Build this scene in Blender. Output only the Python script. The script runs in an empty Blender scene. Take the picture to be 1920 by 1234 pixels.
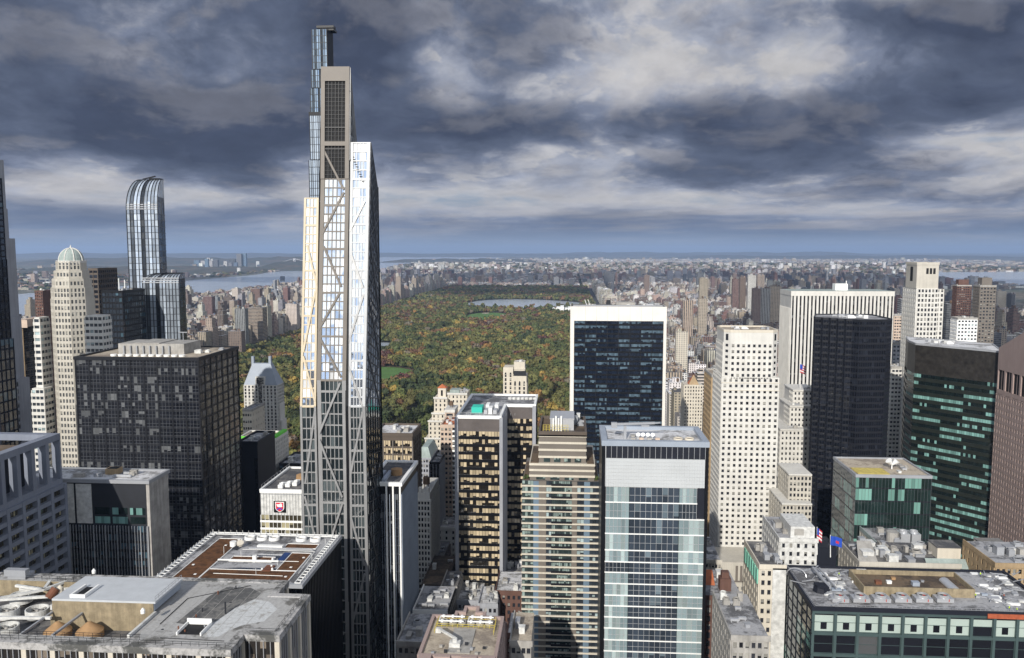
import bpy, bmesh, math, random
import numpy as np
from mathutils import Vector, Matrix, noise
R = math.radians
random.seed(7)
S = bpy.context.scene
COL = S.collection

# ------------------------------------------------------------------ camera
FPX, EYE, VPX, CAMZ = 1550.0, 468.0, 1070.0, 245.0
PITCH = math.atan((617 - EYE) / FPX)
YAW = math.atan((VPX - 960) * math.cos(PITCH) / FPX)
cam_d = bpy.data.cameras.new('camera')
cam = bpy.data.objects.new('camera', cam_d); COL.objects.link(cam)
cam.location = (0, 0, CAMZ)
cam.rotation_euler = (math.pi / 2 - PITCH, 0, YAW)
cam_d.sensor_width = 36; cam_d.lens = 36 * FPX / 1920
cam_d.clip_start = 1; cam_d.clip_end = 120000
S.camera = cam
S.render.resolution_x, S.render.resolution_y = 1024, 658

# ------------------------------------------------------------------ light
SUN_EL, SUN_AZ = 26.0, 12.0          # azimuth: degrees west of the street grid's south
sun_dir = Vector((-math.sin(R(SUN_AZ)) * math.cos(R(SUN_EL)), -math.cos(R(SUN_AZ)) * math.cos(R(SUN_EL)), math.sin(R(SUN_EL))))
sd = bpy.data.lights.new('sun', 'SUN'); sd.energy = 4.3; sd.angle = R(0.53); sd.color = (1.0, 0.95, 0.87)
so = bpy.data.objects.new('sun', sd); COL.objects.link(so)
so.rotation_euler = sun_dir.to_track_quat('Z', 'Y').to_euler(); so.location = (0, -200, 900)
S.view_settings.view_transform = 'Standard'; S.view_settings.look = 'None'
S.view_settings.exposure = 0.12; S.view_settings.gamma = 1.0
try: S.view_settings.use_curve_mapping = False
except Exception: pass
S.cycles.use_denoising = True
S.cycles.max_bounces = 5; S.cycles.diffuse_bounces = 2; S.cycles.glossy_bounces = 3
S.cycles.volume_bounces = 0; S.cycles.transparent_max_bounces = 4
S.cycles.caustics_reflective = False; S.cycles.caustics_refractive = False

class NT:
    """short-hand for building node trees"""
    def __init__(s, tree): s.t = tree
    def n(s, kind, **kw):
        nd = s.t.nodes.new(kind)
        for k, v in kw.items(): setattr(nd, k, v)
        return nd
    def put(s, sock, v):
        if isinstance(v, bpy.types.NodeSocket): s.t.links.new(v, sock)
        elif v is not None:
            if sock.type == 'RGBA' and not isinstance(v, (int, float)) and len(v) == 3: v = (*v, 1)
            sock.default_value = v
    def math(s, op, a, b=None, c=None, clamp=False):
        nd = s.n('ShaderNodeMath', operation=op, use_clamp=clamp)
        for i, v in enumerate((a, b, c)):
            if v is not None: s.put(nd.inputs[i], v)
        return nd.outputs[0]
    def vec(s, op, a, b=None, out=0, scale=None):
        nd = s.n('ShaderNodeVectorMath', operation=op)
        s.put(nd.inputs[0], a)
        if b is not None: s.put(nd.inputs[1], b)
        if scale is not None: s.put(nd.inputs['Scale'], scale)
        return nd.outputs[out]
    def mixc(s, f, a, b, blend='MIX'):
        nd = s.n('ShaderNodeMix', data_type='RGBA', blend_type=blend)
        s.put(nd.inputs[0], f); s.put(nd.inputs[6], a); s.put(nd.inputs[7], b)
        return nd.outputs[2]
    def noise(s, v, scale, detail=4, rough=.55, out=0, dist=0.0):
        nd = s.n('ShaderNodeTexNoise')
        if v is not None: s.put(nd.inputs['Vector'], v)
        nd.inputs['Scale'].default_value = scale; nd.inputs['Detail'].default_value = detail
        nd.inputs['Roughness'].default_value = rough; nd.inputs['Distortion'].default_value = dist
        return nd.outputs[out]
    def ramp(s, f, stops):
        nd = s.n('ShaderNodeValToRGB'); cr = nd.color_ramp
        while len(cr.elements) < len(stops): cr.elements.new(.5)
        for e, (p, c) in zip(cr.elements, stops):
            e.position = p; e.color = (*c, 1) if len(c) == 3 else c
        s.put(nd.inputs[0], f)
        return nd.outputs[0]
    def maprange(s, v, a, b, c=0.0, d=1.0, smooth=True):
        nd = s.n('ShaderNodeMapRange'); nd.interpolation_type = 'SMOOTHSTEP' if smooth else 'LINEAR'
        s.put(nd.inputs[0], v)
        for i, x in enumerate((a, b, c, d)): nd.inputs[i + 1].default_value = x
        return nd.outputs[0]

# ------------------------------------------------------------------ sky: clear blue behind layered broken cloud
W = bpy.data.worlds.new('World'); S.world = W; W.use_nodes = True
W.node_tree.nodes.clear(); w = NT(W.node_tree)
out = w.n('ShaderNodeOutputWorld'); bg = w.n('ShaderNodeBackground')
SKY_K = 0.09
bg.inputs[1].default_value = SKY_K
w.t.links.new(bg.outputs[0], out.inputs[0])
sky = w.n('ShaderNodeTexSky'); sky.sky_type = 'NISHITA'; sky.sun_disc = False
sky.sun_elevation = R(SUN_EL); sky.sun_rotation = R(180 + SUN_AZ); sky.altitude = 250; sky.air_density = 1.0; sky.dust_density = 1.2
tc = w.n('ShaderNodeTexCoord'); d = tc.outputs['Generated']
sx = w.n('ShaderNodeSeparateXYZ'); w.put(sx.inputs[0], d)
dx, dy, dz = sx.outputs
rr0 = w.math('SQRT', w.math('ADD', w.math('ADD', w.math('MULTIPLY', dx, dx), w.math('MULTIPLY', dy, dy)), 1e-5))
lnz = w.math('LOGARITHM', w.math('ADD', w.math('MAXIMUM', dz, 0.0), 0.055), math.e)
cb = w.n('ShaderNodeCombineXYZ'); w.put(cb.inputs[0], w.math('DIVIDE', dx, rr0)); w.put(cb.inputs[1], w.math('DIVIDE', dy, rr0)); w.put(cb.inputs[2], w.math('MULTIPLY', lnz, 0.46))
p0 = w.vec('ADD', w.vec('SCALE', cb.outputs[0], scale=5.0), (4.3, 1.7, 2.2))
def density(up):
    p = w.vec('ADD', p0, (0, 0, up)) if up else p0
    warp = w.noise(p, 0.9, 3, .55, out=1)
    p = w.vec('ADD', p, w.vec('SCALE', w.vec('SUBTRACT', warp, (.5, .5, .5)), scale=0.8))
    big = w.noise(p, 0.5, 2, .5)
    med = w.noise(p, 1.2, 9, .56)
    return w.math('ADD', w.math('MULTIPLY', big, .50), w.math('MULTIPLY', med, .50))
def bump(azdeg, eldeg, saz, sel, amt):
    """a broad bank of thicker (or thinner) cloud round one bearing; angles in degrees east of grid north / above the horizon"""
    az = w.math('ARCTAN2', dx, dy); el = w.math('ARCSINE', dz)
    a = w.math('DIVIDE', w.math('SUBTRACT', az, R(azdeg)), R(saz)); e = w.math('DIVIDE', w.math('SUBTRACT', el, R(eldeg)), R(sel))
    q = w.math('ADD', w.math('MULTIPLY', a, a), w.math('MULTIPLY', e, e))
    return w.math('MULTIPLY', w.math('EXPONENT', w.math('MULTIPLY', q, -1.0)), amt)
def pxdir(px, py):
    return math.degrees(math.atan((px - VPX) / FPX)), math.degrees(math.atan((EYE - py) / FPX))
banks = [(230, 275, 380, 62, .19), (60, 70, 150, 70, .09), (380, 150, 170, 60, .05), (1030, 40, 230, 85, .13), (930, 245, 260, 50, .11), (1280, 235, 230, 45, .09), (1780, 235, 220, 50, .12), (1550, 60, 200, 30, .05), (1360, 330, 330, 30, .06),
         (1450, 150, 190, 45, -.07), (830, 100, 60, 60, -.07), (850, 190, 110, 40, -.03), (1250, 180, 160, 45, -.05), (1800, 62, 200, 16, -.10), (1690, 18, 170, 26, -.42), (1340, 0, 70, 14, -.34), (1900, 20, 60, 25, -.12), (640, 90, 90, 70, .07), (1350, 60, 90, 30, -.04), (250, 375, 360, 18, -.12), (880, 380, 240, 18, -.15), (1290, 380, 90, 18, -.16), (1560, 402, 200, 10, -.13), (1830, 292, 100, 10, -.10), (1650, 440, 300, 8, .08), (300, 420, 300, 12, .03)]
D = density(0.0)
bs = None
for (px, py, sw, sh, am) in banks:
    a, e = pxdir(px, py)
    b = bump(a, e, math.degrees(sw / FPX), math.degrees(sh / FPX), am)
    bs = b if bs is None else w.math('ADD', bs, b)
D1 = w.math('ADD', D, bs)
Df = density(0.20)
lit = w.maprange(w.math('SUBTRACT', D, Df), -0.012, 0.062)          # the upper, sunward shoulder of each cloud
thick = w.maprange(D1, 0.385, 0.635, smooth=False)
cover = w.maprange(D1, 0.25, 0.36)
k = 1.0 / SKY_K
def c3(r, g, b): return (r * k, g * k, b * k)
body = w.ramp(thick, [(0.0, (.46, .465, .495)), (.2, (.34, .365, .44)), (.42, (.185, .215, .295)), (.68, (.095, .118, .18)), (1.0, (.052, .067, .112))])
body = w.mixc(w.math('MULTIPLY', lit, w.maprange(thick, 0.95, 0.2, .16, .62)), body, (.50, .485, .49))
puff = w.noise(w.vec('ADD', p0, w.vec('SCALE', w.vec('SUBTRACT', w.noise(p0, 1.6, 3, .5, out=1), (.5, .5, .5)), scale=.5)), 2.6, 9, .58)
body = w.mixc(w.math('MULTIPLY', w.maprange(puff, .50, .60), w.maprange(thick, .62, .15, 0, .75)), body, (.52, .51, .515))
body = w.mixc(w.math('MULTIPLY', w.maprange(puff, .47, .38), w.maprange(thick, .2, .6, .1, .45)), body, (.07, .088, .14))
fine = w.noise(p0, 4.2, 6, .6)
body = w.vec('SCALE', body, scale=w.maprange(fine, .3, .7, .88, 1.12, False))
body = w.vec('SCALE', body, scale=k)
blue = w.mixc(.6, w.vec('SCALE', sky.outputs[0], scale=.8), c3(.07, .16, .38))
col = w.mixc(cover, blue, body)
# low bank of haze and thin sunlit streaks near the horizon
streak = w.noise(w.vec('MULTIPLY', d, (3.0, 3.0, 46.0)), 1.7, 5, .55)
low = w.mixc(w.maprange(streak, .42, .66), c3(.185, .245, .38), c3(.42, .42, .46))
col = w.mixc(w.maprange(dz, 0.075, 0.02), col, w.mixc(.55, col, low))
col = w.mixc(w.maprange(dz, 0.030, 0.0), col, c3(.245, .315, .44))
# towards the sun (behind the photographer) the unseen cloud is made bright, to fill shade and reflections
south = w.maprange(dy, 0.30, -0.45)
bright = w.mixc(w.maprange(D, .44, .56), c3(1.35, 1.33, 1.29), c3(.52, .66, .90))
bright = w.mixc(w.maprange(dz, .0, .05, 1, 0), bright, c3(.5, .6, .75))
col = w.mixc(south, col, bright)
zen = w.maprange(dz, .36, .8)
col = w.mixc(w.math('MULTIPLY', zen, .7), col, c3(.36, .42, .56))  # overhead sky lifted to add ambient fill
col = w.mixc(w.maprange(dz, -.012, -.03), col, c3(.07, .085, .11))          # below the horizon: far land
w.put(bg.inputs[0], col)
W.cycles.sampling_method = 'MANUAL'; W.cycles.sample_map_resolution = 1024

# ------------------------------------------------------------------ from the photograph's bearings to places in the city
_rot = cam.rotation_euler.to_matrix()
def ray(px, py):
    return _rot @ Vector(((px - 960) / FPX, -(py - 617) / FPX, -1.0))
def at(px, py, Y):
    r = ray(px, py); t = Y / r.y
    return Vector((r.x * t, Y, CAMZ + r.z * t))
def onz(px, py, z):
    r = ray(px, py); t = (z - CAMZ) / r.z
    return Vector((r.x * t, r.y * t, z))
def onx(px, py, X):
    r = ray(px, py); t = X / r.x
    return Vector((X, r.y * t, CAMZ + r.z * t))
def onlean(px, py, Y0, zk, kk):
    r = ray(px, py)            # r.y t = Y0 + kk (CAMZ + r.z t - zk)
    t = (Y0 + kk * (CAMZ - zk)) / (r.y - kk * r.z)
    return Vector((r.x * t, r.y * t, CAMZ + r.z * t))
def fr(pl, pr, pt, Y):
    return at(pl, pt, Y).x, at(pr, pt, Y).x, at((pl + pr) / 2, pt, Y).z
def proj(p):
    q = _rot.transposed() @ (Vector(p) - Vector((0, 0, CAMZ)))
    if q.z > -1: return None
    return 960 + FPX * q.x / -q.z, 617 - FPX * q.y / -q.z

# ------------------------------------------------------------------ materials
def newmat(name):
    m = bpy.data.materials.new(name); m.use_nodes = True
    t = NT(m.node_tree); b = m.node_tree.nodes['Principled BSDF']
    return m, t, b
def matte(name, c, rough=.75, metal=0.0, var=.18, scale=.12, streak=0.0, spec=.3):
    m, t, b = newmat(name)
    o = t.n('ShaderNodeTexCoord').outputs['Object']
    n1 = t.noise(o, scale, 5, .6)
    f = t.maprange(n1, .3, .7, 1 - var, 1 + var * .6, False)
    if streak:
        n2 = t.noise(t.vec('MULTIPLY', o, (1, 1, .06)), .9, 4, .6)
        f = t.math('MULTIPLY', f, t.maprange(n2, .3, .75, 1 + streak * .3, 1 - streak, False))
    t.put(b.inputs['Base Color'], t.vec('SCALE', c, scale=f))
    b.inputs['Roughness'].default_value = rough; b.inputs['Metallic'].default_value = metal
    b.inputs['Specular IOR Level'].default_value = spec
    return m
def glass(name, dark, light=(.35, .4, .4), frac=.3, rough=.08, ior=1.75, tilt=.02, metal=0.0, colvar=.3, run=3.0, part=True, cols=0.0, rw=.55):
    """curtain-wall glass: UV counts bays and storeys; each pane has its own blind, tone and slight tilt"""
    m, t, b = newmat(name)
    uv = t.n('ShaderNodeUVMap').outputs[0]
    oi = t.n('ShaderNodeObjectInfo').outputs['Random']
    offs = t.vec('SCALE', (37.0, 91.0, 11.0), scale=oi)
    cell = t.vec('FLOOR', uv)
    h = t.n('ShaderNodeTexWhiteNoise', noise_dimensions='3D'); t.put(h.inputs['Vector'], t.vec('ADD', cell, offs))
    h2 = t.n('ShaderNodeTexWhiteNoise', noise_dimensions='3D')
    t.put(h2.inputs['Vector'], t.vec('ADD', t.vec('ADD', t.vec('FLOOR', t.vec('MULTIPLY', uv, (1.0 / run, 1, 1))), offs), (5.3, 2.7, 9.1)))
    hs = t.n('ShaderNodeSeparateColor'); t.put(hs.inputs[0], h.outputs['Color'])
    val = t.math('ADD', t.math('MULTIPLY', h.outputs[0], 1 - rw), t.math('MULTIPLY', h2.outputs[0], rw))
    isb = t.math('LESS_THAN', val, .16 + frac * .62) if frac > 0 else 0.0
    if frac > 0 and part:
        fv = t.vec('FRACTION', uv); sp = t.n('ShaderNodeSeparateXYZ'); t.put(sp.inputs[0], fv)
        isb = t.math('MULTIPLY', isb, t.math('GREATER_THAN', sp.outputs[1], t.math('MULTIPLY', hs.outputs[1], .75)))
    tone = t.maprange(hs.outputs[0], 0, 1, 1 - colvar, 1 + colvar, False)
    dk = t.vec('SCALE', dark, scale=tone)
    if cols:
        sc = t.n('ShaderNodeSeparateXYZ'); t.put(sc.inputs[0], cell)
        h3 = t.n('ShaderNodeTexWhiteNoise', noise_dimensions='1D'); t.put(h3.inputs['W'], sc.outputs[0])
        dk = t.vec('SCALE', dk, scale=t.maprange(h3.outputs[0], 0, 1, 1 - cols, 1 + cols, False))
    lt = t.vec('SCALE', light, scale=t.maprange(hs.outputs[2], 0, 1, .55, 1.15, False))
    t.put(b.inputs['Base Color'], t.mixc(isb, dk, lt))
    b.inputs['Roughness'].default_value = rough; b.inputs['Metallic'].default_value = metal
    if metal and frac > 0: t.put(b.inputs['Metallic'], t.math('MULTIPLY', t.math('SUBTRACT', 1.0, isb), metal))
    b.inputs['IOR'].default_value = ior
    if tilt:
        g = t.n('ShaderNodeNewGeometry').outputs['Normal']
        dv = t.vec('SCALE', t.vec('SUBTRACT', h.outputs['Color'], (.5, .5, .5)), scale=tilt)
        wob = t.noise(t.n('ShaderNodeTexCoord').outputs['Object'], .35, 2, .5, out=1)
        dv = t.vec('ADD', dv, t.vec('SCALE', t.vec('SUBTRACT', wob, (.5, .5, .5)), scale=tilt * 1.2))
        t.put(b.inputs['Normal'], t.vec('NORMALIZE', t.vec('ADD', g, dv)))
    return m
def roofmat(name, base, stain, amt=.5, scale=.07, wet=0.0):
    m, t, b = newmat(name)
    o = t.n('ShaderNodeTexCoord').outputs['Object']
    n1 = t.noise(o, scale, 8, .68, dist=.4); n2 = t.noise(o, scale * 7, 5, .7)
    f = t.maprange(t.math('ADD', t.math('MULTIPLY', n1, .7), t.math('MULTIPLY', n2, .3)), .56 - amt * .2, .62 - amt * .1)
    c = t.mixc(f, base, stain)
    n3 = t.noise(o, 1.3, 3, .6)
    t.put(b.inputs['Base Color'], t.vec('SCALE', c, scale=t.maprange(n3, .3, .7, .85, 1.12, False)))
    b.inputs['Roughness'].default_value = .85
    b.inputs['Specular IOR Level'].default_value = .2
    return m

M = {}
def addm(k, m): M[k] = m
addm('limestone', matte('limestone', (.50, .47, .41), streak=.12, var=.12))
addm('cream_stone', matte('cream_stone', (.60, .55, .46), streak=.10, var=.10))
addm('white_stone', matte('white_stone', (.62, .605, .565), streak=.12, var=.10))
addm('white_panel', matte('white_panel', (.82, .82, .80), var=.06, rough=.5))
addm('travertine', matte('travertine', (.72, .69, .64), streak=.06, var=.06))
addm('grey_stone', matte('grey_stone', (.33, .34, .37), streak=.2, var=.12))
addm('blue_granite', matte('blue_granite', (.20, .22, .27), streak=.1, var=.1, rough=.5))
addm('pink_granite', matte('pink_granite', (.36, .275, .25), streak=.1, var=.08))
addm('brown_metal', matte('brown_metal', (.10, .08, .065), rough=.5, var=.12))
addm('tan_brick', matte('tan_brick', (.40, .29, .17), streak=.25, var=.2))
addm('pink_brick', matte('pink_brick', (.56, .44, .35), streak=.12, var=.1))
addm('red_brick', matte('red_brick', (.13, .07, .055), streak=.2, var=.2))
addm('black_metal', matte('black_metal', (.007, .0075, .0095), rough=.35, var=.2, spec=.25))
addm('dark_metal', matte('dark_metal', (.013, .014, .018), rough=.42, var=.2, spec=.25))
addm('charcoal', matte('charcoal', (.022, .024, .030), rough=.7, var=.2))
addm('slate_panel', matte('slate_panel', (.014, .016, .024), rough=.55, var=.12, spec=.2))
addm('grey_metal', matte('grey_metal', (.30, .31, .33), rough=.45, var=.15))
addm('silver', matte('silver', (.55, .56, .58), rough=.38, metal=.5, var=.1))
addm('facet_silver', matte('facet_silver', (.46, .47, .48), rough=.4, var=.08, spec=.5))
addm('mullion_grey', matte('mullion_grey', (.085, .09, .10), rough=.5, var=.1))
addm('steel', matte('steel', (.31, .31, .31), rough=.42, metal=.35, var=.12))
addm('gold_reflection', matte('gold_reflection', (.56, .475, .34), rough=.4, var=.06))  # gold reflection on the left facet, put into its frame and brace colour
addm('warm_grey', matte('warm_grey', (.17, .15, .13), rough=.5, var=.12))
addm('white_paint', matte('white_paint', (.80, .80, .78), var=.08))
addm('dirty_white', matte('dirty_white', (.60, .60, .58), var=.3, scale=.6))
addm('concrete', matte('concrete', (.36, .345, .32), var=.25, scale=.3, streak=.2))
addm('tan_plaster', matte('tan_plaster', (.30, .245, .16), var=.3, scale=.5, streak=.35))
addm('copper', matte('copper', (.31, .365, .345), var=.2, streak=.2))
addm('teal_fabric', matte('teal_fabric', (.04, .48, .38), var=.1))
addm('terracotta', matte('terracotta', (.45, .14, .06), var=.2, scale=.4))
addm('lead_roof', matte('lead_roof', (.30, .34, .40), var=.12, rough=.5))
addm('yellow_paint', matte('yellow_paint', (.62, .50, .08), var=.2))
addm('green_net', matte('green_net', (.16, .62, .07), var=.15))
addm('orange_net', matte('orange_net', (.36, .09, .04), var=.3, scale=.7))
addm('sedum', matte('sedum', (.115, .052, .022), var=.6, scale=.45, rough=.95))
addm('rust', matte('rust', (.17, .07, .04), var=.3, scale=.6))
addm('tan_cone', matte('tan_cone', (.36, .22, .11), var=.2, scale=.5))
addm('water_tank_wood', matte('water_tank_wood', (.13, .085, .055), var=.3, scale=.8))
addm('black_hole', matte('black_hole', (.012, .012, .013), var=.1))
addm('hivis', matte('hivis', (.55, .80, .03), var=.05))
addm('skin', matte('skin', (.45, .28, .2), var=.05)); addm('denim', matte('denim', (.04, .05, .09), var=.1))
addm('helmet', matte('helmet', (.8, .78, .72), var=.03))
addm('roof_grey', roofmat('roof_grey', (.36, .36, .37), (.12, .12, .125), .5))
addm('roof_white', roofmat('roof_white', (.60, .60, .61), (.22, .215, .21), .42))
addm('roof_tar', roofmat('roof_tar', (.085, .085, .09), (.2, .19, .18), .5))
addm('roof_tan', roofmat('roof_tan', (.44, .38, .30), (.25, .21, .17), .5))
addm('roof_brown', roofmat('roof_brown', (.15, .11, .075), (.07, .055, .045), .5))

addm('g_black', glass('g_black', (.009, .010, .014), (.12, .125, .13), .28, tilt=.03, rw=.5, ior=1.6, run=12))
addm('g_blackgold', glass('g_blackgold', (.014, .012, .010), (.56, .46, .31), .80, tilt=.02, run=5, rw=.5))
addm('g_navy', glass('g_navy', (.010, .015, .027), (.085, .13, .17), .40, tilt=.02, run=6, rw=.8, ior=1.6))
addm('g_blue', glass('g_blue', (.014, .020, .030), (.07, .13, .17), .14, tilt=.03))
addm('g_teal', glass('g_teal', (.008, .014, .014), (.20, .38, .35), .50, tilt=.02, run=9, rw=.8, part=False))
addm('g_green', glass('g_green', (.010, .022, .020), (.17, .34, .29), .26, tilt=.03, run=5, rw=.7, part=False))
addm('g_bronze', glass('g_bronze', (.006, .007, .011), (.018, .021, .03), .2, tilt=.05, ior=1.5, rough=.12))
addm('g_sky', glass('g_sky', (.74, .80, .87), (.95, .96, .97), .25, rough=.04, tilt=.045, metal=.9, colvar=.10, part=False, run=2))
addm('g_mir', glass('g_mir', (.17, .225, .29), (.5, .55, .58), 0, rough=.06, tilt=.06, metal=.7, colvar=.3, cols=.85))
addm('g_stripe', glass('g_stripe', (.30, .34, .39), (.5, .55, .58), 0, rough=.06, tilt=.05, metal=.35, colvar=.25, cols=.9))
addm('g_slateglass', glass('g_slateglass', (.035, .046, .062), (.13, .17, .20), .25, tilt=.03, run=2))
addm('g_frit', glass('g_frit', (.34, .40, .47), (.5, .55, .58), 0, rough=.1, tilt=.04, metal=.2, colvar=.15, cols=.3))
addm('g_sky2', glass('g_sky2', (.42, .47, .54), (.6, .65, .7), .1, rough=.05, tilt=.07, metal=.25, colvar=.35, part=False, run=1))  # pale base carries the sky's reflection on the upper east flank
addm('g_pale', glass('g_pale', (.20, .26, .275), (.36, .44, .44), .45, rough=.1, tilt=.03, colvar=.25, run=2, part=False))
addm('g_mix', glass('g_mix', (.028, .036, .046), (.36, .45, .46), .22, tilt=.03, run=2))
addm('g_teal2', glass('g_teal2', (.03, .045, .046), (.25, .32, .30), .5, tilt=.02, run=2))
addm('g_wood', glass('g_wood', (.025, .022, .02), (.24, .2, .16), .3, tilt=.02, run=2))
addm('g_winpale', glass('g_winpale', (.085, .088, .09), (.36, .35, .31), .35, tilt=.03, run=1))
addm('g_win', glass('g_win', (.022, .024, .030), (.34, .33, .30), .42, tilt=.04, run=1, colvar=.6))
addm('g_tan', glass('g_tan', (.05, .045, .03), (.42, .38, .24), .5, tilt=.02, run=2))
addm('g_lower', glass('g_lower', (.016, .023, .026), (.09, .11, .115), .2, tilt=.03, run=2, part=False))  # darker copy of the facet glass, dark reflections put into its colour
addm('blue_panel', matte('blue_panel', (.15, .21, .27), rough=.2, var=.1, spec=.6))

# ------------------------------------------------------------------ mesh collecting
class MB:
    def __init__(s): s.v = []; s.f = []; s.uv = []; s.mi = []
    def quad(s, a, b, c, d_, uv=None, mi=0):
        i = len(s.v); s.v += [tuple(a), tuple(b), tuple(c), tuple(d_)]
        s.f.append((i, i + 1, i + 2, i + 3)); s.uv += uv or [(0, 0), (1, 0), (1, 1), (0, 1)]; s.mi.append(mi)
    def poly(s, pts, mi=0):
        i = len(s.v); s.v += [tuple(p) for p in pts]; s.f.append(tuple(range(i, i + len(pts))))
        s.uv += [(p[0], p[1]) for p in pts]; s.mi.append(mi)
    def box(s, x0, x1, y0, y1, z0, z1, mi=0, bottom=False, top=True):
        P = lambda x, y, z: (x, y, z)
        q = s.quad
        q(P(x0, y0, z0), P(x1, y0, z0), P(x1, y0, z1), P(x0, y0, z1), [(x0, z0), (x1, z0), (x1, z1), (x0, z1)], mi)
        q(P(x1, y0, z0), P(x1, y1, z0), P(x1, y1, z1), P(x1, y0, z1), [(y0, z0), (y1, z0), (y1, z1), (y0, z1)], mi)
        q(P(x1, y1, z0), P(x0, y1, z0), P(x0, y1, z1), P(x1, y1, z1), [(x1, z0), (x0, z0), (x0, z1), (x1, z1)], mi)
        q(P(x0, y1, z0), P(x0, y0, z0), P(x0, y0, z1), P(x0, y1, z1), [(y1, z0), (y0, z0), (y0, z1), (y1, z1)], mi)
        if top: q(P(x0, y0, z1), P(x1, y0, z1), P(x1, y1, z1), P(x0, y1, z1), [(x0, y0), (x1, y0), (x1, y1), (x0, y1)], mi)
        if bottom: q(P(x0, y1, z0), P(x1, y1, z0), P(x1, y0, z0), P(x0, y0, z0), None, mi)
    def prism(s, poly, z0, z1, mi=0, cw=None, fh=None, top=True, topmi=None):
        """walls of a plan polygon (counter-clockwise from above); UV in bays and storeys when cw, fh are given"""
        n = len(poly); u = 0.0
        for i in range(n):
            a, b = poly[i], poly[(i + 1) % n]; L = math.hypot(b[0] - a[0], b[1] - a[1])
            if cw:
                nb = max(1, round(L / cw)); uv = [(u, 0), (u + nb, 0), (u + nb, (z1 - z0) / fh), (u, (z1 - z0) / fh)]; u += nb + 3
            else: uv = [(u, z0), (u + L, z0), (u + L, z1), (u, z1)]; u += L
            s.quad((a[0], a[1], z0), (b[0], b[1], z0), (b[0], b[1], z1), (a[0], a[1], z1), uv, mi)
        if top: s.poly([(p[0], p[1], z1) for p in poly], mi if topmi is None else topmi)
    def bar(s, p, q, wd, dp, nrm, mi=0, sink=0.0):
        p, q, nrm = Vector(p), Vector(q), Vector(nrm).normalized()
        t = (q - p).normalized(); sd_ = t.cross(nrm).normalized() * (wd / 2)
        a = nrm * -sink; o = nrm * dp
        c = [p - sd_ + a, p + sd_ + a, p + sd_ + o, p - sd_ + o]; e = [x + (q - p) for x in c]
        s.quad(c[3], c[2], e[2], e[3], None, mi)
        s.quad(c[2], c[1], e[1], e[2], None, mi); s.quad(c[0], c[3], e[3], e[0], None, mi)
        s.quad(c[0], c[1], c[2], c[3], None, mi); s.quad(e[3], e[2], e[1], e[0], None, mi)
    def rod(s, p, q, r, n=6, mi=0, r2=None):
        p, q = Vector(p), Vector(q); t = (q - p).normalized()
        u = t.orthogonal().normalized(); v = t.cross(u); r2 = r if r2 is None else r2
        A = [p + (u * math.cos(2 * math.pi * i / n) + v * math.sin(2 * math.pi * i / n)) * r for i in range(n)]
        B = [q + (u * math.cos(2 * math.pi * i / n) + v * math.sin(2 * math.pi * i / n)) * r2 for i in range(n)]
        for i in range(n):
            j = (i + 1) % n; s.quad(A[i], A[j], B[j], B[i], None, mi)
        s.poly(list(reversed(A)), mi); s.poly(B, mi)
    def cyl(s, cx, cy, z0, z1, r0, r1=None, n=20, mi=0, cap=True, topmi=None):
        r1 = r0 if r1 is None else r1
        A = [(cx + r0 * math.cos(2 * math.pi * i / n), cy + r0 * math.sin(2 * math.pi * i / n), z0) for i in range(n)]
        B = [(cx + r1 * math.cos(2 * math.pi * i / n), cy + r1 * math.sin(2 * math.pi * i / n), z1) for i in range(n)]
        for i in range(n):
            j = (i + 1) % n; s.quad(A[i], A[j], B[j], B[i], [(i, z0), (i + 1, z0), (i + 1, z1), (i, z1)], mi)
        if cap: s.poly(B, mi if topmi is None else topmi)
    def ring(s, cx, cy, z0, z1, ro, ri, n=24, mi=0):
        for k_ in range(n):
            a0, a1 = 2 * math.pi * k_ / n, 2 * math.pi * (k_ + 1) / n
            P = lambda r, a, z: (cx + r * math.cos(a), cy + r * math.sin(a), z)
            s.quad(P(ro, a0, z0), P(ro, a1, z0), P(ro, a1, z1), P(ro, a0, z1), None, mi)
            s.quad(P(ri, a1, z0), P(ri, a0, z0), P(ri, a0, z1), P(ri, a1, z1), None, mi)
            s.quad(P(ro, a0, z1), P(ro, a1, z1), P(ri, a1, z1), P(ri, a0, z1), None, mi)
    def mesh(s, name, mats, off=(0, 0, 0)):
        me = bpy.data.meshes.new(name)
        ox, oy, oz = off
        me.from_pydata([(x - ox, y - oy, z - oz) for x, y, z in s.v], [], s.f)
        uvl = me.uv_layers.new(name='UVMap')
        uvl.data.foreach_set('uv', [c for uv in s.uv for c in uv])
        for m_ in (mats if isinstance(mats, (list, tuple)) else [mats]): me.materials.append(M[m_] if isinstance(m_, str) else m_)
        me.polygons.foreach_set('material_index', s.mi)
        me.update()
        return me

def tag(o, label=None, cat=None, group=None, kind=None):
    if label: o['label'] = label
    if cat: o['category'] = cat
    if group: o['group'] = group
    if kind: o['kind'] = kind
    return o
def thing(name, label, cat, loc=(0, 0, 0), group=None):
    o = bpy.data.objects.new(name, None); COL.objects.link(o); o.location = loc; o.empty_display_size = 2
    return tag(o, label, cat, group)
def wloc(o):
    v = Vector(o.location)
    while o.parent: o = o.parent; v += o.location
    return v
def part(name, mb, mats, parent, label=None, kind=None):
    off = wloc(parent) if parent else (0, 0, 0)
    me = mb if isinstance(mb, bpy.types.Mesh) else mb.mesh(name, mats, off)
    o = bpy.data.objects.new(name, me); COL.objects.link(o)
    if parent: o.parent = parent
    return tag(o, label, None, None, kind)
def solo(name, mb, mats, label=None, cat=None, group=None, kind=None, off=(0, 0, 0)):
    o = bpy.data.objects.new(name, mb.mesh(name, mats, off)); COL.objects.link(o); o.location = off
    return tag(o, label, cat, group, kind)
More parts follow.
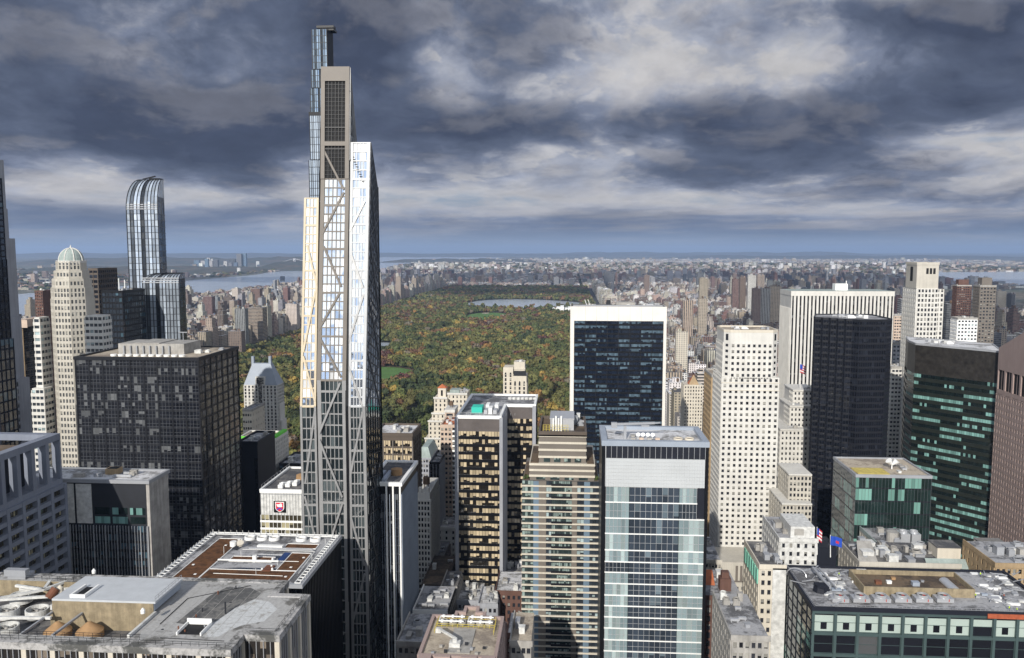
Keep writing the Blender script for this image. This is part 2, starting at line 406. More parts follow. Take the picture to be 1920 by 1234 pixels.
def copies(name, me, parent, locs, label=None):
    for l in locs:
        o = bpy.data.objects.new(name, me); COL.objects.link(o); o.parent = parent; o.location = l
        if label: o['label'] = label

HERO = []      # plan rectangles already built on
def wallgrid(fm, A, B, z0, z1, nc, nf, mw, md, sill=0.0, hb=None, skip=lambda c: False, every=1, mi=0):
    """upright bars on one wall; A to B runs left to right seen from outside"""
    ax, ay = A; bx, by = B; L = math.hypot(bx - ax, by - ay); n = ((by - ay) / L, -(bx - ax) / L, 0)
    for c in range(0, nc + 1, every):
        if skip(c): continue
        x, y = ax + (bx - ax) * c / nc, ay + (by - ay) * c / nc
        fm.bar((x, y, z0), (x, y, z1), mw, md, n, mi, sink=.02)
    return n
def offset_poly(poly, d_):
    n = len(poly); res = []
    for i in range(n):
        a, b, c = Vector(poly[i - 1]), Vector(poly[i]), Vector(poly[(i + 1) % n])
        e1, e2 = (b - a).normalized(), (c - b).normalized()
        n1, n2 = Vector((e1.y, -e1.x)), Vector((e2.y, -e2.x))
        k_ = 1 + n1.dot(n2)
        m_ = (n1 + n2) / max(k_, .3)
        res.append((b.x + m_.x * d_, b.y + m_.y * d_))
    return res
def rect(x0, x1, y0, y1): return [(x0, y0), (x1, y0), (x1, y1), (x0, y1)]

def floors(t, poly, z0, z1, nf, cw, gl, fm_mat, band_mat, mw=.25, md=.25, bh=.9, bd=.2, every=1, piers=None, bands=True, frame=True):
    """one glazed stack of storeys: glass_wall, a mullion grid, and one band at each storey"""
    fh = (z1 - z0) / nf; base = wloc(t)
    g = MB(); g.prism(poly, z0, z1, 0, cw, fh, top=True); part('glass_wall', g, gl, t)
    if frame:
        f = MB()
        for i in range(len(poly)):
            A, B = poly[i], poly[(i + 1) % len(poly)]; L = math.hypot(B[0] - A[0], B[1] - A[1])
            wallgrid(f, A, B, z0, z1 - .01, max(1, round(L / cw)), nf, mw, md, every=every)
        part('mullion_frame', f, fm_mat, t)
    if piers:
        pe, pw, pd, pm = piers; f = MB()
        for i in range(len(poly)):
            A, B = poly[i], poly[(i + 1) % len(poly)]; L = math.hypot(B[0] - A[0], B[1] - A[1])
            wallgrid(f, A, B, z0, z1 - .02, max(1, round(L / cw)), nf, pw, pd, every=pe)
        part('pier_frame', f, pm, t)
    if bands and bh > 0:
        r = MB(); r.prism(offset_poly(poly, bd), 0, bh, top=False)
        o2, i2 = offset_poly(poly, bd), offset_poly(poly, -.3)
        for i in range(len(poly)):
            j = (i + 1) % len(poly)
            r.quad((*o2[i], bh), (*o2[j], bh), (*i2[j], bh), (*i2[i], bh)); r.quad((*o2[j], 0), (*o2[i], 0), (*i2[i], 0), (*i2[j], 0))
        me = r.mesh('floor_band', band_mat, (base.x, base.y, 0))
        copies('floor_band', me, t, [(0, 0, z0 + k_ * fh - base.z) for k_ in range(nf)])
    return fh
def roof_cap(t, poly, z, ph=1.2, pw=.5, roof='roof_grey', wall='concrete', proud=.3, sink=.15):
    """parapet ring and roof deck"""
    m = MB(); o2, i2 = offset_poly(poly, proud), offset_poly(poly, -pw)
    n = len(poly)
    for i in range(n):
        j = (i + 1) % n
        m.quad((*o2[i], z - .6), (*o2[j], z - .6), (*o2[j], z + ph), (*o2[i], z + ph))
        m.quad((*o2[i], z + ph), (*o2[j], z + ph), (*i2[j], z + ph), (*i2[i], z + ph))
        m.quad((*i2[j], z), (*i2[i], z), (*i2[i], z + ph), (*i2[j], z + ph))
    part('parapet', m, wall, t)
    d_ = MB(); d_.poly([(x, y, z + sink) for x, y in offset_poly(poly, -pw * .9)]); part('roof', d_, roof, t)
def clutter(t, x0, x1, y0, y1, z, n=6, seed=1, tank=False, hi=3.0, mats=('grey_metal', 'dirty_white', 'concrete')):
    """rooftop plant: sheds, fans, ducts, each its own part"""
    r = random.Random(seed)
    for i in range(n):
        w_, d_, h = r.uniform(1.3, min(4.5, max(2, (x1 - x0) * .2))), r.uniform(1.3, min(4.5, max(2, (y1 - y0) * .22))), r.uniform(.8, hi)
        x, y = r.uniform(x0, max(x0 + .1, x1 - w_)), r.uniform(y0, max(y0 + .1, y1 - d_))
        k_ = r.random(); m = MB()
        if k_ < .45:
            m.box(x, x + w_, y, y + d_, z, z + h); m.box(x - .15, x + w_ + .15, y - .15, y + d_ + .15, z + h + .003, z + h + .2); part('plant_shed', m, r.choice(mats), t)
        elif k_ < .75:
            rr = min(w_, d_) * .5 + .4; m.box(x, x + 2 * rr, y, y + 2 * rr, z, z + h * .7); m.ring(x + rr, y + rr, z + h * .7, z + h * .7 + .7, rr * .9, rr * .75, 16)
            m.cyl(x + rr, y + rr, z + h * .7, z + h * .7 + .25, rr * .74, rr * .74, 12, mi=1); part('cooling_fan', m, [r.choice(mats), 'black_hole'], t)
        else:
            m.box(x, x + w_ * 1.6, y, y + .9, z + .5, z + 1.3, bottom=True)
            m.box(x + .2, x + .5, y + .2, y + .5, z, z + .5); m.box(x + w_ * 1.6 - .5, x + w_ * 1.6 - .2, y + .2, y + .5, z, z + .5); part('duct', m, 'silver', t)
    if tank: water_tank(t, (x0 + x1) / 2, y1 - 3, z)
def water_tank(t, x, y, z, r=1.9, h=3.4):
    m = MB(); m.cyl(x, y, z + 2.2, z + 2.2 + h, r, r * .96, 14); m.cyl(x, y, z + 2.2 + h, z + 2.2 + h + 1.1, r * 1.08, .1, 14)
    for a in range(4): m.rod((x + r * .75 * math.cos(a * 1.57 + .8), y + r * .75 * math.sin(a * 1.57 + .8), z), (x + r * .75 * math.cos(a * 1.57 + .8), y + r * .75 * math.sin(a * 1.57 + .8), z + 2.25), .14, 5)
    part('water_tank', m, 'water_tank_wood', t)
WINMESH = {}
def punched(t, faces, z0, z1, nf, ww, wh, wall, gl='g_win', depth=.45, sill=.35, limit=100, skip=None, thick=True):
    """masonry wall of piers and spandrels round deep-set windows. faces: (A, B, columns); each window its own part up to a limit"""
    fh = (z1 - z0) / nf; base = wloc(t); fm = MB(); cells = []
    for fi, (A, B, nc) in enumerate(faces):
        L = math.hypot(B[0] - A[0], B[1] - A[1]); ux, uy = (B[0] - A[0]) / L, (B[1] - A[1]) / L; n = Vector((uy, -ux, 0)); cw = L / nc
        P = lambda u, z, d_=0.0: (A[0] + ux * u + n.x * d_, A[1] + uy * u + n.y * d_, z)
        w_ = min(ww, cw * .85)
        gapl = (cw - w_) / 2
        for c in range(nc + 1):          # piers
            u0 = 0 if c == 0 else c * cw - gapl; u1 = L if c == nc else c * cw + gapl
            fm.quad(P(u0, z0, depth), P(u1, z0, depth), P(u1, z1, depth), P(u0, z1, depth))
            if c > 0: fm.quad(P(u0, z0), P(u0, z0, depth), P(u0, z1, depth), P(u0, z1))
            else: fm.quad(P(u0, z0), P(u0, z0, depth), P(u0, z1, depth), P(u0, z1))
            fm.quad(P(u1, z0, depth), P(u1, z0), P(u1, z1), P(u1, z1, depth))
        for c in range(nc):
            u0, u1 = c * cw + gapl, (c + 1) * cw - gapl; zp = z0
            for k_ in range(nf + 1):
                za = z0 + k_ * fh + fh * sill if k_ < nf else z1
                if skip and k_ < nf and skip(fi, c, k_): continue
                fm.quad(P(u0, zp, depth - .03), P(u1, zp, depth - .03), P(u1, za, depth - .03), P(u0, za, depth - .03))
                fm.quad(P(u0, za, 0), P(u0, za, depth - .03), P(u1, za, depth - .03), P(u1, za, 0)); 
                fm.quad(P(u0, zp, depth - .03), P(u0, zp, 0), P(u1, zp, 0), P(u1, zp, depth - .03))
                if k_ < nf: cells.append((fi, nf - k_, P((u0 + u1) / 2, za, .02), (ux, uy), u1 - u0)); zp = za + wh
    part('wall', fm, wall, t)
    cells.sort(key=lambda c: (c[1] + c[0] * 6))
    rest = MB()
    for i, (fi, k_, p, u, w_) in enumerate(cells):
        if i < limit:
            key = (gl, round(w_, 2), round(wh, 2), round(u[0], 3), round(u[1], 3))
            if key not in WINMESH:
                m = MB(); a = (-u[0] * w_ / 2, -u[1] * w_ / 2); b = (-a[0], -a[1])
                m.quad((*a, 0), (*b, 0), (*b, wh), (*a, wh), [(0.02, 0.02), (.98, .02), (.98, .98), (.02, .98)]); WINMESH[key] = m.mesh('window', gl)
            o = bpy.data.objects.new('window', WINMESH[key]); COL.objects.link(o); o.parent = t; o.location = Vector(p) - base
        else:
            a = (p[0] - u[0] * w_ / 2, p[1] - u[1] * w_ / 2); b = (p[0] + u[0] * w_ / 2, p[1] + u[1] * w_ / 2)
            rest.quad((*a, p[2]), (*b, p[2]), (*b, p[2] + wh), (*a, p[2] + wh), [(i + .02, k_ + .02), (i + .98, k_ + .02), (i + .98, k_ + .98), (i + .02, k_ + .98)])
    if rest.f: part('window', rest, gl, t, kind='stuff')
def core(t, poly, z0, z1, mat_='charcoal', name='core_wall', top=True):
    m = MB(); m.prism(poly, z0, z1, top=top); part(name, m, mat_, t)
def hero(x0, x1, y0, y1): HERO.append((x0, x1, y0, y1))
# ------------------------------------------------------------------ the big towers, one by one
GZ = 0.0
def base_thing(name, label, cat, x0, x1, y0, y1, group=None):
    hero(x0, x1, y0, y1)
    return thing(name, label, cat, ((x0 + x1) / 2, (y0 + y1) / 2, GZ), group)

# --- faceted glass skyscraper with diagonal bracing (centre left)
Y0 = 300.0; ZK = at(640, 760, Y0).z; KK = .105
def LP(px, py, dY=0.0):
    p = onlean(px, py, Y0 + dY, ZK, KK)
    return p if p.z > ZK else at(px, py, Y0 + dY)
def low(px, py, dY=0.0): return at(px, py, Y0 + dY)
tw = base_thing('glass_skyscraper', 'faceted glass skyscraper with three stepped slanting tops and diagonal braces', 'skyscraper', -106, -66, 296, 336)
def ground(p): return Vector((p.x, p.y, 0))
def facet(name, TL, TR, KR, KL, BR, BL, ncol, nrow_up, nrow_dn, gl_up, gl_dn, frame_up, frame_dn, dark_top=None, edge=1.5):
    """upper leaning pane field (TL TR KR KL) over the upright lower one (KL KR BR BL)"""
    fac = []
    for (a, b, c, d_, nr, gl, fm, nm) in ((KL, KR, TR, TL, nrow_up, gl_up, frame_up, 'upper_facet'), (BL, BR, KR, KL, nrow_dn, gl_dn, frame_dn, 'lower_facet')):
        nrm = (b - a).cross(d_ - a).normalized()
        g = MB(); g.quad(a, b, c, d_, [(0, 0), (ncol, 0), (ncol, nr), (0, nr)]); part(nm, g, gl, tw)
        f = MB()
        L = lambda u, v: (a.lerp(b, u)).lerp(d_.lerp(c, u), v)
        wB = (b - a).length
        for u in (0, 1):
            uu = edge / wB * .5; uu = uu if u == 0 else 1 - uu
            f.bar(L(uu, 0), L(uu, 1), edge, .42, nrm)
        for c_ in range(1, ncol):
            u = (edge + (wB - 2 * edge) * c_ / ncol) / wB
            f.bar(L(u, 0), L(u, 1), .28, .25, nrm)
        for r_ in range(nr + 1):
            v = r_ / nr
            f.bar(L(0, v), L(1, v), .42 if r_ % 5 else .8, .3 if r_ % 5 else .36, nrm)
        part('facet_frame', f, fm, tw); fac.append((nrm, a, b, c, d_))
    return fac
def brace(pts, mat_, dY=0.0, wd=.72, lean=True):
    m = MB()
    for (a, b) in pts:
        pa, pb = (LP(*a, dY), LP(*b, dY))
        m.bar(pa, pb, wd, .5, Vector((0, -1, KK if (pa.z + pb.z) / 2 > ZK else 0)))
    part('diagonal_brace', m, mat_, tw)
# slab solids: fronts, sloping tops, flanks
KY = 762
cTL, cTR = LP(603, 127), LP(656, 127); cKL, cKR = LP(593.5, KY), LP(648.5, KY)
cBL, cBR = ground(low(600, 1080)), ground(low(650.5, 1080))
dR, dL = .9, 1.3
rTL, rTR = LP(656.5, 268, dR), LP(695, 268, dR); rKL, rKR = LP(652.5, KY, dR), LP(685, KY, dR); rBL, rBR = ground(low(654.5, 1080, dR)), ground(low(692, 1080, dR))
lTL, lTR = LP(571, 372, dL), LP(598, 372, dL); lKL, lKR = LP(563, KY, dL), LP(593, KY, dL); lBL, lBR = ground(low(567, 1080, dL)), ground(low(599, 1080, dL))
# where the centre facet breaks back
cML, cMR = LP(602, 336), LP(655, 336)
def lerp4(a, b, z): t_ = (z - a.z) / (b.z - a.z); return a.lerp(b, t_)
facet('centre', cML, cMR, lerp4(cMR, cKR, LP(620, 713).z), lerp4(cML, cKL, LP(620, 713).z), cBR, cBL, 5, 23, 46, 'g_sky', 'g_lower', 'warm_grey', 'steel')
# open louvred crown of the centre slab
lou = MB(); lou.quad(cML, cMR, cTR, cTL, [(0, 0), (5, 0), (5, 24), (0, 24)]); part('louvre_screen', lou, 'black_hole', tw)
f = MB(); nrm = (cMR - cML).cross(cTL - cML).normalized()
Lc = lambda u, v: (cML.lerp(cMR, u)).lerp(cTL.lerp(cTR, u), v)
f.bar(Lc(.07, 0), Lc(.07, 1), 1.5, .8, nrm); f.bar(Lc(.93, 0), Lc(.93, 1), 1.5, .8, nrm)
f.bar(Lc(0, .94), Lc(1, .94), 5.4, .84, nrm); f.bar(Lc(0, .315), Lc(1, .315), 1.6, .82, nrm)
part('crown_frame', f, 'warm_grey', tw)
f = MB()
for c_ in range(1, 6): f.bar(Lc(.14 + .72 * c_ / 6, 0), Lc(.14 + .72 * c_ / 6, .88), .16, .4, nrm)
for r_ in range(1, 24): f.bar(Lc(.14, r_ / 26), Lc(.86, r_ / 26), .12 if r_ not in (7, 12) else .4, .3 if r_ not in (7, 12) else .5, nrm)
part('louvre_grid', f, 'dark_metal', tw)
facet('right', rTL, rTR, rKR, rKL, rBR, rBL, 4, 29, 44, 'g_sky', 'g_lower', 'facet_silver', 'steel', edge=1.15)
facet('left', lTL, lTR, lKR, lKL, lBR, lBL, 3, 23, 44, 'g_sky', 'g_lower', 'gold_reflection', 'steel', edge=.85)
brace([((605, 277), (645, 356)), ((645, 361), (604, 440)), ((607, 462), (640, 538)), ((637, 550), (597, 620)), ((598, 630), (640, 708)), ], 'warm_grey')
brace([((638, 718), (599, 812)), ((599, 824), (642, 932)), ((642, 945), (604, 1062)), ((604, 1075), (644, 1190))], 'steel')
brace([((684, 378), (656, 434)), ((659, 478), (681, 540)), ((682, 552), (653, 645)), ((652, 682), (680, 762)), ((680, 772), (653, 915)), ((653, 950), (684, 1060)), ((684, 1075), (656, 1190))], 'steel', dR)
brace([((576, 460), (594, 534)), ((592, 545), (569, 660)), ((569, 668), (591, 752)), ], 'gold_reflection', dL)
brace([((591, 770), (573, 905)), ((572, 930), (592, 1010)), ((594, 1030), (574, 1170))], 'steel', dL)
m = MB()
for i in range(12): 
    a = LP(660 + i * 1.9, 290 + i * 4.6, dR); m.box(a.x - .5, a.x + .5, a.y - .35, a.y + .2, a.z - .12, a.z + .12, bottom=True)
part('step_lights', m, 'black_metal', tw)  # stepped row of small dark blocks on the right facet
# flanks and sloping roofs
def flank(front, back, nc, nr, gl, fm, name='side_facet'):
    (a, d_), (b, c) = (front, back)      # a bottom front, d top front; b bottom back, c top back
    nrm = (b - a).cross(d_ - a).normalized(); g = MB(); g.quad(a, b, c, d_, [(0, 0), (nc, 0), (nc, nr), (0, nr)]); part(name, g, gl, tw)
    f = MB(); L = lambda u, v: (a.lerp(b, u)).lerp(d_.lerp(c, u), v)
    for c_ in range(nc + 1): f.bar(L(c_ / nc, 0), L(c_ / nc, 1), .3, .25, nrm)
    for r_ in range(nr + 1): f.bar(L(0, r_ / nr), L(1, r_ / nr), .3, .28, nrm)
    for i in range(0, nr - 5, 6): f.bar(L(0, i / nr), L(1, (i + 6) / nr), .7, .42, nrm); f.bar(L(1, i / nr), L(0, (i + 6) / nr), .7, .44, nrm)
    part('facet_frame', f, fm, tw)
rbT = at(707, 350, 322); rbK = at(712, KY, 322); rbB = ground(at(719, 1080, 322))
flank((rKR, rTR), (rbK, rbT), 6, 28, 'g_sky2', 'mullion_grey')
flank((rBR, rKR), (rbB, rbK), 6, 40, 'g_lower', 'dark_metal')
cbT = at(668, 268, 323)
flank((LP(655, 300), cTR), (at(669, 330, 323), cbT), 4, 8, 'g_sky', 'steel')
# west flanks and the backs, with sloping tops
def side(pts, mat_, name): m = MB(); m.poly(pts); part(name, m, mat_, tw)
lbT = Vector((lTL.x + 1.5, 324, lTL.z - 14)); lbB = Vector((lBL.x - 1, 324, 0))
side([lBL, lKL, lTL, lbT, lbB], 'g_lower', 'west_wall')
side([lTL, lTR, Vector((lTR.x, 324, lTL.z - 14)), lbT], 'silver', 'sloping_roof')
cbL = Vector((cTL.x + 1, 324, cbT.z))
side([LP(598, 372), cTL, cbL, Vector((cbL.x, 324, lTL.z - 14))], 'warm_grey', 'west_wall')
side([cTL, cTR, Vector((cbT.x, 324, cbT.z)), cbL], 'silver', 'sloping_roof')
side([rTL, rTR, rbT, Vector((rTL.x + .5, rbT.y, rbT.z))], 'silver', 'sloping_roof')
bk = MB()
bk.poly([(rbB.x, 324.5, 0), (lbB.x, 324.5, 0), (lbT.x, 324.5, lbT.z), (cbL.x, 324.5, lbT.z), (cbL.x, 324.5, cbT.z), (cbT.x, 324.5, cbT.z), (cbT.x + .6, 324.5, rbT.z), (rbT.x, 324.5, rbT.z)])
part('north_wall', bk, 'g_lower', tw)
core(tw, [(lBR.x + .3, Y0 + 2), (lBR.x + 1.0, Y0 + 2), (lBR.x + 1.0, Y0 + 20), (lBR.x + .3, Y0 + 20)], 0, ZK, 'dark_metal')
fl = MB(); fl.bar(LP(652.2, 300, .2), LP(650.2, KY, .2), 1.0, .25, (0, -1, .1)); fl.bar(low(650.2, KY, .4), ground(low(652.6, 1080, .4)), 1.0, .25, (0, -1, 0)); part('dark_seam', fl, 'black_metal', tw)

# --- very thin supertall behind it
YS = 600
t = base_thing('pencil_tower', 'extremely slender glass tower rising behind the faceted skyscraper', 'skyscraper', *fr(582, 624, 200, YS)[:2], YS, YS + 22)
xr = at(613, 100, YS).x; xe = at(624, 100, YS + 14).x
steps = [(585, 47 + 8, 130), (584, 130, 165), (582.5, 165, 215), (581.5, 215, 300), (580.5, 300, 380), (579, 380, 520)]
for i, (pl, pa, pb) in enumerate(steps):
    x0 = at(pl, pa, YS).x; z1 = at(600, pa, YS).z; z0 = at(600, pb, YS).z if i < len(steps) - 1 else 0
    if i: z1 -= .4
    floors(t, rect(x0, xr, YS - i * .35, YS + 15), z0, z1, max(2, round((z1 - z0) / 5)), 1.45, 'g_mir' if i < 3 else 'g_frit', 'dark_metal', 'dark_metal', mw=.28, md=.35, bh=.35, bd=.1, bands=(i < 5))
m = MB(); zt = at(600, 52, YS).z; m.box(xr + .01, xe, YS + 2, YS + 15.5, 0, zt); part('side_wall', m, 'slate_panel', t)
m = MB(); a = at(594, 47, YS).x; b = at(623, 47, YS).x; zt2 = at(600, 55, YS).z
m.box(a, b, YS + 3, YS + 12, zt2, at(600, 51, YS).z); m.box(a - 1, b + .3, YS + 2, YS + 8, at(600, 50.7, YS).z, at(600, 46.5, YS).z, bottom=True)
part('roof_crane', m, 'black_metal', t)
m = MB(); z = at(600, 214, YS).z; m.box(at(581, 214, YS).x - .5, xr, YS - 1.3, YS + 3, z - 1.2, z + 1.4, bottom=True); part('dark_belt', m, 'black_metal', t)

# --- domed limestone tower (left)
YD = 455
def DX(px, py, Y=YD): return at(px, py, Y).x
def DZ(py, px=130, Y=YD): return at(px, py, Y).z
xa, xb = DX(94, 560), DX(172, 560); hw = 10.5; xm = -291.2; ym = YD + hw
t = base_thing('domed_tower', 'slim pale stone tower with a pale grey-green ribbed dome and stepped crown', 'skyscraper', DX(64, 700), at(210, 700, YD + 12).x, YD, YD + 2 * hw)
def octo(h, k_=.45): return [(xm - h * k_, ym - h), (xm + h * k_, ym - h), (xm + h, ym - h * k_), (xm + h, ym + h * k_), (xm + h * k_, ym + h), (xm - h * k_, ym + h), (xm - h, ym + h * k_), (xm - h, ym - h * k_)]
zs = [0, DZ(560), DZ(540), DZ(523), DZ(508), DZ(490)]; hs_ = [hw, hw * .97, hw * .9, hw * .8, hw * .69]
for i in range(5):
    p = octo(hs_[i]); h = zs[i + 1] - zs[i]
    core(t, p, zs[i], zs[i + 1], 'limestone', 'shaft')
    nf = max(1, round(h / 3.6)); fs = []
    for j in (7, 0, 1):
        A, B = p[j], p[(j + 1) % 8]; L = math.hypot(B[0] - A[0], B[1] - A[1]); fs.append((A, B, max(2, round(L / 1.95))))
    punched(t, fs, zs[i] + .05, zs[i + 1] - .4, nf, 1.15, 2.1, 'limestone', 'g_winpale', depth=.35, sill=.3, limit=90 if i == 0 else 2)
# dome
m = MB(); zb = zs[5]; rd = hw * .64; nS, nL = 8, 6
rings = [[(xm + rd * math.cos(u / nL * math.pi / 2) * math.cos(2 * math.pi * k_ / 24), ym + rd * math.cos(u / nL * math.pi / 2) * math.sin(2 * math.pi * k_ / 24), zb + rd * 1.12 * math.sin(u / nL * math.pi / 2)) for k_ in range(24)] for u in range(nL + 1)]
for u in range(nL):
    for k_ in range(24): m.quad(rings[u][k_], rings[u][(k_ + 1) % 24], rings[u + 1][(k_ + 1) % 24], rings[u + 1][k_])
dm = part('dome', m, 'copper', t)
m = MB()
for k_ in range(0, 24, 3):
    for u in range(nL): m.rod(rings[u][k_], rings[u + 1][k_], .38, 5)
part('rib', m, 'white_stone', dm)
m = MB(); m.rod((xm, ym, zb + rd * 1.1), (xm, ym, DZ(459)), .6, 6, r2=.1); part('finial', m, 'white_stone', dm)
m = MB(); m.prism(octo(hw * .7), zb - 1.0, zb + .3); part('cornice', m, 'white_stone', t)
for (pa_, pb_, ptop, dy_, nc) in ((64, 95, 596, 1.5, 5), (158, 210, 592, 2.5, 8), (60, 96, 728, -2, 6)):
    y0 = YD + dy_; x0, x1 = DX(pa_, 650), at(pb_, 650, y0 + 9).x; z1 = DZ(ptop)
    core(t, rect(x0, x1, y0, y0 + 8.8), 0, z1, 'white_stone', 'wing')
    fh = 3.7; floors(t, rect(x0 - .1, x1 + .1, y0 - .1, y0 + 8.5), z1 - fh * 38, z1 - 1, 38, 2.6, 'g_mix', 'white_stone', 'white_stone', mw=.4, md=.35, bh=1.9, bd=.5)

# --- curved-top dark blue glass tower
YO = 600
t = base_thing('curved_top_tower', 'dark blue striped glass tower with a rounded roof and a lower rounded shoulder', 'skyscraper', at(246, 500, YO).x, at(350, 600, YO - 12).x, YO - 12, YO + 40)
def curved(pl, pr, bl_, br_, pk, pt, Y, dpt, nc, back_flat, name):
    """rounded-roof volume; its plan narrows towards the back"""
    xf0, xf1 = at(pl, 600, Y).x, at(pr, 600, Y).x; xb0, xb1 = at(bl_, 600, Y + dpt).x, at(br_, 600, Y + dpt).x
    X0_ = lambda y: xf0 + (xb0 - xf0) * (y - Y) / dpt
    X1_ = lambda y: xf1 + (xb1 - xf1) * (y - Y) / dpt
    zk = at((pl + pr) / 2, pk, Y).z; zt = at((bl_ + br_) / 2, pt, Y + dpt).z
    prof = [(Y, 0.0), (Y, zk)]
    for i in range(1, 9):
        a = math.pi / 2 * i / 8; prof.append((Y + back_flat * (1 - math.cos(a)), zk + (zt - zk) * math.sin(a)))
    prof.append((Y + dpt, zt)); prof.append((Y + dpt, 0.0))
    fh = 4.6; g = MB(); s_ = 0.0
    for i in range(len(prof) - 1):
        (ya, za), (yb, zb_) = prof[i], prof[i + 1]; L = math.hypot(yb - ya, zb_ - za)
        g.quad((X0_(ya), ya, za), (X1_(ya), ya, za), (X1_(yb), yb, zb_), (X0_(yb), yb, zb_), [(0, s_ / fh), (nc, s_ / fh), (nc, (s_ + L) / fh), (0, (s_ + L) / fh)]); s_ += L
    part('curved_front', g, 'g_stripe', t)
    for F_, sg in ((X1_, 1), (X0_, -1)):
        e = MB(); pts = [(F_(y), y, z) for y, z in prof]
        e.v += pts if sg > 0 else list(reversed(pts)); e.f.append(tuple(range(len(pts)))); e.mi.append(0)
        e.uv += [(y / 2.4, z / fh) for (_, y, z) in e.v]; part('side_wall', e, 'g_mir', t)
        fr_ = MB(); n = (sg, 0, 0)
        for z in np.arange(fh, zk, fh): fr_.bar((F_(Y), Y, z), (F_(Y + dpt), Y + dpt, z), .5, .2, n)
        for i in range(1, 7): y = Y + dpt * i / 7; fr_.bar((F_(y), y, 0), (F_(y), y, zk + (zt - zk) * .4), .5, .16, n)
        part('side_frame', fr_, 'black_metal', t)
    fr_ = MB()
    for c_ in range(nc + 1):
        for i in range(len(prof) - 2):
            (ya, za), (yb, zb_) = prof[i], prof[i + 1]; nn = Vector((0, -(zb_ - za), (yb - ya)))
            x = lambda y: X0_(y) + (X1_(y) - X0_(y)) * c_ / nc
            fr_.bar((x(ya), ya, za), (x(yb), yb, zb_), .5, .35, nn)
    for z in np.arange(fh, zk, fh): fr_.bar((xf0, Y, z), (xf1, Y, z), .3, .12, (0, -1, 0))
    part('mullion_frame', fr_, 'dark_metal', t)
    m = MB(); 
    for q in (.0, 1.6, 3.2): m.bar((xf0, Y + .1 + q * .12, zk + q), (xf1, Y + .1 + q * .12, zk + q), .7, .45, (0, -1, .25))
    part('silver_brow', m, 'grey_metal', t)
    return xb0, xb1, zk, zt
x0, x1, zk, zt = curved(246, 304, 281, 317, 392, 338, YO, 26, 9, 22, 'upper')
m = MB(); m.box(x1 - 8, x1 - .3, YO + 19, YO + 25.5, zt - 3, zt + 1.0); m.bar((x1 - 13, YO + 20, zt + .2), (x1 - 3, YO + 20, zt + 2.4), .9, 1.0, (0, -1, 0)); part('roof_machinery', m, 'black_metal', t)
curved(270, 338, 318, 350, 530, 512, YO - 14, 22, 11, 14, 'shoulder')

# --- the two dark blocks behind the domed tower
x0, x1, z1 = fr(166, 205, 506, 640); x1 = at(221, 560, 668).x
t = base_thing('office_tower', 'flat-topped dark brown office slab behind the domed tower', 'office tower', x0, x1, 640, 668)
floors(t, rect(x0, x1, 640, 668), 0, z1, 56, 3, 'g_bronze', 'brown_metal', 'brown_metal', mw=.5, md=.4, bh=1.6, bd=.2); roof_cap(t, rect(x0, x1, 640, 668), z1, roof='roof_tar', wall='brown_metal')
x0, x1, z1 = fr(191, 262, 548, 545); x1 = at(273, 600, 575).x
t = base_thing('office_tower', 'dark teal glass block between the domed tower and the round-roofed tower', 'office tower', x0, x1, 545, 575)
floors(t, rect(x0, x1, 545, 575), 0, z1, 54, 2.4, 'g_blue', 'dark_metal', 'black_metal', mw=.3, md=.25, bh=1.3, bd=.15)
roof_cap(t, rect(x0, x1, 545, 575), z1, roof='roof_grey', wall='black_metal'); clutter(t, x0 + 2, x1 - 2, 548, 572, z1, 7, 3)
for xx, hh in ((x0 + 5, 9), (x1 - 5, 8)): m = MB(); m.rod((xx, 558, z1), (xx, 558, z1 + hh), .3); part('mast', m, 'white_paint', t)

# --- stepped stone and dark glass tower cut by the left edge
t = base_thing('stepped_tower', 'dark glass tower with stepped stone flank at the left edge', 'skyscraper', at(-60, 700, 372).x, at(62, 700, 384).x, 372, 410)
for i, (pr, pt, pb) in enumerate(((6, 290, 387), (14, 387, 446), (28, 446, 600), (40, 600, 720), (56, 720, 900))):
    x0, x1, z1 = fr(-60, pr, pt, 384); z0 = 0; y0 = 384 - i * .5; x1 = at(pr, pt, 408 - i * .3).x
    core(t, rect(x0, x1, y0, 408 - i * .3), 0, z1, 'grey_stone', 'shaft')
    xw = max(x0 + 20, x0); punched(t, [((x0 + 8, y0), (x1, y0), 10 + i), ((x1, y0), (x1, y0 + 16), 6)], at(0, pb, 384).z, z1 - 1, max(3, int((z1 - at(0, pb, 384).z) / 3.7)), 1.3, 2.2, 'grey_stone', limit=30)
x0, x1, z1 = fr(-60, 9, 330, 372); x1b = at(26, 660, 372).x
floors(t, rect(x0, at(12, 487, 384).x, 372, 384), 0, at(0, 487, 372).z, 56, 3, 'g_bronze', 'slate_panel', 'slate_panel', mw=.25, md=.3, bh=.8, bd=.15)
floors(t, rect(x0, at(26, 660, 383).x, 370.5, 383), 0, at(10, 640, 370).z, 40, 3, 'g_blue', 'slate_panel', 'slate_panel', mw=.25, md=.3, bh=.8, bd=.15)
floors(t, rect(x0 + 6, at(2, 330, 384).x, 374, 384), at(0, 487, 372).z - 2, at(0, 330, 373).z, 14, 3, 'g_blue', 'slate_panel', 'slate_panel', bh=.8)
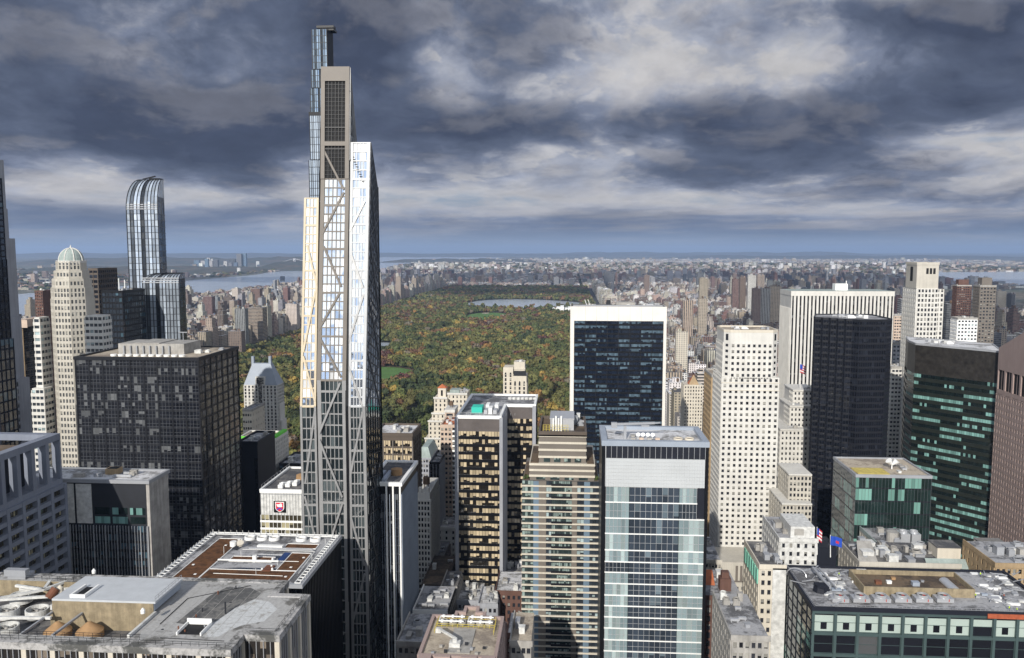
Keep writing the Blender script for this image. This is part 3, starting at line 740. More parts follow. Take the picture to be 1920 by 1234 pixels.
# tan tower between, and a red one far behind
x0, x1, z1 = fr(36, 66, 600, 520); x1 = at(68, 600, 540).x
t = base_thing('apartment_tower', 'round-cornered tan apartment tower left of the domed tower', 'apartment tower', x0, x1, 520, 540)
p = [(x0 + 2, 520), (x1 - 2, 520), (x1, 522), (x1, 538), (x0, 538), (x0, 522)]
floors(t, p, 0, z1 - 5, 46, 3, 'g_wood', 'tan_brick', 'pink_brick', mw=.5, md=.3, bh=1.5, bd=.7); core(t, offset_poly(p, -2), z1 - 5, z1, 'pink_brick', 'penthouse'); roof_cap(t, p, z1 - 5.2, roof='roof_tan', wall='pink_brick')
x0, x1, z1 = fr(65, 80, 545, 900); t = base_thing('apartment_tower', 'thin red brick apartment tower just left of the domed tower', 'apartment tower', x0, x1, 900, 925)
core(t, rect(x0, x1, 900, 925), 0, z1, 'red_brick', 'shaft'); punched(t, [((x0, 900), (x1, 900), 4)], 40, z1 - 1, 44, 1.2, 1.8, 'red_brick', limit=20); clutter(t, x0, x1, 903, 920, z1, 2, 9)

# --- big dark box with fine light mullions
YB = 365
x0, x1, z1 = fr(141, 371.5, 673, YB); yb_ = 410
t = base_thing('office_tower', 'broad black office block with fine pale mullions and a tan roof penthouse', 'office tower', x0, x1, YB, yb_)
P = rect(x0, x1, YB, yb_)
floors(t, P, 0, z1 - .2, 48, (x1 - x0) / 36, 'g_black', 'mullion_grey', 'dark_metal', mw=.11, md=.08, bh=1.0, bd=.06, piers=(4, .75, .25, 'dark_metal'))
f = MB()
for k_ in range(48):
    z = k_ * (z1 - .2) / 48
    for zz in (z + 1.05, z + 2.5): f.bar((x0, YB, zz), (x1, YB, zz), .09, .13, (0, -1, 0))
part('glazing_bar', f, 'mullion_grey', t)
roof_cap(t, P, z1, ph=.9, roof='roof_tan', wall='dark_metal', proud=.6)
bx0, bx1 = at(222, 655, YB + 16).x, at(345, 655, YB + 16).x
pm = MB(); pm.box(bx0, bx1, YB + 16, YB + 34, z1, z1 + 5.2); pm.box(bx0 + 8, bx1 - 12, YB + 15.7, YB + 34.3, z1 + 5.21, z1 + 5.6); ph = part('penthouse', pm, 'concrete', t)
for i in range(10):
    m = MB(); cx = x0 + 14 + i * 3.7; m.cyl(cx, YB + 8, z1 + .16, z1 + 1.1, 1.35, 1.5, 14); part('cooling_fan', m, 'white_paint', t)
for i in range(8):
    m = MB(); cx = bx0 + 3 + i * 3.2; m.box(cx, cx + .5, YB + 14.9, YB + 15.99, z1 + .2, z1 + 4.2); part('duct', m, 'grey_metal', t)
m = MB(); m.rod((bx1 - 5, YB + 26, z1 + 5.6), (bx1 - 5, YB + 26, z1 + 9.6), .2); m.box(bx1 - 7.2, bx1 - 2.8, YB + 25.7, YB + 26.3, z1 + 9.6, z1 + 10, bottom=True); part('antenna', m, 'grey_metal', t)
for i in range(5): m = MB(); m.rod((x0 + 6 + i * 9, YB + 36, z1), (x0 + 6 + i * 9, YB + 36, z1 + 3 + i % 3), .12); part('mast', m, 'white_paint', t)
clutter(t, bx1 + 2, x1 - 3, YB + 20, yb_ - 4, z1, 4, 12, hi=2)

# --- mid-height dark glass building with a blank stone flank
YC = 300
x0, x1, z1 = fr(40, 271.5, 902, YC); yb_ = 316
t = base_thing('office_building', 'dark curtain-wall office building with blank grey stone east flank', 'office building', x0, x1, YC, yb_)
P = rect(x0, x1, YC, yb_); cwid = (x1 - x0) / 42
z2 = at(200, 985, YC).z
floors(t, P, 0, z2, 40, cwid, 'g_blue', 'grey_metal', 'black_metal', mw=.12, md=.4, bh=1.0, bd=.1, piers=(4, .3, .55, 'grey_metal'))
m = MB(); m.box(x0, x1, YC + .4, yb_, z2, z1); part('attic_wall', m, 'charcoal', t)
nb = 7; bw = (x1 - x0) / nb
for i in range(nb):
    a = x0 + i * bw + .5; b = a + bw - 1.0
    m = MB()
    if i < 4:
        m.box(a, b, YC + .05, YC + .42, z2 + .6, z1 - 1.2, bottom=True); part('attic_panel', m, 'dirty_white', t)
    else:
        for k_ in range(2): m.quad((a, YC + .3, z2 + .7 + k_ * 3.6), (b, YC + .3, z2 + .7 + k_ * 3.6), (b, YC + .3, z2 + 3.4 + k_ * 3.6), (a, YC + .3, z2 + 3.4 + k_ * 3.6), [(i * 5, k_), (i * 5 + 5, k_), (i * 5 + 5, k_ + 1), (i * 5, k_ + 1)])
        part('attic_window', m, 'g_teal', t)
m = MB(); m.box(x1 + .02, x1 + 1.3, YC + .6, yb_ - .4, 0, z1 - .9); part('stone_flank', m, matte('flank_stone', (.40, .38, .355), var=.3, scale=.25, streak=.35), t)
roof_cap(t, rect(x0, x1 + 1.4, YC, yb_), z1, ph=.8, roof='roof_white', wall='grey_metal', proud=.5)
clutter(t, x0 + 12, x1 - 6, YC + 4, yb_ - 3, z1, 7, 21, hi=2.2)
m = MB(); m.box(x1 - 21, x1 - 16, YC + 9, YC + 13, z1, z1 + 2.4); m.box(x1 - 20.6, x1 - 16.4, YC + 9.4, YC + 12.6, z1 + 2.4, z1 + 2.45, 1); part('bulkhead', m, ['tan_brick', 'black_hole'], t)

# --- grey-blue granite tower with an open loggia at the left edge: only its east wall shows
Xg = at(113, 820, 285).x; zg = at(106, 812, 285).z
t = base_thing('granite_tower', 'blue-grey granite tower with deep open loggia under its roof, cut by the left edge', 'office tower', Xg - 40, Xg, 215, 285)
ztop = zg; zl = onx(106, 905, Xg).z
E = lambda y, z, d_=0: (Xg + d_, y, z)
core(t, rect(Xg - 40, Xg - 1.0, 215, 285), 0, zl - 1, 'slate_panel')
nb = 9; bw = 70 / nb
m = MB()
for i in range(nb + 1): y = 215 + i * bw; m.box(Xg - 3, Xg, max(215, y - .9), min(285, y + .9), zl, ztop - 2.2)
m.box(Xg - 40, Xg - .02, 215, 285, zl - 1.2, zl + .8, bottom=True); m.box(Xg - 3.02, Xg + .02, 215, 285, ztop - 2.3, ztop, bottom=True); m.box(Xg - 40, Xg - 3.03, 282, 285, ztop - 2.3, ztop, bottom=True); m.box(Xg - 40, Xg - 3.04, 215, 218, ztop - 2.3, ztop, bottom=True)
for i in range(5): m.box(Xg - 40, Xg - 38, 215 + i * 17, 217 + i * 17, zl + .81, ztop - 2.3)
part('loggia_frame', m, 'blue_granite', t)
m = MB(); m.box(Xg - 34, Xg - 7, 222, 278, zl + .8, ztop - 3.5); part('plant_room', m, 'slate_panel', t)
m = MB(); m.box(Xg - 34.2, Xg - 6.8, 221.8, 278.2, ztop - 3.49, ztop - 3.1); part('plant_roof', m, 'roof_brown', t)
fh = 4.0; nfl = int(zl // fh) - 1
wm = MB()
for i in range(nb + 1):
    y = 215 + i * bw; wm.bar(E(y, 0), E(y, zl - 1.2), 1.5, 1.1, (1, 0, 0), sink=1.1)
for k_ in range(nfl + 1):
    z = zl - 1.9 - k_ * fh; wm.bar(E(215, z), E(285, z), 1.5, .95, (1, 0, 0), sink=1.1)
part('granite_frame', wm, 'blue_granite', t)
for i in range(nb):
    for k_ in range(min(11, nfl)):
        m = MB(); ya, yb2 = 215 + i * bw + .9, 215 + (i + 1) * bw - .9; z = zl - 1.9 - (k_ + 1) * fh
        m.quad(E(ya, z, -.7), E(yb2, z, -.7), E(yb2, z + fh, -.7), E(ya, z + fh, -.7), [(i * 9, k_), (i * 9 + 5, k_), (i * 9 + 5, k_ + 1), (i * 9, k_ + 1)])
        for q in range(1, 5): yq = ya + (yb2 - ya) * q / 5; m.bar(E(yq, z, -.7), E(yq, z + fh, -.7), .14, .15, (1, 0, 0), 1)
        part('window', m, ['g_tan', 'dark_metal'], t)

# --- brick-and-sedum roof (centre left), the block in front of the glass skyscraper
zs_ = 140.0; a_ = onz(396, 1005, zs_); b_ = onz(636, 1008, zs_); c_ = onz(553, 1098, zs_)
X0, X1, Yf, Yk = a_.x, b_.x, c_.y, b_.y
t = base_thing('green_roof_building', 'dark office block with a rust-brown planted roof and a white gantry rail', 'office building', X0, X1, Yf, Yk)
P = rect(X0, X1, Yf, Yk)
floors(t, P, 0, zs_ - 1, 34, 1.6, 'g_bronze', 'black_metal', 'black_metal', mw=.5, md=.6, bh=.8, bd=.2, bands=False)
roof_cap(t, P, zs_, ph=.7, roof='roof_grey', wall='grey_metal', proud=.9, pw=.4)
U = lambda u: X0 + (X1 - X0) * u
V = lambda v: Yf + (Yk - Yf) * v
def slab(x0, x1, y0, y1, z, h, mat_, name, par, lab=None):
    m = MB(); m.box(x0, x1, y0, y1, z, z + h); return part(name, m, mat_, par, lab)
zr = zs_ + .16
for (a, b, c, d_) in ((.10, .28, .05, .88), (.285, .90, .05, .235), (.755, .90, .24, .60), (.355, .665, .41, .50), (.66, .90, .70, .80)):
    slab(U(a), U(b), V(c), V(d_), zr, .25, 'sedum', 'sedum_bed', t)
    e = MB(); x0_, x1_, y0_, y1_ = U(a), U(b), V(c), V(d_)
    for (p, q) in (((x0_, y0_), (x1_, y0_)), ((x1_, y0_), (x1_, y1_)), ((x1_, y1_), (x0_, y1_)), ((x0_, y1_), (x0_, y0_))): e.bar((*p, zr), (*q, zr), .22, .42, (0, 0, 1))
    part('bed_kerb', e, 'white_paint', t)
for u in (.33, .425, .52, .73, .84):
    m = MB(); m.ring(U(u), V(.905), zr, zr + 1.1, 1.95, 1.5, 26, 0); m.cyl(U(u), V(.905), zr, zr + .3, 1.5, 1.5, 20, 1); part('fan_collar', m, ['white_paint', 'roof_brown'], t)
g = MB()
def gantry(p, q, dpx, dpy):
    p, q = Vector(p), Vector(q); n = int((q - p).length / 2.2)
    for o in (0, 1.6): v = Vector((dpx, dpy, 0)) * o; g.bar(p + v, q + v, .22, .3, (0, 0, 1))
    for i in range(n + 1): a = p.lerp(q, i / n); g.bar(a, a + Vector((dpx, dpy, 0)) * 1.6, .18, .25, (0, 0, 1)); g.rod(a - Vector((dpx, dpy, 0)) * .5 - Vector((0, 0, 1)), a - Vector((dpx, dpy, 0)) * .1 + Vector((0, 0, 1.1)), .06, 4)
zz = zs_ + .75
gantry((X0 + .2, Yf, zz), (X0 + .2, Yk, zz), 1, 0); gantry((X1 - .2, Yf, zz), (X1 - .2, Yk, zz), -1, 0); gantry((X0, Yk - .2, zz), (X1, Yk - .2, zz), 0, -1)
part('gantry_rail', g, 'white_paint', t)
slab(U(.47), U(.66), V(.665), V(.70), zr, 1.5, 'white_paint', 'air_handler', t); slab(U(.42), U(.9), V(.63), V(.645), zr + .8, .5, 'silver', 'duct', t)
slab(U(.28), U(.72), V(.395), V(.405), zr + .5, .4, 'white_paint', 'duct', t)
m = MB(); m.cyl(U(.27), V(.72), zr, zr + 1.9, 1.2, 1.2, 16); part('tank', m, 'white_paint', t)
m = MB(); m.rod((U(.33), V(.70), zr + 1.2), (U(.335), V(.69), zr + 2.1), 1.15, 16, r2=1.2); part('satellite_dish', m, 'cream_stone', t)
m = MB(); m.box(U(.305), U(.32), V(.66), V(.68), zr, zr + 1); m.poly([(U(.27), V(.66), zr + .02), (U(.33), V(.64), zr + .02), (U(.33), V(.70), zr + 1.8)]); part('dish_mount', m, 'charcoal', t)
m = MB(); m.cyl(U(.54), V(.42), zr, zr + 2.1, .8, .75, 12); part('vent_hood', m, 'white_paint', t)
slab(U(.66), U(.72), V(.22), V(.33), zr, .5, 'rust', 'equipment_base', t); slab(U(.70), U(.745), V(.42), V(.60), zr, .4, matte('blue_tarp', (.02, .05, .16)), 'tarpaulin', t)
for (u, v) in ((.66, .45), (.70, .31), (.725, .25), (.655, .245)):
    m = MB(); m.cyl(U(u), V(v), zr, zr + .9, .42, .3, 10); part('vent_hood', m, 'white_paint', t)
for (u, v) in ((.13, .3), (.2, .72), (.86, .5), (.85, .12), (.22, .12), (.83, .3), (.25, .85)):
    slab(U(u), U(u) + .8, V(v), V(v) + .8, zr + .25, .12, 'white_paint', 'hatch', t)

# --- wide pale roof in the lower left corner
z8 = 157.0
e1 = onz(535.7, 1090, z8); e2 = onz(576, 1116, z8); e3 = onz(519, 1189, z8); e4 = onz(429, 1216, z8); wl = onz(-40, 1130, z8)
XL = -190.0; YN, YE1 = e1.y, e2.y
t = base_thing('flat_roof_block', 'large pale flat-roofed block with fan pits and cream piers in the lower left corner', 'office building', XL, e2.x, e4.y, YN)
P = [(XL, e4.y), (e4.x, e4.y), (e4.x + 2.5, e3.y - .2), (e3.x, e3.y), (e2.x, e2.y), (e1.x + .5, e2.y), (e1.x, YN), (XL, YN)]
P = [(XL, e4.y), (e4.x, e4.y), (e4.x, e3.y), (e2.x, e3.y), (e2.x, e2.y), (e1.x, e2.y), (e1.x, YN), (XL, YN)]
g = MB(); g.prism(P, 0, z8 - 1.5, 0, 1.3, 3.8, top=False); part('glass_wall', g, 'g_wood', t)
fm, pm2 = MB(), MB()
for i in range(len(P)):
    A, B = P[i], P[(i + 1) % len(P)]; L = math.hypot(B[0] - A[0], B[1] - A[1]); nbay = max(1, round(L / 6.6))
    wallgrid(fm, A, B, 60, z8 - 1.5, nbay * 5, 1, .16, .3); wallgrid(pm2, A, B, 60, z8 - 1.52, nbay, 1, 1.15, .55)
part('mullion_frame', fm, 'silver', t); part('pier_frame', pm2, 'cream_stone', t)
roof8 = roofmat('roof_pale', (.39, .385, .375), (.135, .13, .12), .38, .06)
m = MB(); m.prism(offset_poly(P, .7), z8 - 1.6, z8, top=False); m.mi = [0] * len(m.f)
o2, i2 = offset_poly(P, .7), offset_poly(P, -1.2)
for i in range(len(P)):
    j = (i + 1) % len(P); m.quad((*o2[i], z8), (*o2[j], z8), (*i2[j], z8 + .02), (*i2[i], z8 + .02)); m.quad((*i2[i], z8 + .02), (*i2[j], z8 + .02), (*offset_poly(P, -1.5)[j], z8 - .18), (*offset_poly(P, -1.5)[i], z8 - .18))
part('roof_edge', m, roofmat('roof_edge', (.42, .41, .40), (.10, .10, .095), .6, .12), t)
# fan pit (south-west) and roof deck laid round it
pa = onz(-30, 1190, z8); pb = onz(232, 1195, z8 - 2); pnorth = onz(120, 1090, z8).y
px0, px1, py0, py1 = XL + 2, onz(246, 1192, z8).x, pa.y + 1.0, pnorth
ys_mid = onz(270, 1150, z8).y
deck = MB()
xb_ = i2[4][0]
def dk(x0, x1, y0, y1): deck.quad((x0, y0, z8 - .16), (x1, y0, z8 - .16), (x1, y1, z8 - .16), (x0, y1, z8 - .16))
pe = onz(172, 1090, z8).x          # the back part of the pit ends further west
dk(XL, e4.x, e4.y, py0); dk(px1, e4.x, py0, ys_mid); dk(XL, px0, py0, py1); dk(pe, e4.x, ys_mid, py1); dk(XL, e1.x, py1, YN - .3); dk(e4.x, e2.x - .5, e3.y, e2.y); dk(e4.x, e1.x, e2.y, py1)
part('roof', deck, roof8, t)
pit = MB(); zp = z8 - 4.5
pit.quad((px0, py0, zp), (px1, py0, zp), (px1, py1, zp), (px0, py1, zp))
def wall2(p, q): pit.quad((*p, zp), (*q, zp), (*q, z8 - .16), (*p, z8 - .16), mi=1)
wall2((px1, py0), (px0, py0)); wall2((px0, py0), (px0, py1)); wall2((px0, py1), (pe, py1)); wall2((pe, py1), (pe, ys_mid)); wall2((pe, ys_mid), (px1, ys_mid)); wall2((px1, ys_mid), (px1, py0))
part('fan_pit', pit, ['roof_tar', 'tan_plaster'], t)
# tan wall and raised white deck
sx0, sx1 = onz(92, 1150, z8).x, onz(278, 1160, z8).x; sy0, sy1 = ys_mid, onz(300, 1106, z8).y
m = MB(); m.box(sx0, sx1, sy0 - .25, sy0, zp, z8 + 2.6); part('plant_wall', m, 'tan_plaster', t)
m = MB(); m.box(sx0, sx1 + .6, sy0 - .3, sy1, z8 + 2.61, z8 + 3.1, bottom=True); rdk = part('raised_deck', m, matte('deck_white', (.48, .50, .52), var=.1, scale=.3), t)
m = MB(); m.box(sx0 + .3, sx1 - .6, sy0 + .3, sy1 - .5, z8 - .1, z8 + 2.6); part('plant_room', m, 'charcoal', t)
m = MB(); m.box(sx1 - .55, sx1 + .1, sy0, sy1 - .1, z8 + .6, z8 + 2.5, bottom=True); part('louvre_fascia', m, 'lead_roof', t)
m = MB(); hx = sx0 + 4; m.box(hx, hx + .5, sy0 + 1, sy0 + 7, z8 + 3.11, z8 + 3.9); m.box(hx + 3.4, hx + 3.9, sy0 + 1, sy0 + 7, z8 + 3.11, z8 + 3.9); m.box(hx, hx + 3.9, sy0 + .6, sy0 + .99, z8 + 3.11, z8 + 3.9); m.box(hx + .5, hx + 3.4, sy0 + 1, sy0 + 7, z8 + 3.11, z8 + 3.15, 1); part('roof_well', m, ['white_paint', 'black_hole'], t)
m = MB()
for i in range(9): y = sy0 + (sy1 - sy0) * i / 8; m.rod((sx1 + .4, y, z8 + 3.1), (sx1 + .4, y, z8 + 4.2), .05, 4)
for h in (3.65, 4.2): m.rod((sx1 + .4, sy0, z8 + h), (sx1 + .4, sy1, z8 + h), .05, 4)
part('guard_rail', m, 'grey_metal', t)
m = MB()
for yy, xa2, xb2 in ((py0 - .7, XL + 60, px1 + 3), (py1 + .5, onz(60, 1080, z8).x, pe)):
    for h in (.55, 1.1): m.rod((xa2, yy, z8 + h), (xb2, yy, z8 + h), .045, 4)
    x = xa2
    while x < xb2: m.rod((x, yy, z8 - .1), (x, yy, z8 + 1.1), .05, 4); x += 2.2
part('guard_rail', m, 'dark_metal', t)
# beams over the pit, fans, cones
m = MB(); zb_ = z8 - .7
for (p, q) in (((-20, 1128), (128, 1118)), ((30, 1100), (82, 1108)), ((82, 1108), (96, 1089)), ((82, 1108), (125, 1092)), ((-20, 1160), (96, 1161)), ((0, 1124), (82, 1108))):
    a, b = onz(*p, zb_), onz(*q, zb_); m.bar(a, b, .7, .6, (0, 0, 1))
part('steel_beam', m, 'dirty_white', t)
for (qx, qy) in ((14, 1145), (70, 1145), (12, 1178), (58, 1101), (125, 1099), (40, 1118)):
    c = onz(qx, qy, z8 - 2.2); m = MB(); rr = 2.75
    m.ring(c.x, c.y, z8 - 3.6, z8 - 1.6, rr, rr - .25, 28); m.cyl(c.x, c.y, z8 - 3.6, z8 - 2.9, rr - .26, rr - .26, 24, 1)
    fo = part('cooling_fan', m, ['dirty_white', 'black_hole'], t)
    m = MB()
    for k_ in range(5): a = k_ * 1.2566; m.bar((c.x, c.y, z8 - 2.4), (c.x + 2.4 * math.cos(a), c.y + 2.4 * math.sin(a), z8 - 2.3), .55, .1, (.2 * math.sin(a), -.2 * math.cos(a), 1))
    m.cyl(c.x, c.y, z8 - 2.5, z8 - 1.9, .45, .3, 10); part('fan_blade', m, 'concrete', fo)
for (qx, qy) in ((108, 1180), (168, 1180)):
    c = onz(qx, qy, z8 - 2.6); m = MB(); m.cyl(c.x, c.y, zp, z8 - 2.9, 3.1, 3.1, 28); m.cyl(c.x, c.y, z8 - 2.9, z8 - .7, 3.15, .4, 28); part('cone_hood', m, 'tan_cone', t)
    m = MB(); m.bar((c.x - 3.9, py0 + .3, z8 - .6), (c.x - 3.9, ys_mid - .3, z8 - .6), .5, .5, (0, 0, 1)); part('steel_beam', m, 'grey_metal', t)
m = MB(); m.bar((px1 - .2, py0, z8 - .1), (px1 - .2, ys_mid, z8 - .1), .6, .7, (0, 0, 1)); m.bar((pe, ys_mid + .5, z8 - .1), (pe, py1, z8 - .1), .5, 1.2, (0, 0, 1)); part('pit_kerb', m, 'dirty_white', t)
c = onz(105, 1108, z8 + 1); m = MB(); m.rod((c.x - 1.0, c.y - 1.6, z8 - .3), (c.x, c.y, z8 + 1.6), 1.1, 12); part('exhaust_duct', m, 'rust', t)
m = MB(); m.cyl(c.x + .6, c.y + .8, z8, z8 + 1.6, .9, .8, 12); m.cyl(c.x + .6, c.y + .8, z8 + 1.6, z8 + 2.2, .8, .2, 12); part('vent_hood', m, 'cream_stone', t)
c = onz(35, 1076, z8 + 1); m = MB(); m.box(c.x - 3, c.x + 3, c.y - 1.6, c.y + .2, z8 + .8, z8 + 2.6, bottom=True); m.box(c.x - 2.5, c.x + 2.5, c.y - 1, c.y + 3, z8 - .1, z8 + .8); part('window_washing_rig', m, 'grey_metal', t)
c0, c1 = onz(330, 1190, z8), onz(392, 1176, z8); m = MB()
x0, x1, y0, y1 = c0.x, c1.x, c0.y, c1.y + 1.4
m.box(x0, x1, y1, y1 + .3, z8 - .15, z8 + 1.3); m.box(x0, x0 + .3, y0, y1, z8 - .15, z8 + .6); m.box(x1 - .3, x1, y0, y1, z8 - .15, z8 + .6); m.box(x0 + .3, x1 - .3, y0 + .5, y1, z8 - .15, z8 - .1, 1)
part('stair_well', m, ['white_paint', 'black_hole'], t)
m = MB(); p = onz(423, 1150, z8); m.cyl(p.x, p.y, z8 - .1, z8 + 2.8, .22, .22, 8); part('vent_pipe', m, 'charcoal', t)
m = MB(); pts = [(375, 1175), (330, 1168), (392, 1118), (425, 1101), (470, 1102), (490, 1112), (480, 1122), (440, 1140), (415, 1160)]
m.poly([tuple(onz(*q, z8 - .155)) for q in reversed(pts)]); part('dark_membrane', m, roofmat('membrane', (.10, .10, .10), (.19, .185, .175), .5, .16), t)
m = MB(); pts = [(408, 1163), (440, 1141), (478, 1124), (505, 1128), (520, 1142), (495, 1165), (455, 1172), (430, 1182), (405, 1196), (380, 1192), (385, 1178)]
m.poly([tuple(onz(*q, z8 - .152)) for q in reversed(pts)]); part('white_patch', m, roofmat('patch_white', (.52, .53, .53), (.34, .33, .31), .25, .3), t)
for (qx, qy) in ((268, 1150), (180, 1090), (176, 1056 + 18)):
    p = onz(qx, qy, z8 + (3.1 if qx == 268 else 0)); m = MB(); zb2 = z8 + (3.1 if qx == 268 else -.15); m.cyl(p.x, p.y, zb2, zb2 + .7, .5, .5, 10); m.cyl(p.x, p.y, zb2 + .7, zb2 + 1.3, .55, .15, 10); part('vent_hood', m, 'white_paint', t)

# seams, drains, cables and small vents on the wide pale roof
t8 = bpy.data.objects['flat_roof_block']
rs = random.Random(8); xr0, xr1 = sx1 + 1.5, e4.x - .8
m = MB()
for i in range(9): x = xr0 + (xr1 - xr0) * i / 8; m.box(x - .05, x + .05, py0 + .5, py1 - .5, z8 - .155, z8 - .135)
for i in range(4): y = py1 + .8 + i * 1.2; m.box(XL + 40, e1.x - 1.5, y - .03, y + .03, z8 - .155, z8 - .14)
part('membrane_seam', m, 'concrete', t8)
m = MB()
for (a, b) in (((300, 1170), (352, 1122)), ((352, 1122), (470, 1098)), ((300, 1196), (420, 1202))):
    p, q = onz(*a, z8 - .05), onz(*b, z8 - .05); m.rod(p, q, .09, 5)
part('conduit', m, 'charcoal', t8)
for i in range(14):
    p = onz(rs.uniform(290, 520), rs.uniform(1096, 1185), z8 - .15)
    if not (xr0 < p.x < xr1 and py0 + 1 < p.y < py1 - 1): continue
    m = MB(); h = rs.uniform(.3, .9)
    if i % 3: m.cyl(p.x, p.y, z8 - .15, z8 - .15 + h, .16, .16, 8); m.cyl(p.x, p.y, z8 - .15 + h, z8 + h, .24, .1, 8); part('vent_pipe', m, rs.choice(['grey_metal', 'charcoal', 'rust']), t8)
    else: m.cyl(p.x, p.y, z8 - .152, z8 - .12, .35, .3, 10); part('roof_drain', m, 'charcoal', t8)
m = MB()
for h in (.5, 1.0): m.rod((XL + 60, e4.y + .5, z8 + h), (e4.x - .5, e4.y + .5, z8 + h), .04, 4); m.rod((e2.x - .5, e3.y + .5, z8 + h), (e2.x - .5, e2.y - .5, z8 + h), .04, 4); m.rod((e4.x + .5, e3.y + .5, z8 + h), (e2.x - .5, e3.y + .5, z8 + h), .04, 4)
x = XL + 60
while x < e4.x: m.rod((x, e4.y + .5, z8), (x, e4.y + .5, z8 + 1), .045, 4); x += 2
y = e3.y + .5
while y < e2.y: m.rod((e2.x - .5, y, z8), (e2.x - .5, y, z8 + 1), .045, 4); y += 2
part('guard_rail', m, 'dark_metal', t8)
# puddles and thin pipes on the planted roof
t9 = bpy.data.objects['green_roof_building']
pud = matte('puddle', (.05, .06, .08), rough=.12, var=.2, spec=.6)
for (pts) in ([(470, 1042), (505, 1036), (540, 1041), (536, 1052), (500, 1056), (474, 1052)], [(400, 1066), (450, 1064), (520, 1066), (515, 1071), (440, 1072), (398, 1071)]):
    m = MB(); m.poly([tuple(onz(*q, zr + .012)) for q in pts][::-1]); part('puddle', m, pud, t9)
m = MB()
for (a, b) in (((455, 1030), (590, 1034)), ((430, 1050), (560, 1053)), ((400, 1075), (530, 1080)), ((590, 1034), (560, 1075))): m.rod(onz(*a, zr + .5), onz(*b, zr + .5), .1, 5)
part('white_pipe', m, 'white_paint', t9)
for (a, b) in ((452, 1046), (520, 1060), (585, 1052), (420, 1040), (480, 1078), (610, 1020)):
    p = onz(a, b, zr); m = MB(); m.rod((p.x, p.y, zr), (p.x, p.y, zr + rs.uniform(1.5, 3.2)), .06, 5); part('mast', m, 'white_paint', t9)
# --- white panelled block with the shield sign
YW = 330
x0, x1, z1 = fr(490, 575, 974, YW); x1 += 3; z1 = at(530, 972, YW).z; ybk = 366
t = base_thing('panelled_building', 'white-panelled office block carrying the red shield sign', 'office building', x0, x1, YW, ybk)
P = rect(x0, x1, YW, ybk); zt_ = z1
zat = at(530, 962 + 0, YW).z
zp1 = at(530, 992 - 24, YW).z
z_a = at(530, 922, YW).z          # roof line
z_b = at(530, 966, YW).z          # foot of the blank attic
core(t, P, z_b, z_a, 'dirty_white', 'attic_wall')
f = MB()
for i in range(19): x = x0 + (x1 - x0) * i / 18; f.bar((x, YW, z_b), (x, YW, z_a), .10, .16, (0, -1, 0))
f.bar((x0, YW, z_a - 1.1), (x1, YW, z_a - 1.1), .2, .2, (0, -1, 0)); part('panel_joint', f, 'grey_metal', t)
floors(t, P, z_b - 3.15 * 32, z_b, 32, (x1 - x0) / 13, 'g_tan', 'white_panel', 'white_panel', mw=.16, md=.25, bh=.85, bd=.35)
roof_cap(t, P, z_a, ph=1.0, roof='roof_tar', wall='white_panel')
m = MB(); m.cyl(x0 + 12.2, YW + 17, z_a, z_a + 2.6, 2.7, 2.4, 18); m.cyl(x0 + 12.2, YW + 17, z_a + 2.6, z_a + 3.1, 2.5, 1.2, 18); part('tank', m, 'tan_cone', t)
for k_ in range(3): m = MB(); m.box(x0 + 6 + k_ * 2.4, x0 + 8 + k_ * 2.4, YW + 4 + k_ * 2, YW + 9 + k_ * 2, z_a, z_a + 1.6); m.ring(x0 + 7 + k_ * 2.4, YW + 6 + k_ * 2, z_a + 1.6, z_a + 2.1, .9, .7, 14); part('cooling_fan', m, 'white_paint', t)
f = MB()
for h in (1.6, 2.6): f.rod((x0 + .3, YW + .3, z_a + h), (x0 + .3, ybk - .3, z_a + h), .06, 4)
for i in range(10): y = YW + .5 + i * 3.8; f.rod((x0 + .3, y, z_a + 1), (x0 + .3, y, z_a + 2.6), .06, 4)
part('guard_rail', f, 'silver', t)
# shield sign
sg = thing('shield_sign', 'black square sign with a red, white and blue shield on the white-panelled block', 'sign', (at(525, 950, YW).x, YW - .3, at(525, 950, YW).z))
sc, sx_, sz_ = at(525, 950, YW), .215, .215
def shp(pts, yo, mat_, name, nrm=None):
    m = MB(); Q = [(sc.x + a * sx_, YW - .3 - yo, sc.z + b * sz_) for a, b in pts]; n = len(Q); m.poly(Q)
    for i in range(n): j = (i + 1) % n; a, b = Q[i], Q[j]; m.quad((a[0], a[1], a[2]), (a[0], a[1] + .12, a[2]), (b[0], b[1] + .12, b[2]), (b[0], b[1], b[2]))
    return part(name, m, mat_, sg)
sq = [(-12, -11.5), (12, -11.5), (12, 11.5), (-12, 11.5)]
shp(sq, 0, 'black_metal', 'board')
shield = [(-9, 10), (-9, -2), (-8, -5), (-5, -8), (0, -10.6), (5, -8), (8, -5), (9, -2), (9, 10)]
shp(list(shield), .13, 'white_paint', 'shield_edge')
sh2 = [(a * .82, (b - .3) * .86 + .2) for a, b in shield]
shp(sh2, .26, matte('sign_red', (.62, .02, .05), var=.03), 'shield')
shp([(-5.2, 3.2), (-4.8, 1.6), (-3.6, .2), (-1, .1), (0.5, -.2), (3, .1), (5.4, .2), (6, 1.6), (5.0, 3.2), (5.4, 5), (4.4, 6.8), (2.6, 7.6), (.8, 6.6), (-.6, 5.6), (-3, 5.6), (-5.8, 6.0), (-6, 5.0)][::-1][::-1], .39, 'white_paint', 'lion')
shp([(-6.2, -4.6), (-4.6, -6.4), (0, -2.6), (4.6, -6.4), (6.2, -4.6), (0, .0)], .39, matte('sign_blue', (.07, .07, .42), var=.03), 'chevron')

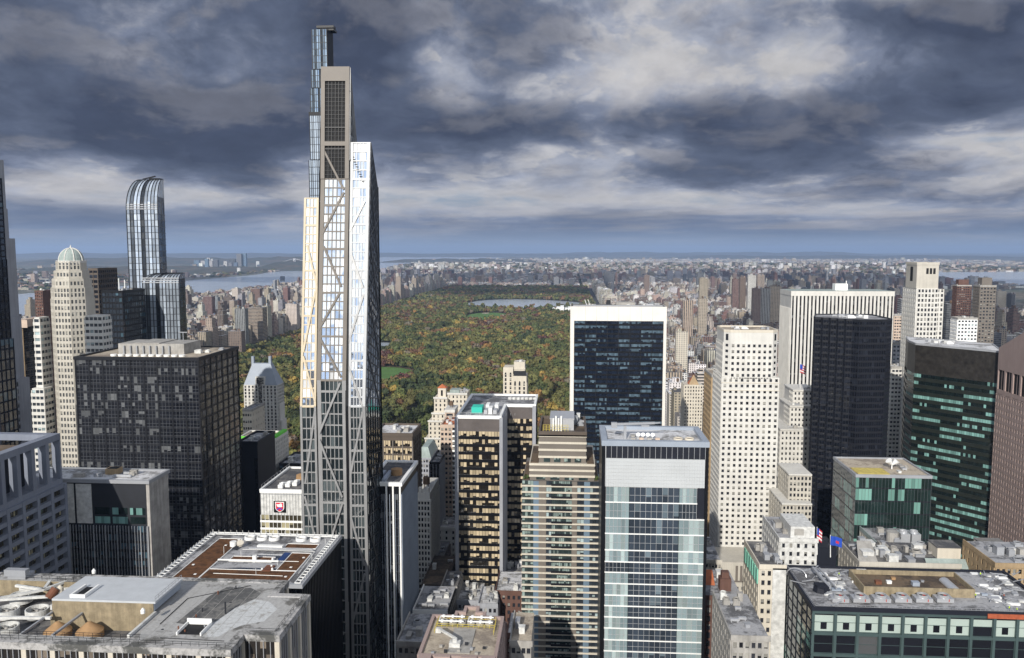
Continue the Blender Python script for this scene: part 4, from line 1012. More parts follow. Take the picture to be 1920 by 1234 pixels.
# --- dark blue slab, white block with green netting, pyramid-roofed hotel, low dark block
x0, x1, z1 = fr(446, 509, 832, 420); x1 = at(519, 832, 446).x - 1; t = base_thing('office_slab', 'plain dark blue-grey windowless slab right of the broad black block', 'office tower', x0, x1 + 1, 420, 446)
core(t, rect(x0, x1, 420, 446), 0, z1, 'slate_panel', 'wall'); roof_cap(t, rect(x0, x1, 420, 446), z1, roof='roof_grey', wall='slate_panel'); clutter(t, x0 + 3, x1 - 1, 424, 442, z1, 7, 4, hi=2.5)
m = MB(); xg = at(478, 900, 420).x; m.box(xg, xg + 1.6, 419.9, 420.2, 0, z1 - 8); part('window_strip', m, 'g_bronze', t)
x0, x1, z1 = fr(440, 520, 828, 520); x1 = at(540, 828, 548).x; t = base_thing('apartment_block', 'white apartment block topped with bright green safety netting', 'apartment building', x0, x1, 520, 548)
core(t, rect(x0, x1, 520, 548), 0, z1, 'white_stone', 'shaft'); punched(t, [((x0, 520), (x1, 520), 10), ((x1, 520), (x1, 548), 9)], 20, z1 - 1, 34, 1.4, 2.0, 'white_stone', limit=60)
m = MB(); m.box(x0, x0 + 17, 519.4, 519.7, z1 + .2, z1 + 3.6); m.box(x1 - 3, x1 - .1, 526, 547, z1 + .2, z1 + 2.6); part('safety_net', m, 'green_net', t); roof_cap(t, rect(x0, x1, 520, 548), z1, roof='roof_tan', wall='white_stone'); clutter(t, x0 + 4, x1 - 4, 523, 544, z1, 6, 8, hi=2.4)
x0, x1, z1 = fr(455, 472, 770, 600); t = base_thing('apartment_block', 'small cream block beside the pyramid-roofed hotel', 'apartment building', x0, x1, 600, 625)
core(t, rect(x0, x1, 600, 625), 0, z1, 'cream_stone', 'shaft'); punched(t, [((x0, 600), (x1, 600), 4), ((x1, 600), (x1, 625), 5)], 10, z1 - 1, 22, 1.3, 1.9, 'cream_stone', limit=20); roof_cap(t, rect(x0, x1, 600, 625), z1)
x0, x1, z1 = fr(524, 566, 872, 520); t = base_thing('office_block', 'low dark glass block beside the white block with green netting', 'office building', x0, x1 + 8, 520, 550)
floors(t, rect(x0, x1 + 8, 520, 550), 0, z1, 28, 2.4, 'g_blue', 'dark_metal', 'dark_metal', bh=1.2); roof_cap(t, rect(x0, x1 + 8, 520, 550), z1, wall='dark_metal'); clutter(t, x0 + 1, x1, 524, 545, z1, 5, 6, hi=4)
YH = 660
x0, x1, z1 = fr(457, 519, 722, YH); dH = 16
t = base_thing('pyramid_roof_hotel', 'grey-white hotel tower with a truncated lead-blue pyramid roof and two chimneys', 'hotel', x0 - 1, x1 + 8, YH, YH + dH)
core(t, rect(x0, x1, YH, YH + dH), 0, z1, 'white_stone', 'shaft'); punched(t, [((x0, YH), (x1, YH), 9), ((x1, YH), (x1, YH + dH), 8)], 60, z1 - .6, 26, 1.5, 2.1, 'white_stone')
m = MB(); xc = (x0 + x1) / 2; m.box(xc - 1.6, xc + 1.6, YH - .52, YH - .48, 20, z1 + 6); part('dark_bay', m, 'g_win', t)
for i, dz in enumerate((0, 14, 32)):
    m = MB(); q = x1 + 1.3 * (i + 1); m.box(x1 + .3 + 1.3 * i, q, YH + 2, YH + dH - 2, 0, z1 - 16 - dz); part('setback', m, 'white_stone', t)
zt2 = at(490, 681, YH + 8).z; m = MB()
b4 = [(x0, YH), (x1, YH), (x1, YH + dH), (x0, YH + dH)]; i4 = [(x0 + 5.5, YH + 6), (x1 - 7, YH + 6), (x1 - 7, YH + dH - 5), (x0 + 5.5, YH + dH - 5)]
for i in range(4): j = (i + 1) % 4; m.quad((*b4[i], z1), (*b4[j], z1), (*i4[j], zt2), (*i4[i], zt2))
m.poly([(*p, zt2) for p in i4]); rf = part('pyramid_roof', m, 'lead_roof', t)
for (px_, py_) in ((474, 668), (506, 668)): m = MB(); p = at(px_, py_, YH + 9); m.box(p.x - 1, p.x + 1, YH + 8, YH + 11, zt2 - 4, p.z); part('chimney', m, 'lead_roof', rf)
m = MB(); m.box(xc - 4, xc + 4, YH - .3, YH + 6, z1, z1 + 7); m.quad((xc - 3, YH - .32, z1 + 1), (xc + 3, YH - .32, z1 + 1), (xc + 3, YH - .32, z1 + 6), (xc - 3, YH - .32, z1 + 6), [(0, 0), (4, 0), (4, 2), (0, 2)], 1); part('dormer', m, ['white_stone', 'g_win'], rf)

# --- small brown block and white-finned dark tower right of the skyscraper
x0, x1, z1 = fr(700, 773, 816, 430); t = base_thing('office_building', 'brown metal office building with white roof plant behind the white-finned tower', 'office building', x0, x1 + 1, 430, 455)
P = rect(x0, x1, 430, 455); core(t, P, z1 - 3, z1, 'brown_metal', 'attic_wall', top=False); floors(t, P, 0, z1 - 3, 36, (x1 - x0) / 16, 'g_blackgold', 'brown_metal', 'brown_metal', mw=.14, md=.25, bh=.9, bd=.2, piers=(4, .6, .45, 'warm_grey'))
roof_cap(t, P, z1, roof='roof_white', wall='brown_metal'); clutter(t, x0 + 6, x1 - 3, 433, 452, z1, 11, 14, hi=3)
x0, x1, z1 = fr(690, 751, 908, 320); yb_ = 354
t = base_thing('office_tower', 'slim dark tower with white fins and a white roof rim right of the glass skyscraper', 'office tower', x0, x1, 320, yb_)
P = rect(x0, x1, 320, yb_); floors(t, P, 0, z1 - 4, 40, 1.15, 'g_black', 'lead_roof', 'black_metal', mw=.09, md=.2, bh=.9, bd=.1, piers=(2, .16, .5, 'lead_roof')); core(t, P, z1 - 4, z1, 'black_metal', 'attic_wall', top=False)
f = MB()
for px_ in (725, 737.5, 750.5): x = at(px_, 930, 320).x; f.bar((x, 319.9, 10), (x, 319.9, z1), .62, .62, (0, -1, 0))
part('white_fin', f, 'white_panel', t)
roof_cap(t, P, z1, ph=.9, roof='roof_tar', wall='white_panel', proud=.7, pw=.6)
m = MB(); cx = at(741, 885, 331).x; m.cyl(cx, 334, z1, z1 + 2.6, 2.3, 2.3, 20); m.cyl(cx, 334, z1 + 2.6, z1 + 3.2, 2.4, .3, 20); part('tank', m, 'tan_cone', t)
for k_ in range(3): m = MB(); m.box(cx - 9 + k_ * 2.6, cx - 7.4 + k_ * 2.6, 322, 336, z1 + .2, z1 + 1.4); part('duct', m, 'lead_roof', t)

# --- stone ziggurat with the red tiled turret, stucco and balcony blocks in front
YZ = 640
def ZX(px, py): return at(px, py, YZ).x
def ZZ(py, px=835): return at(px, py, YZ).z
t = base_thing('stepped_hotel', 'stepped cream stone hotel with a small red-tiled turret at the park edge', 'hotel', ZX(797, 850), ZX(872, 800), YZ, YZ + 36)
for (pl, pr, pt, pb, dy_, nc) in ((797, 826, 822, 1000, 0, 4), (803, 852, 790, 1000, 1, 6), (809, 833, 776, 1000, 2.5, 3), (812, 836, 748, 800, 5, 3), (836, 872, 742, 1000, 10, 5)):
    x0, x1, z1 = ZX(pl, pt), ZX(pr, pt), ZZ(pt); y0 = YZ + dy_
    core(t, rect(x0, x1, y0, YZ + 34 - dy_ * .3), 0, z1, 'cream_stone', 'wall'); punched(t, [((x0, y0), (x1, y0), nc), ((x1, y0), (x1, y0 + 16), 4)], max(30, ZZ(pb)), z1 - 1.2, max(2, int((z1 - max(30, ZZ(pb))) / 3.6)), 1.2, 2.0, 'cream_stone', limit=22)
    m = MB(); m.box(x0 - .5, x1 + .5, y0 - .9, y0 - .5, z1 - .8, z1 + .6); part('cornice', m, 'white_stone', t)
x0, x1 = ZX(818, 735), ZX(833, 735); m = MB(); m.box(x0, x1, YZ + 8, YZ + 8 + (x1 - x0), ZZ(748), ZZ(731)); m.quad((x0 + 2.4, YZ + 7.95, ZZ(746)), (x1 - 2.4, YZ + 7.95, ZZ(746)), (x1 - 2.4, YZ + 7.95, ZZ(735)), (x0 + 2.4, YZ + 7.95, ZZ(735)), None, 1); tu = part('turret', m, ['cream_stone', 'g_win'], t)
xm_, ym_ = (x0 + x1) / 2, YZ + 8 + (x1 - x0) / 2; m = MB(); hw_ = (x1 - x0) / 2 + .5; q4 = [(xm_ - hw_, ym_ - hw_), (xm_ + hw_, ym_ - hw_), (xm_ + hw_, ym_ + hw_), (xm_ - hw_, ym_ + hw_)]
for i in range(4): m.poly([(*q4[i], ZZ(731)), (*q4[(i + 1) % 4], ZZ(731)), (xm_, ym_, ZZ(724))])
part('tiled_roof', m, 'terracotta', tu)
x0, x1 = ZX(840, 740), ZX(858, 740); m = MB(); m.box(x0, x1, YZ + 11, YZ + 22, ZZ(742), ZZ(738) + 1); part('copper_roof', m, 'copper', t); clutter(t, ZX(857, 740), ZX(871, 740), YZ + 12, YZ + 30, ZZ(742), 6, 31, hi=3)
x0, x1, z1 = fr(834, 852, 770, 600); t = base_thing('apartment_block', 'narrow pinkish brick apartment tower in front of the stepped cream hotel', 'apartment building', x0, x1, 600, 618)
core(t, rect(x0, x1, 600, 618), 0, z1, 'pink_brick', 'wall'); m = MB(); m.box(x0 - .3, x1 + .3, 599.7, 618.3, z1 - 1.4, z1 + .7); part('cornice', m, 'white_stone', t); m = MB(); m.box(x0 + 1.2, x1 - 1.2, 599.94, 600.1, z1 - 4, z1 - 2.2); part('louvre', m, 'charcoal', t); water_tank(t, (x0 + x1) / 2, 609, z1, 1.6, 2.6)
YP = 500
x0, x1, z1 = fr(826, 860, 800, YP); t = base_thing('apartment_building', 'pink apartment building with stacked white balconies beside the black glass tower', 'apartment building', x0, x1, YP, YP + 26)
xmid = x0 + (x1 - x0) * .62
core(t, rect(x0, x1, YP, YP + 26), 0, z1, 'pink_brick', 'wall'); fh = 3.1; nfl = int(z1 / fh)
punched(t, [((x0, YP), (xmid, YP), 3)], z1 - fh * 26, z1 - .5, 26, 1.5, 1.7, 'pink_brick', limit=60)
bm_ = MB(); bm_.box(xmid + .4, x1 - .2, YP - 1.6, YP - .05, 0, .25, bottom=True); bm_.box(xmid + .4, x1 - .2, YP - 1.7, YP - 1.6, 0, 1.2); base = wloc(t); bme = bm_.mesh('balcony', 'white_paint', (base.x, base.y, 0))
copies('balcony', bme, t, [(0, 0, z1 - fh * (k_ + 1)) for k_ in range(26)])
m = MB(); m.quad((xmid + .4, YP - .04, z1 - fh * 26), (x1 - .2, YP - .04, z1 - fh * 26), (x1 - .2, YP - .04, z1), (xmid + .4, YP - .04, z1), [(0, 0), (3, 0), (3, 26), (0, 26)]); part('window_bay', m, 'g_win', t)
roof_cap(t, rect(x0, x1, YP, YP + 26), z1, roof='terracotta', wall='pink_brick'); clutter(t, x0 + 1, x1 - 1, YP + 2, YP + 22, z1, 5, 15, hi=3)
# narrow white-topped building and neighbours in the street canyon
x0, x1, z1 = fr(783, 806, 925, 420); t = base_thing('apartment_building', 'narrow ornate white-topped apartment building beside the white-finned tower', 'apartment building', x0, x1, 420, 450)
core(t, rect(x0, x1, 420, 450), 0, z1, 'white_stone', 'wall'); punched(t, [((x0, 420), (x1, 420), 4), ((x1, 420), (x1, 450), 7)], 10, z1 - 4, 34, 1.0, 2.0, 'white_stone', limit=60); m = MB(); m.box(x0 - .6, x1 + .6, 418.9, 420, z1 - 4.2, z1 - 3.2, bottom=True); m.box(x0 + .5, x0 + 2, 420, 422, z1, z1 + 3); m.box(x1 - 2, x1 - .5, 420, 422, z1, z1 + 3); part('cornice', m, 'white_stone', t); water_tank(t, x0 + 3, 430, z1)
x0, x1, z1 = fr(783, 808, 840, 560); t = base_thing('mansard_building', 'grey stone building with a green copper mansard near the park edge', 'apartment building', x0, x1, 560, 590)
core(t, rect(x0, x1, 560, 590), 0, z1 - 7, 'grey_stone', 'wall'); punched(t, [((x0, 560), (x1, 560), 5)], 10, z1 - 8, 26, 1.2, 2, 'grey_stone', limit=40); m = MB()
b4, i4 = rect(x0, x1, 560, 590), rect(x0 + 2.5, x1 - 2.5, 563, 587)
for i in range(4): j = (i + 1) % 4; m.quad((*b4[i], z1 - 7), (*b4[j], z1 - 7), (*i4[j], z1), (*i4[i], z1))
m.poly([(*p, z1) for p in i4]); part('mansard_roof', m, 'copper', t)
x0, x1, z1 = fr(806, 824, 870, 480); t = base_thing('office_building', 'dark ribbed office building behind the narrow white-topped one', 'office building', x0, x1, 480, 510)
floors(t, rect(x0, x1, 480, 510), 0, z1, 32, 1.7, 'g_black', 'grey_stone', 'dark_metal', mw=.5, md=.5, bh=1.2, bd=.2); roof_cap(t, rect(x0, x1, 480, 510), z1, wall='dark_metal'); clutter(t, x0 + 1, x1 - 1, 483, 505, z1, 5, 5)

# --- black and gold tower with L plan
YK1 = 400
x0, x1, z1 = fr(857, 938.5, 783, YK1); xR = at(1003, 775, 432).x
t = base_thing('office_tower', 'bronze-black office tower with gold-lit ribbon windows and white roof rim', 'office tower', x0 - 1, xR, YK1, 462)
P = [(x0, YK1), (x1, YK1), (x1, 432), (xR, 432), (xR, 462), (x0, 462)]
zt_ = at(890, 809, YK1).z
floors(t, P, 0, zt_, 40, 1.55, 'g_blackgold', 'black_metal', 'black_metal', mw=.12, md=.2, bh=1.5, bd=.3)
core(t, P, zt_, z1, matte('bronze_attic', (.12, .105, .10), rough=.4, var=.25), 'attic_wall', top=False)
m = MB()
for (a, b, c, d_) in ((x0 - 1.2, x0 + .6, YK1 - .8, YK1 + 1), (x1 - .5, x1 + 1.1, YK1 - .8, YK1 + .9), (xR - 1.3, xR + .5, 431.2, 433)): m.box(a, b, c, d_, 0, z1 + .1)
m.box(x1 + .05, x1 + 1.0, YK1 + 1, 431.6, 0, z1 - .05); part('corner_pier', m, 'grey_stone', t)
roof_cap(t, P, z1, ph=1.0, roof='roof_grey', wall='white_panel', proud=.5, pw=.7)
m = MB(); a = at(885, 775, 412).x; m.box(a, a + 5.4, 410, 418, z1 + .2, z1 + 3.2); part('teal_tent', m, 'teal_fabric', t)
for i in range(6): m = MB(); m.box(a + 6.5 + (i % 3) * 2.3, a + 8.3 + (i % 3) * 2.3, 408 + (i // 3) * 9, 415 + (i // 3) * 9, z1 + .2, z1 + 2.2 + i % 2); part('plant_shed', m, 'white_paint' if i % 2 else 'silver', t)
for i in range(7): m = MB(); c = x1 + 1 + i * 2.3; m.ring(c, 450, z1 + .2, z1 + 1.3, 1.1, .8, 16); part('fan_collar', m, 'dirty_white', t)
m = MB()
for i in range(14): m.rod((x0 + i * 2.2, YK1 + 1.5, z1 + 1), (x0 + i * 2.2, YK1 + 1.5, z1 + 2.2), .06, 4)
m.rod((x0, YK1 + 1.5, z1 + 2.2), (x1, YK1 + 1.5, z1 + 2.2), .06, 4); part('guard_rail', m, 'silver', t)

# --- twin-step cream tower beside the park
YT = 680
x0, x1 = at(943, 720, YT).x, at(987, 720, YT).x; xs = at(962, 720, YT).x
t = base_thing('apartment_tower', 'cream apartment tower with tall arched window strips and a boxy top against the trees', 'apartment tower', x0, x1, YT, YT + 24)
for (a, b, pt, y0, nc) in ((x0, xs - .2, 690, YT + 3, 2), (xs - .2, x1, 706, YT, 3)):
    z1 = at(960, pt, y0).z; core(t, rect(a, b, y0, YT + 22), 0, z1, 'cream_stone', 'shaft')
    punched(t, [((a, y0), (b, y0), nc), ((b, y0), (b, YT + 22), 4)], z1 - 5 - 3.4 * 22, z1 - 5, 22, 1.5, 2.5, 'cream_stone', 'g_win', depth=.5, sill=.2, limit=50)
    f = MB(); cw = (b - a) / nc
    for c in range(nc): f.cyl(a + (c + .5) * cw, y0 - .3, z1 - 5.5, z1 - 5.4, .1, .1, 4); 
    f.box(a - .01, b + .01, y0 - .5, y0 - .02, z1 - 5, z1 + .5); part('cornice', f, 'cream_stone', t)
    for c in range(nc):
        f = MB(); u = a + (c + .5) * cw; pts = [(u + .75 * math.cos(q * math.pi / 8), y0 - .53, z1 - 5.2 + 1.5 * math.sin(q * math.pi / 8)) for q in range(9)]; f.poly(pts[::-1][::-1]); part('arch_window', f, 'g_win', t)
z1 = at(970, 679, YT + 5).z; a, b = at(963.5, 690, YT + 5).x, at(984, 690, YT + 5).x
m = MB(); m.box(a, b, YT + 5, YT + 17, 60, z1); m.box(a - .4, b + .4, YT + 4.6, YT + 17.4, z1 - 6.2, z1 - 5.2); part('penthouse', m, 'cream_stone', t)
m = MB(); m.box(a, b + 1, YT + .5, YT + 4.9, at(975, 706, YT).z, at(975, 697, YT).z); part('roof_terrace', m, 'charcoal', t); clutter(t, a + 1, b - 1, YT + 6, YT + 15, z1, 5, 77, hi=2.2)

# --- mixed-panel residential tower (cream bands, blue panels)
YM = 330
t = base_thing('residential_tower', 'residential tower with cream floor bands, blue panel strips and stepped terraces', 'apartment tower', at(979, 903, YM).x, at(1123, 903, YM).x, YM, YM + 38)
def MX(px, py=950): return at(px, py, YM).x
zsA, zsB, zsC = at(1052, 818, YM).z, at(1052, 871, YM).z, at(1052, 903, YM).z
fhm = 2.62
strips = [(979, 1000, 'g_teal2', 1.1), (1000, 1010, 'blue_panel', 1), (1010, 1024, 'brown', 1), (1024, 1034, 'g_mix', 1.2), (1034, 1072, 'g_teal2', .72), (1072, 1082, 'brown', 1), (1082, 1095, 'g_mix', 1.2), (1095, 1106, 'blue_panel', 1), (1106, 1123, 'g_mix', 1.1)]
nfm = int(zsC / fhm); xL_, xR_ = MX(979), MX(1123)
core(t, rect(xL_, xR_, YM + .6, YM + 38), 0, zsC - .1, 'warm_grey', 'core_wall')
for pl, pr, mt, cw in strips:
    a, b = MX(pl), MX(pr); m = MB(); dep = 0 if mt in ('blue_panel', 'brown') else .35; nb = max(1, round((b - a) / cw))
    m.quad((a, YM + dep, 0), (b, YM + dep, 0), (b, YM + dep, zsC), (a, YM + dep, zsC), [(pl, 0), (pl + nb, 0), (pl + nb, nfm), (pl, nfm)])
    m.quad((b, YM + dep, 0), (b, YM + 1, 0), (b, YM + 1, zsC), (b, YM + dep, zsC)); m.quad((a, YM + 1, 0), (a, YM + dep, 0), (a, YM + dep, zsC), (a, YM + 1, zsC))
    part('facade_strip', m, 'warm_grey' if mt == 'brown' else mt, t)
    if dep:
        f = MB()
        for i in range(nb + 1): x = a + (b - a) * i / nb; f.bar((x, YM + dep, 0), (x, YM + dep, zsC), .1, .15, (0, -1, 0))
        part('mullion_frame', f, 'dark_metal', t)
side_g = MB(); side_g.prism([(xL_ - .02, YM + 1), (xL_ - .02, YM + 1.0), (xR_ + .02, YM + 1), (xR_ + .02, YM + 37.9), (xL_ - .02, YM + 37.9)], 0, zsC, 0, 2.5, fhm, top=False); part('side_glass', side_g, 'g_mix', t)
bl, bb = MB(), wloc(t)
bl.box(xL_ - .25, xR_ + .25, YM - .3, YM + 38.2, 0, .62, bottom=True); bme = bl.mesh('floor_band', 'cream_stone', (bb.x, bb.y, 0))
copies('floor_band', bme, t, [(0, 0, zsC - (k_ + 1) * fhm + .3) for k_ in range(min(nfm - 1, 60))])
bl2 = MB(); bl2.box(MX(1034) - .1, MX(1072) + .1, YM - .62, YM - .31, 0, .8, bottom=True); bme2 = bl2.mesh('balcony', 'dark_metal', (bb.x, bb.y, 0))
copies('balcony', bme2, t, [(0, 0, zsC - (k_ * 2 + 1) * fhm + .93) for k_ in range(24)])
for (pl, pr, za, zb2, dy_) in ((993, 1114, zsC, zsB, 1.2), (1010, 1098, zsB, zsA, 2.4)):
    a, b = MX(pl), MX(pr); y0 = YM + dy_
    core(t, rect(a, b, y0, YM + 34), za, zb2, 'warm_grey', 'upper_storey')
    f = MB(); n = max(2, round((zb2 - za) / (fhm * 1.05)))
    for k_ in range(n): z = za + (zb2 - za) * (k_ + 1) / n; f.box(a - .25, b + .25, y0 - .3, YM + 34.2, z - .85, z + (.02 if k_ == n - 1 else 0), bottom=True)
    part('floor_band', f, 'cream_stone', t)
    f = MB(); z = za + .2
    for q in range(4): u0 = a + (b - a) * (.1 + .22 * q); f.quad((u0, y0 - .03, z + .1), (u0 + (b - a) * .14, y0 - .03, z + .1), (u0 + (b - a) * .14, y0 - .03, z + 1.9), (u0, y0 - .03, z + 1.9), [(q * 5, 0), (q * 5 + 4, 0), (q * 5 + 4, 1), (q * 5, 1)])
    part('window_band', f, 'g_teal2', t)
for (a, b, z) in ((MX(993), MX(1010), zsB), (MX(1099), MX(1114), zsB), (MX(980), MX(993), zsC), (MX(1114), MX(1122), zsC)):
    m = MB(); m.box(a + .2, b - .2, YM + 1.6, YM + 30, z + .03, z + .25); part('terrace', m, 'roof_brown', t)
    m = MB()
    for q in range(26): c = Vector((random.uniform(a + .3, b - .3), random.uniform(YM + 1.8, YM + 4), z + random.uniform(.3, 1.5))); u = Vector((random.uniform(-1, 1), random.uniform(-1, 1), random.uniform(-1, 1))).normalized() * .5; v = u.orthogonal().normalized() * .45; m.quad(c - u, c - v, c + u, c + v)
    if z == zsC: part('terrace_shrub', m, matte('shrub', (.06, .09, .025)), t)
rr_ = rect(MX(1010), MX(1098), YM + 2.4, YM + 34); roof_cap(t, rr_, zsA, ph=1.4, roof='roof_brown', wall='brown_metal')
m = MB(); m.box(MX(1030), MX(1075), YM + 10, YM + 26, zsA + .2, zsA + 4.8); m.box(MX(1029), MX(1076), YM + 9.8, YM + 26.2, zsA + 4.81, zsA + 5.3); part('penthouse', m, 'silver', t)
for i in range(4): m = MB(); m.rod((MX(1036 + i * 5), YM + 9, zsA), (MX(1036 + i * 5), YM + 9, zsA + 5.5 + i % 2), .4, 8); part('flue', m, 'white_paint', t)
m = MB()
for h in (1.5, 2.4, 3.3): m.rod((MX(1017), YM + 6, zsA + h), (MX(1064), YM + 6, zsA + h), .07, 4)
for i in range(9): x = MX(1017) + (MX(1064) - MX(1017)) * i / 8; m.rod((x, YM + 6, zsA), (x, YM + 6, zsA + 3.3), .09, 4)
part('yellow_rail', m, 'yellow_paint', t); clutter(t, MX(1070), MX(1094), YM + 18, YM + 30, zsA, 7, 5, hi=4)

# --- white glass hotel tower
YQ = 300
x0, x1, z1 = fr(1131, 1327, 838, YQ); yb_ = 326
t = base_thing('glass_hotel_tower', 'white-framed glass tower with a translucent screen band and black piers', 'hotel', x0, x1, YQ, yb_)
def QZ(py): return at(1230, py, YQ).z
zA, zB, zC = QZ(838 - 4), QZ(860), QZ(913)
xg1 = at(1321, 950, YQ).x; xgr = at(1306, 950, YQ).x
core(t, rect(x0, x1, YQ + .5, yb_), 0, zA, 'slate_panel', 'core_wall', top=False)
m = MB(); m.box(x0 - .5, x0 + .9, YQ - .35, yb_, 0, zA); m.box(x1 - .7, x1 + .4, YQ - .35, yb_, 0, zA); part('black_pier', m, 'black_metal', t)
m = MB(); m.box(x0 + 1, x1 - .8, YQ - .15, YQ + .4, zB, zA); part('dark_crown', m, 'slate_panel', t)
f = MB()
for i in range(19): x = x0 + 1 + (x1 - x0 - 1.8) * i / 18; f.bar((x, YQ - .15, zB), (x, YQ - .15, zA), .12, .16, (0, -1, 0))
f.bar((x0 + .95, YQ - .15, zC), (x0 + .95, YQ - .15, zA - .3), .3, .4, (0, -1, 0)); part('crown_mullion', f, 'silver', t)
m = MB(); m.box(x0 + 1.1, x1 - .9, YQ - .45, YQ + .3, zC, zB - .01, bottom=True); part('screen_band', m, matte('screen', (.48, .50, .51), rough=.3, var=.05), t)
f = MB()
for i in range(40): x = x0 + 1.1 + (x1 - x0 - 2) * i / 39; f.bar((x, YQ - .45, zC), (x, YQ - .45, zB - .02), .05, .07, (0, -1, 0))
for i in range(9): z = zC + (zB - zC) * i / 8; f.bar((x0 + 1.1, YQ - .45, z), (x1 - .9, YQ - .45, z), .05, .06, (0, -1, 0))
part('screen_joint', f, 'silver', t)
bounds = [913, 943, 973, 1002, 1033, 1055, 1075, 1096, 1118, 1138, 1159, 1180, 1202, 1223, 1245]
xs_ = [x0 + 1.2, at(1179, 1000, YQ).x, at(1272, 1000, YQ).x, xg1]
rows_ = []
for k_ in range(len(bounds) - 1): rows_.append((QZ(bounds[k_ + 1]), QZ(bounds[k_])))
zz = rows_[-1][0]
while zz > 8: rows_.append((zz - 4.0, zz)); zz -= 4.0
wf = MB()
for k_, (za, zb2) in enumerate(rows_):
    for j in range(3):
        if k_ < 2 and j == 2: xb2 = xgr
        else: xb2 = xs_[j + 1]
        m = MB(); n = (6, 9, 5)[j]; m.quad((xs_[j], YQ, za), (xb2, YQ, za), (xb2, YQ, zb2), (xs_[j], YQ, zb2), [(j * 40, k_), (j * 40 + n, k_), (j * 40 + n, k_ + 1), (j * 40, k_ + 1)])
        gl = 'g_pale' if j != 1 else 'g_slateglass'
        if (j, k_) in ((0, 1), (0, 2), (2, 1), (2, 2), (0, 5), (2, 5), (2, 4)): gl = 'g_mix' if (j, k_) in ((2, 1), (0, 5)) else 'g_pale'
        part('window_bay', m, gl, t)
        for i in range(n + 1): x = xs_[j] + (xb2 - xs_[j]) * i / n; wf.bar((x, YQ, za), (x, YQ, zb2), .12, .14, (0, -1, 0))
        wf.bar((xs_[j], YQ, za + (zb2 - za) * .45), (xb2, YQ, za + (zb2 - za) * .45), .1, .12, (0, -1, 0))
    m = MB(); m.box(xs_[0] - .2, (xgr if k_ < 2 else xg1) + .2, YQ - .3, YQ + .4, zb2 - .2, zb2 + .18, bottom=True); part('floor_band', m, 'white_panel', t)
part('window_frame', wf, 'silver', t)
m = MB(); m.box(xg1, xg1 + .35, YQ - .2, YQ + .4, 0, QZ(973)); part('corner_post', m, 'white_panel', t)
P = rect(x0, x1, YQ, yb_); roof_cap(t, P, zA, ph=1.4, roof='roof_white', wall='lead_roof', proud=.6, pw=1.6)
def QX(px, Y=YQ + 10): return at(px, 830, Y).x
for i in range(4): m = MB(); c = QX(1196 + i * 9); m.rod((c, YQ + 9, zA + 1.6), (c, YQ + 8.7, zA + 1.75), .72, 18, r2=.75); m.rod((c, YQ + 9.1, zA + .1), (c, YQ + 9.1, zA + 1.6), .12, 6); part('satellite_dish', m, 'white_paint', t)
for px_ in (1270, 1291): m = MB(); c = QX(px_); m.ring(c, YQ + 8, zA + .2, zA + .9, 1.75, 1.45, 24); m.cyl(c, YQ + 8, zA + .2, zA + .5, 1.44, 1.44, 20, 1); part('fan_collar', m, ['cream_stone', 'roof_brown'], t)
m = MB(); cxq = QX(1171); m.box(cxq - .5, cxq + .5, YQ + 7.5, YQ + 8.5, zA, zA + 5.2); m.bar((cxq - 4.6, YQ + 8, zA + 5.3), (cxq + 11, YQ + 8, zA + 6.0), .9, .8, (0, 0, 1)); m.box(cxq - 5.2, cxq - 3, YQ + 7.2, YQ + 8.8, zA + 4.4, zA + 6.4, bottom=True); m.bar((cxq + 5, YQ + 8, zA + 5.7), (cxq + 13, YQ + 8, zA + 6.3), .5, .5, (0, 0, 1)); m.box(cxq + 6, cxq + 9, YQ + 7.6, YQ + 8.4, zA + 4.9, zA + 5.6, bottom=True); part('window_washing_crane', m, 'grey_metal', t)
for i in range(4): m = MB(); c = QX(1182 + i * 15); m.box(c, c + 1.6, YQ + 6, YQ + 7.5, zA + .16, zA + 1.0); part('equipment_base', m, 'pink_brick' if i % 2 else 'concrete', t)
clutter(t, QX(1178), QX(1190), YQ + 5, YQ + 12, zA, 4, 55, hi=1.5)

# --- dark slab with the travertine frame
YV = 615
x0, x1, zt = fr(1069.5, 1250.5, 575, YV); z1 = zt
t = base_thing('travertine_framed_tower', 'broad dark glass office slab framed by pale travertine at sides and top', 'office tower', x0, x1, YV, YV + 26)
xi0, xi1, zi = at(1076.5, 602, YV).x, at(1244.5, 602, YV).x, at(1160, 602, YV).z
fhv = 3.42; nv = 46; z0v = zi - fhv * nv
g = MB(); g.quad((xi0, YV + .6, z0v), (xi1, YV + .6, z0v), (xi1, YV + .6, zi), (xi0, YV + .6, zi), [(0, 0), (48, 0), (48, nv), (0, nv)]); part('glass_wall', g, 'g_navy', t)
m = MB(); m.box(x0, xi0, YV, YV + 26, 0, z1); m.box(xi1, x1, YV, YV + 26, 0, z1); part('side_frame', m, 'travertine', t)
m = MB(); m.box(xi0, xi1, YV + .05, YV + 26, zi, z1 - .02, bottom=True); part('top_panel', m, 'travertine', t)
m = MB()
for i in range(1, 8): x = xi0 + (xi1 - xi0) * i / 8; m.box(x - .06, x + .06, YV + .02, YV + .06, zi, z1)
m.box(x0 + .5, x0 + .62, YV - .02, YV + .02, 40, z1); part('panel_joint', m, 'concrete', t)
m = MB(); m.box(xi0, xi1, YV + .65, YV + 25, 0, zi - .05); part('core_wall', m, 'black_metal', t)
f = MB()
for i in range(9): x = xi0 + (xi1 - xi0) * i / 8; f.bar((x, YV + .6, z0v), (x, YV + .6, zi), .32, .3, (0, -1, 0))
part('mullion_frame', f, 'dark_metal', t)
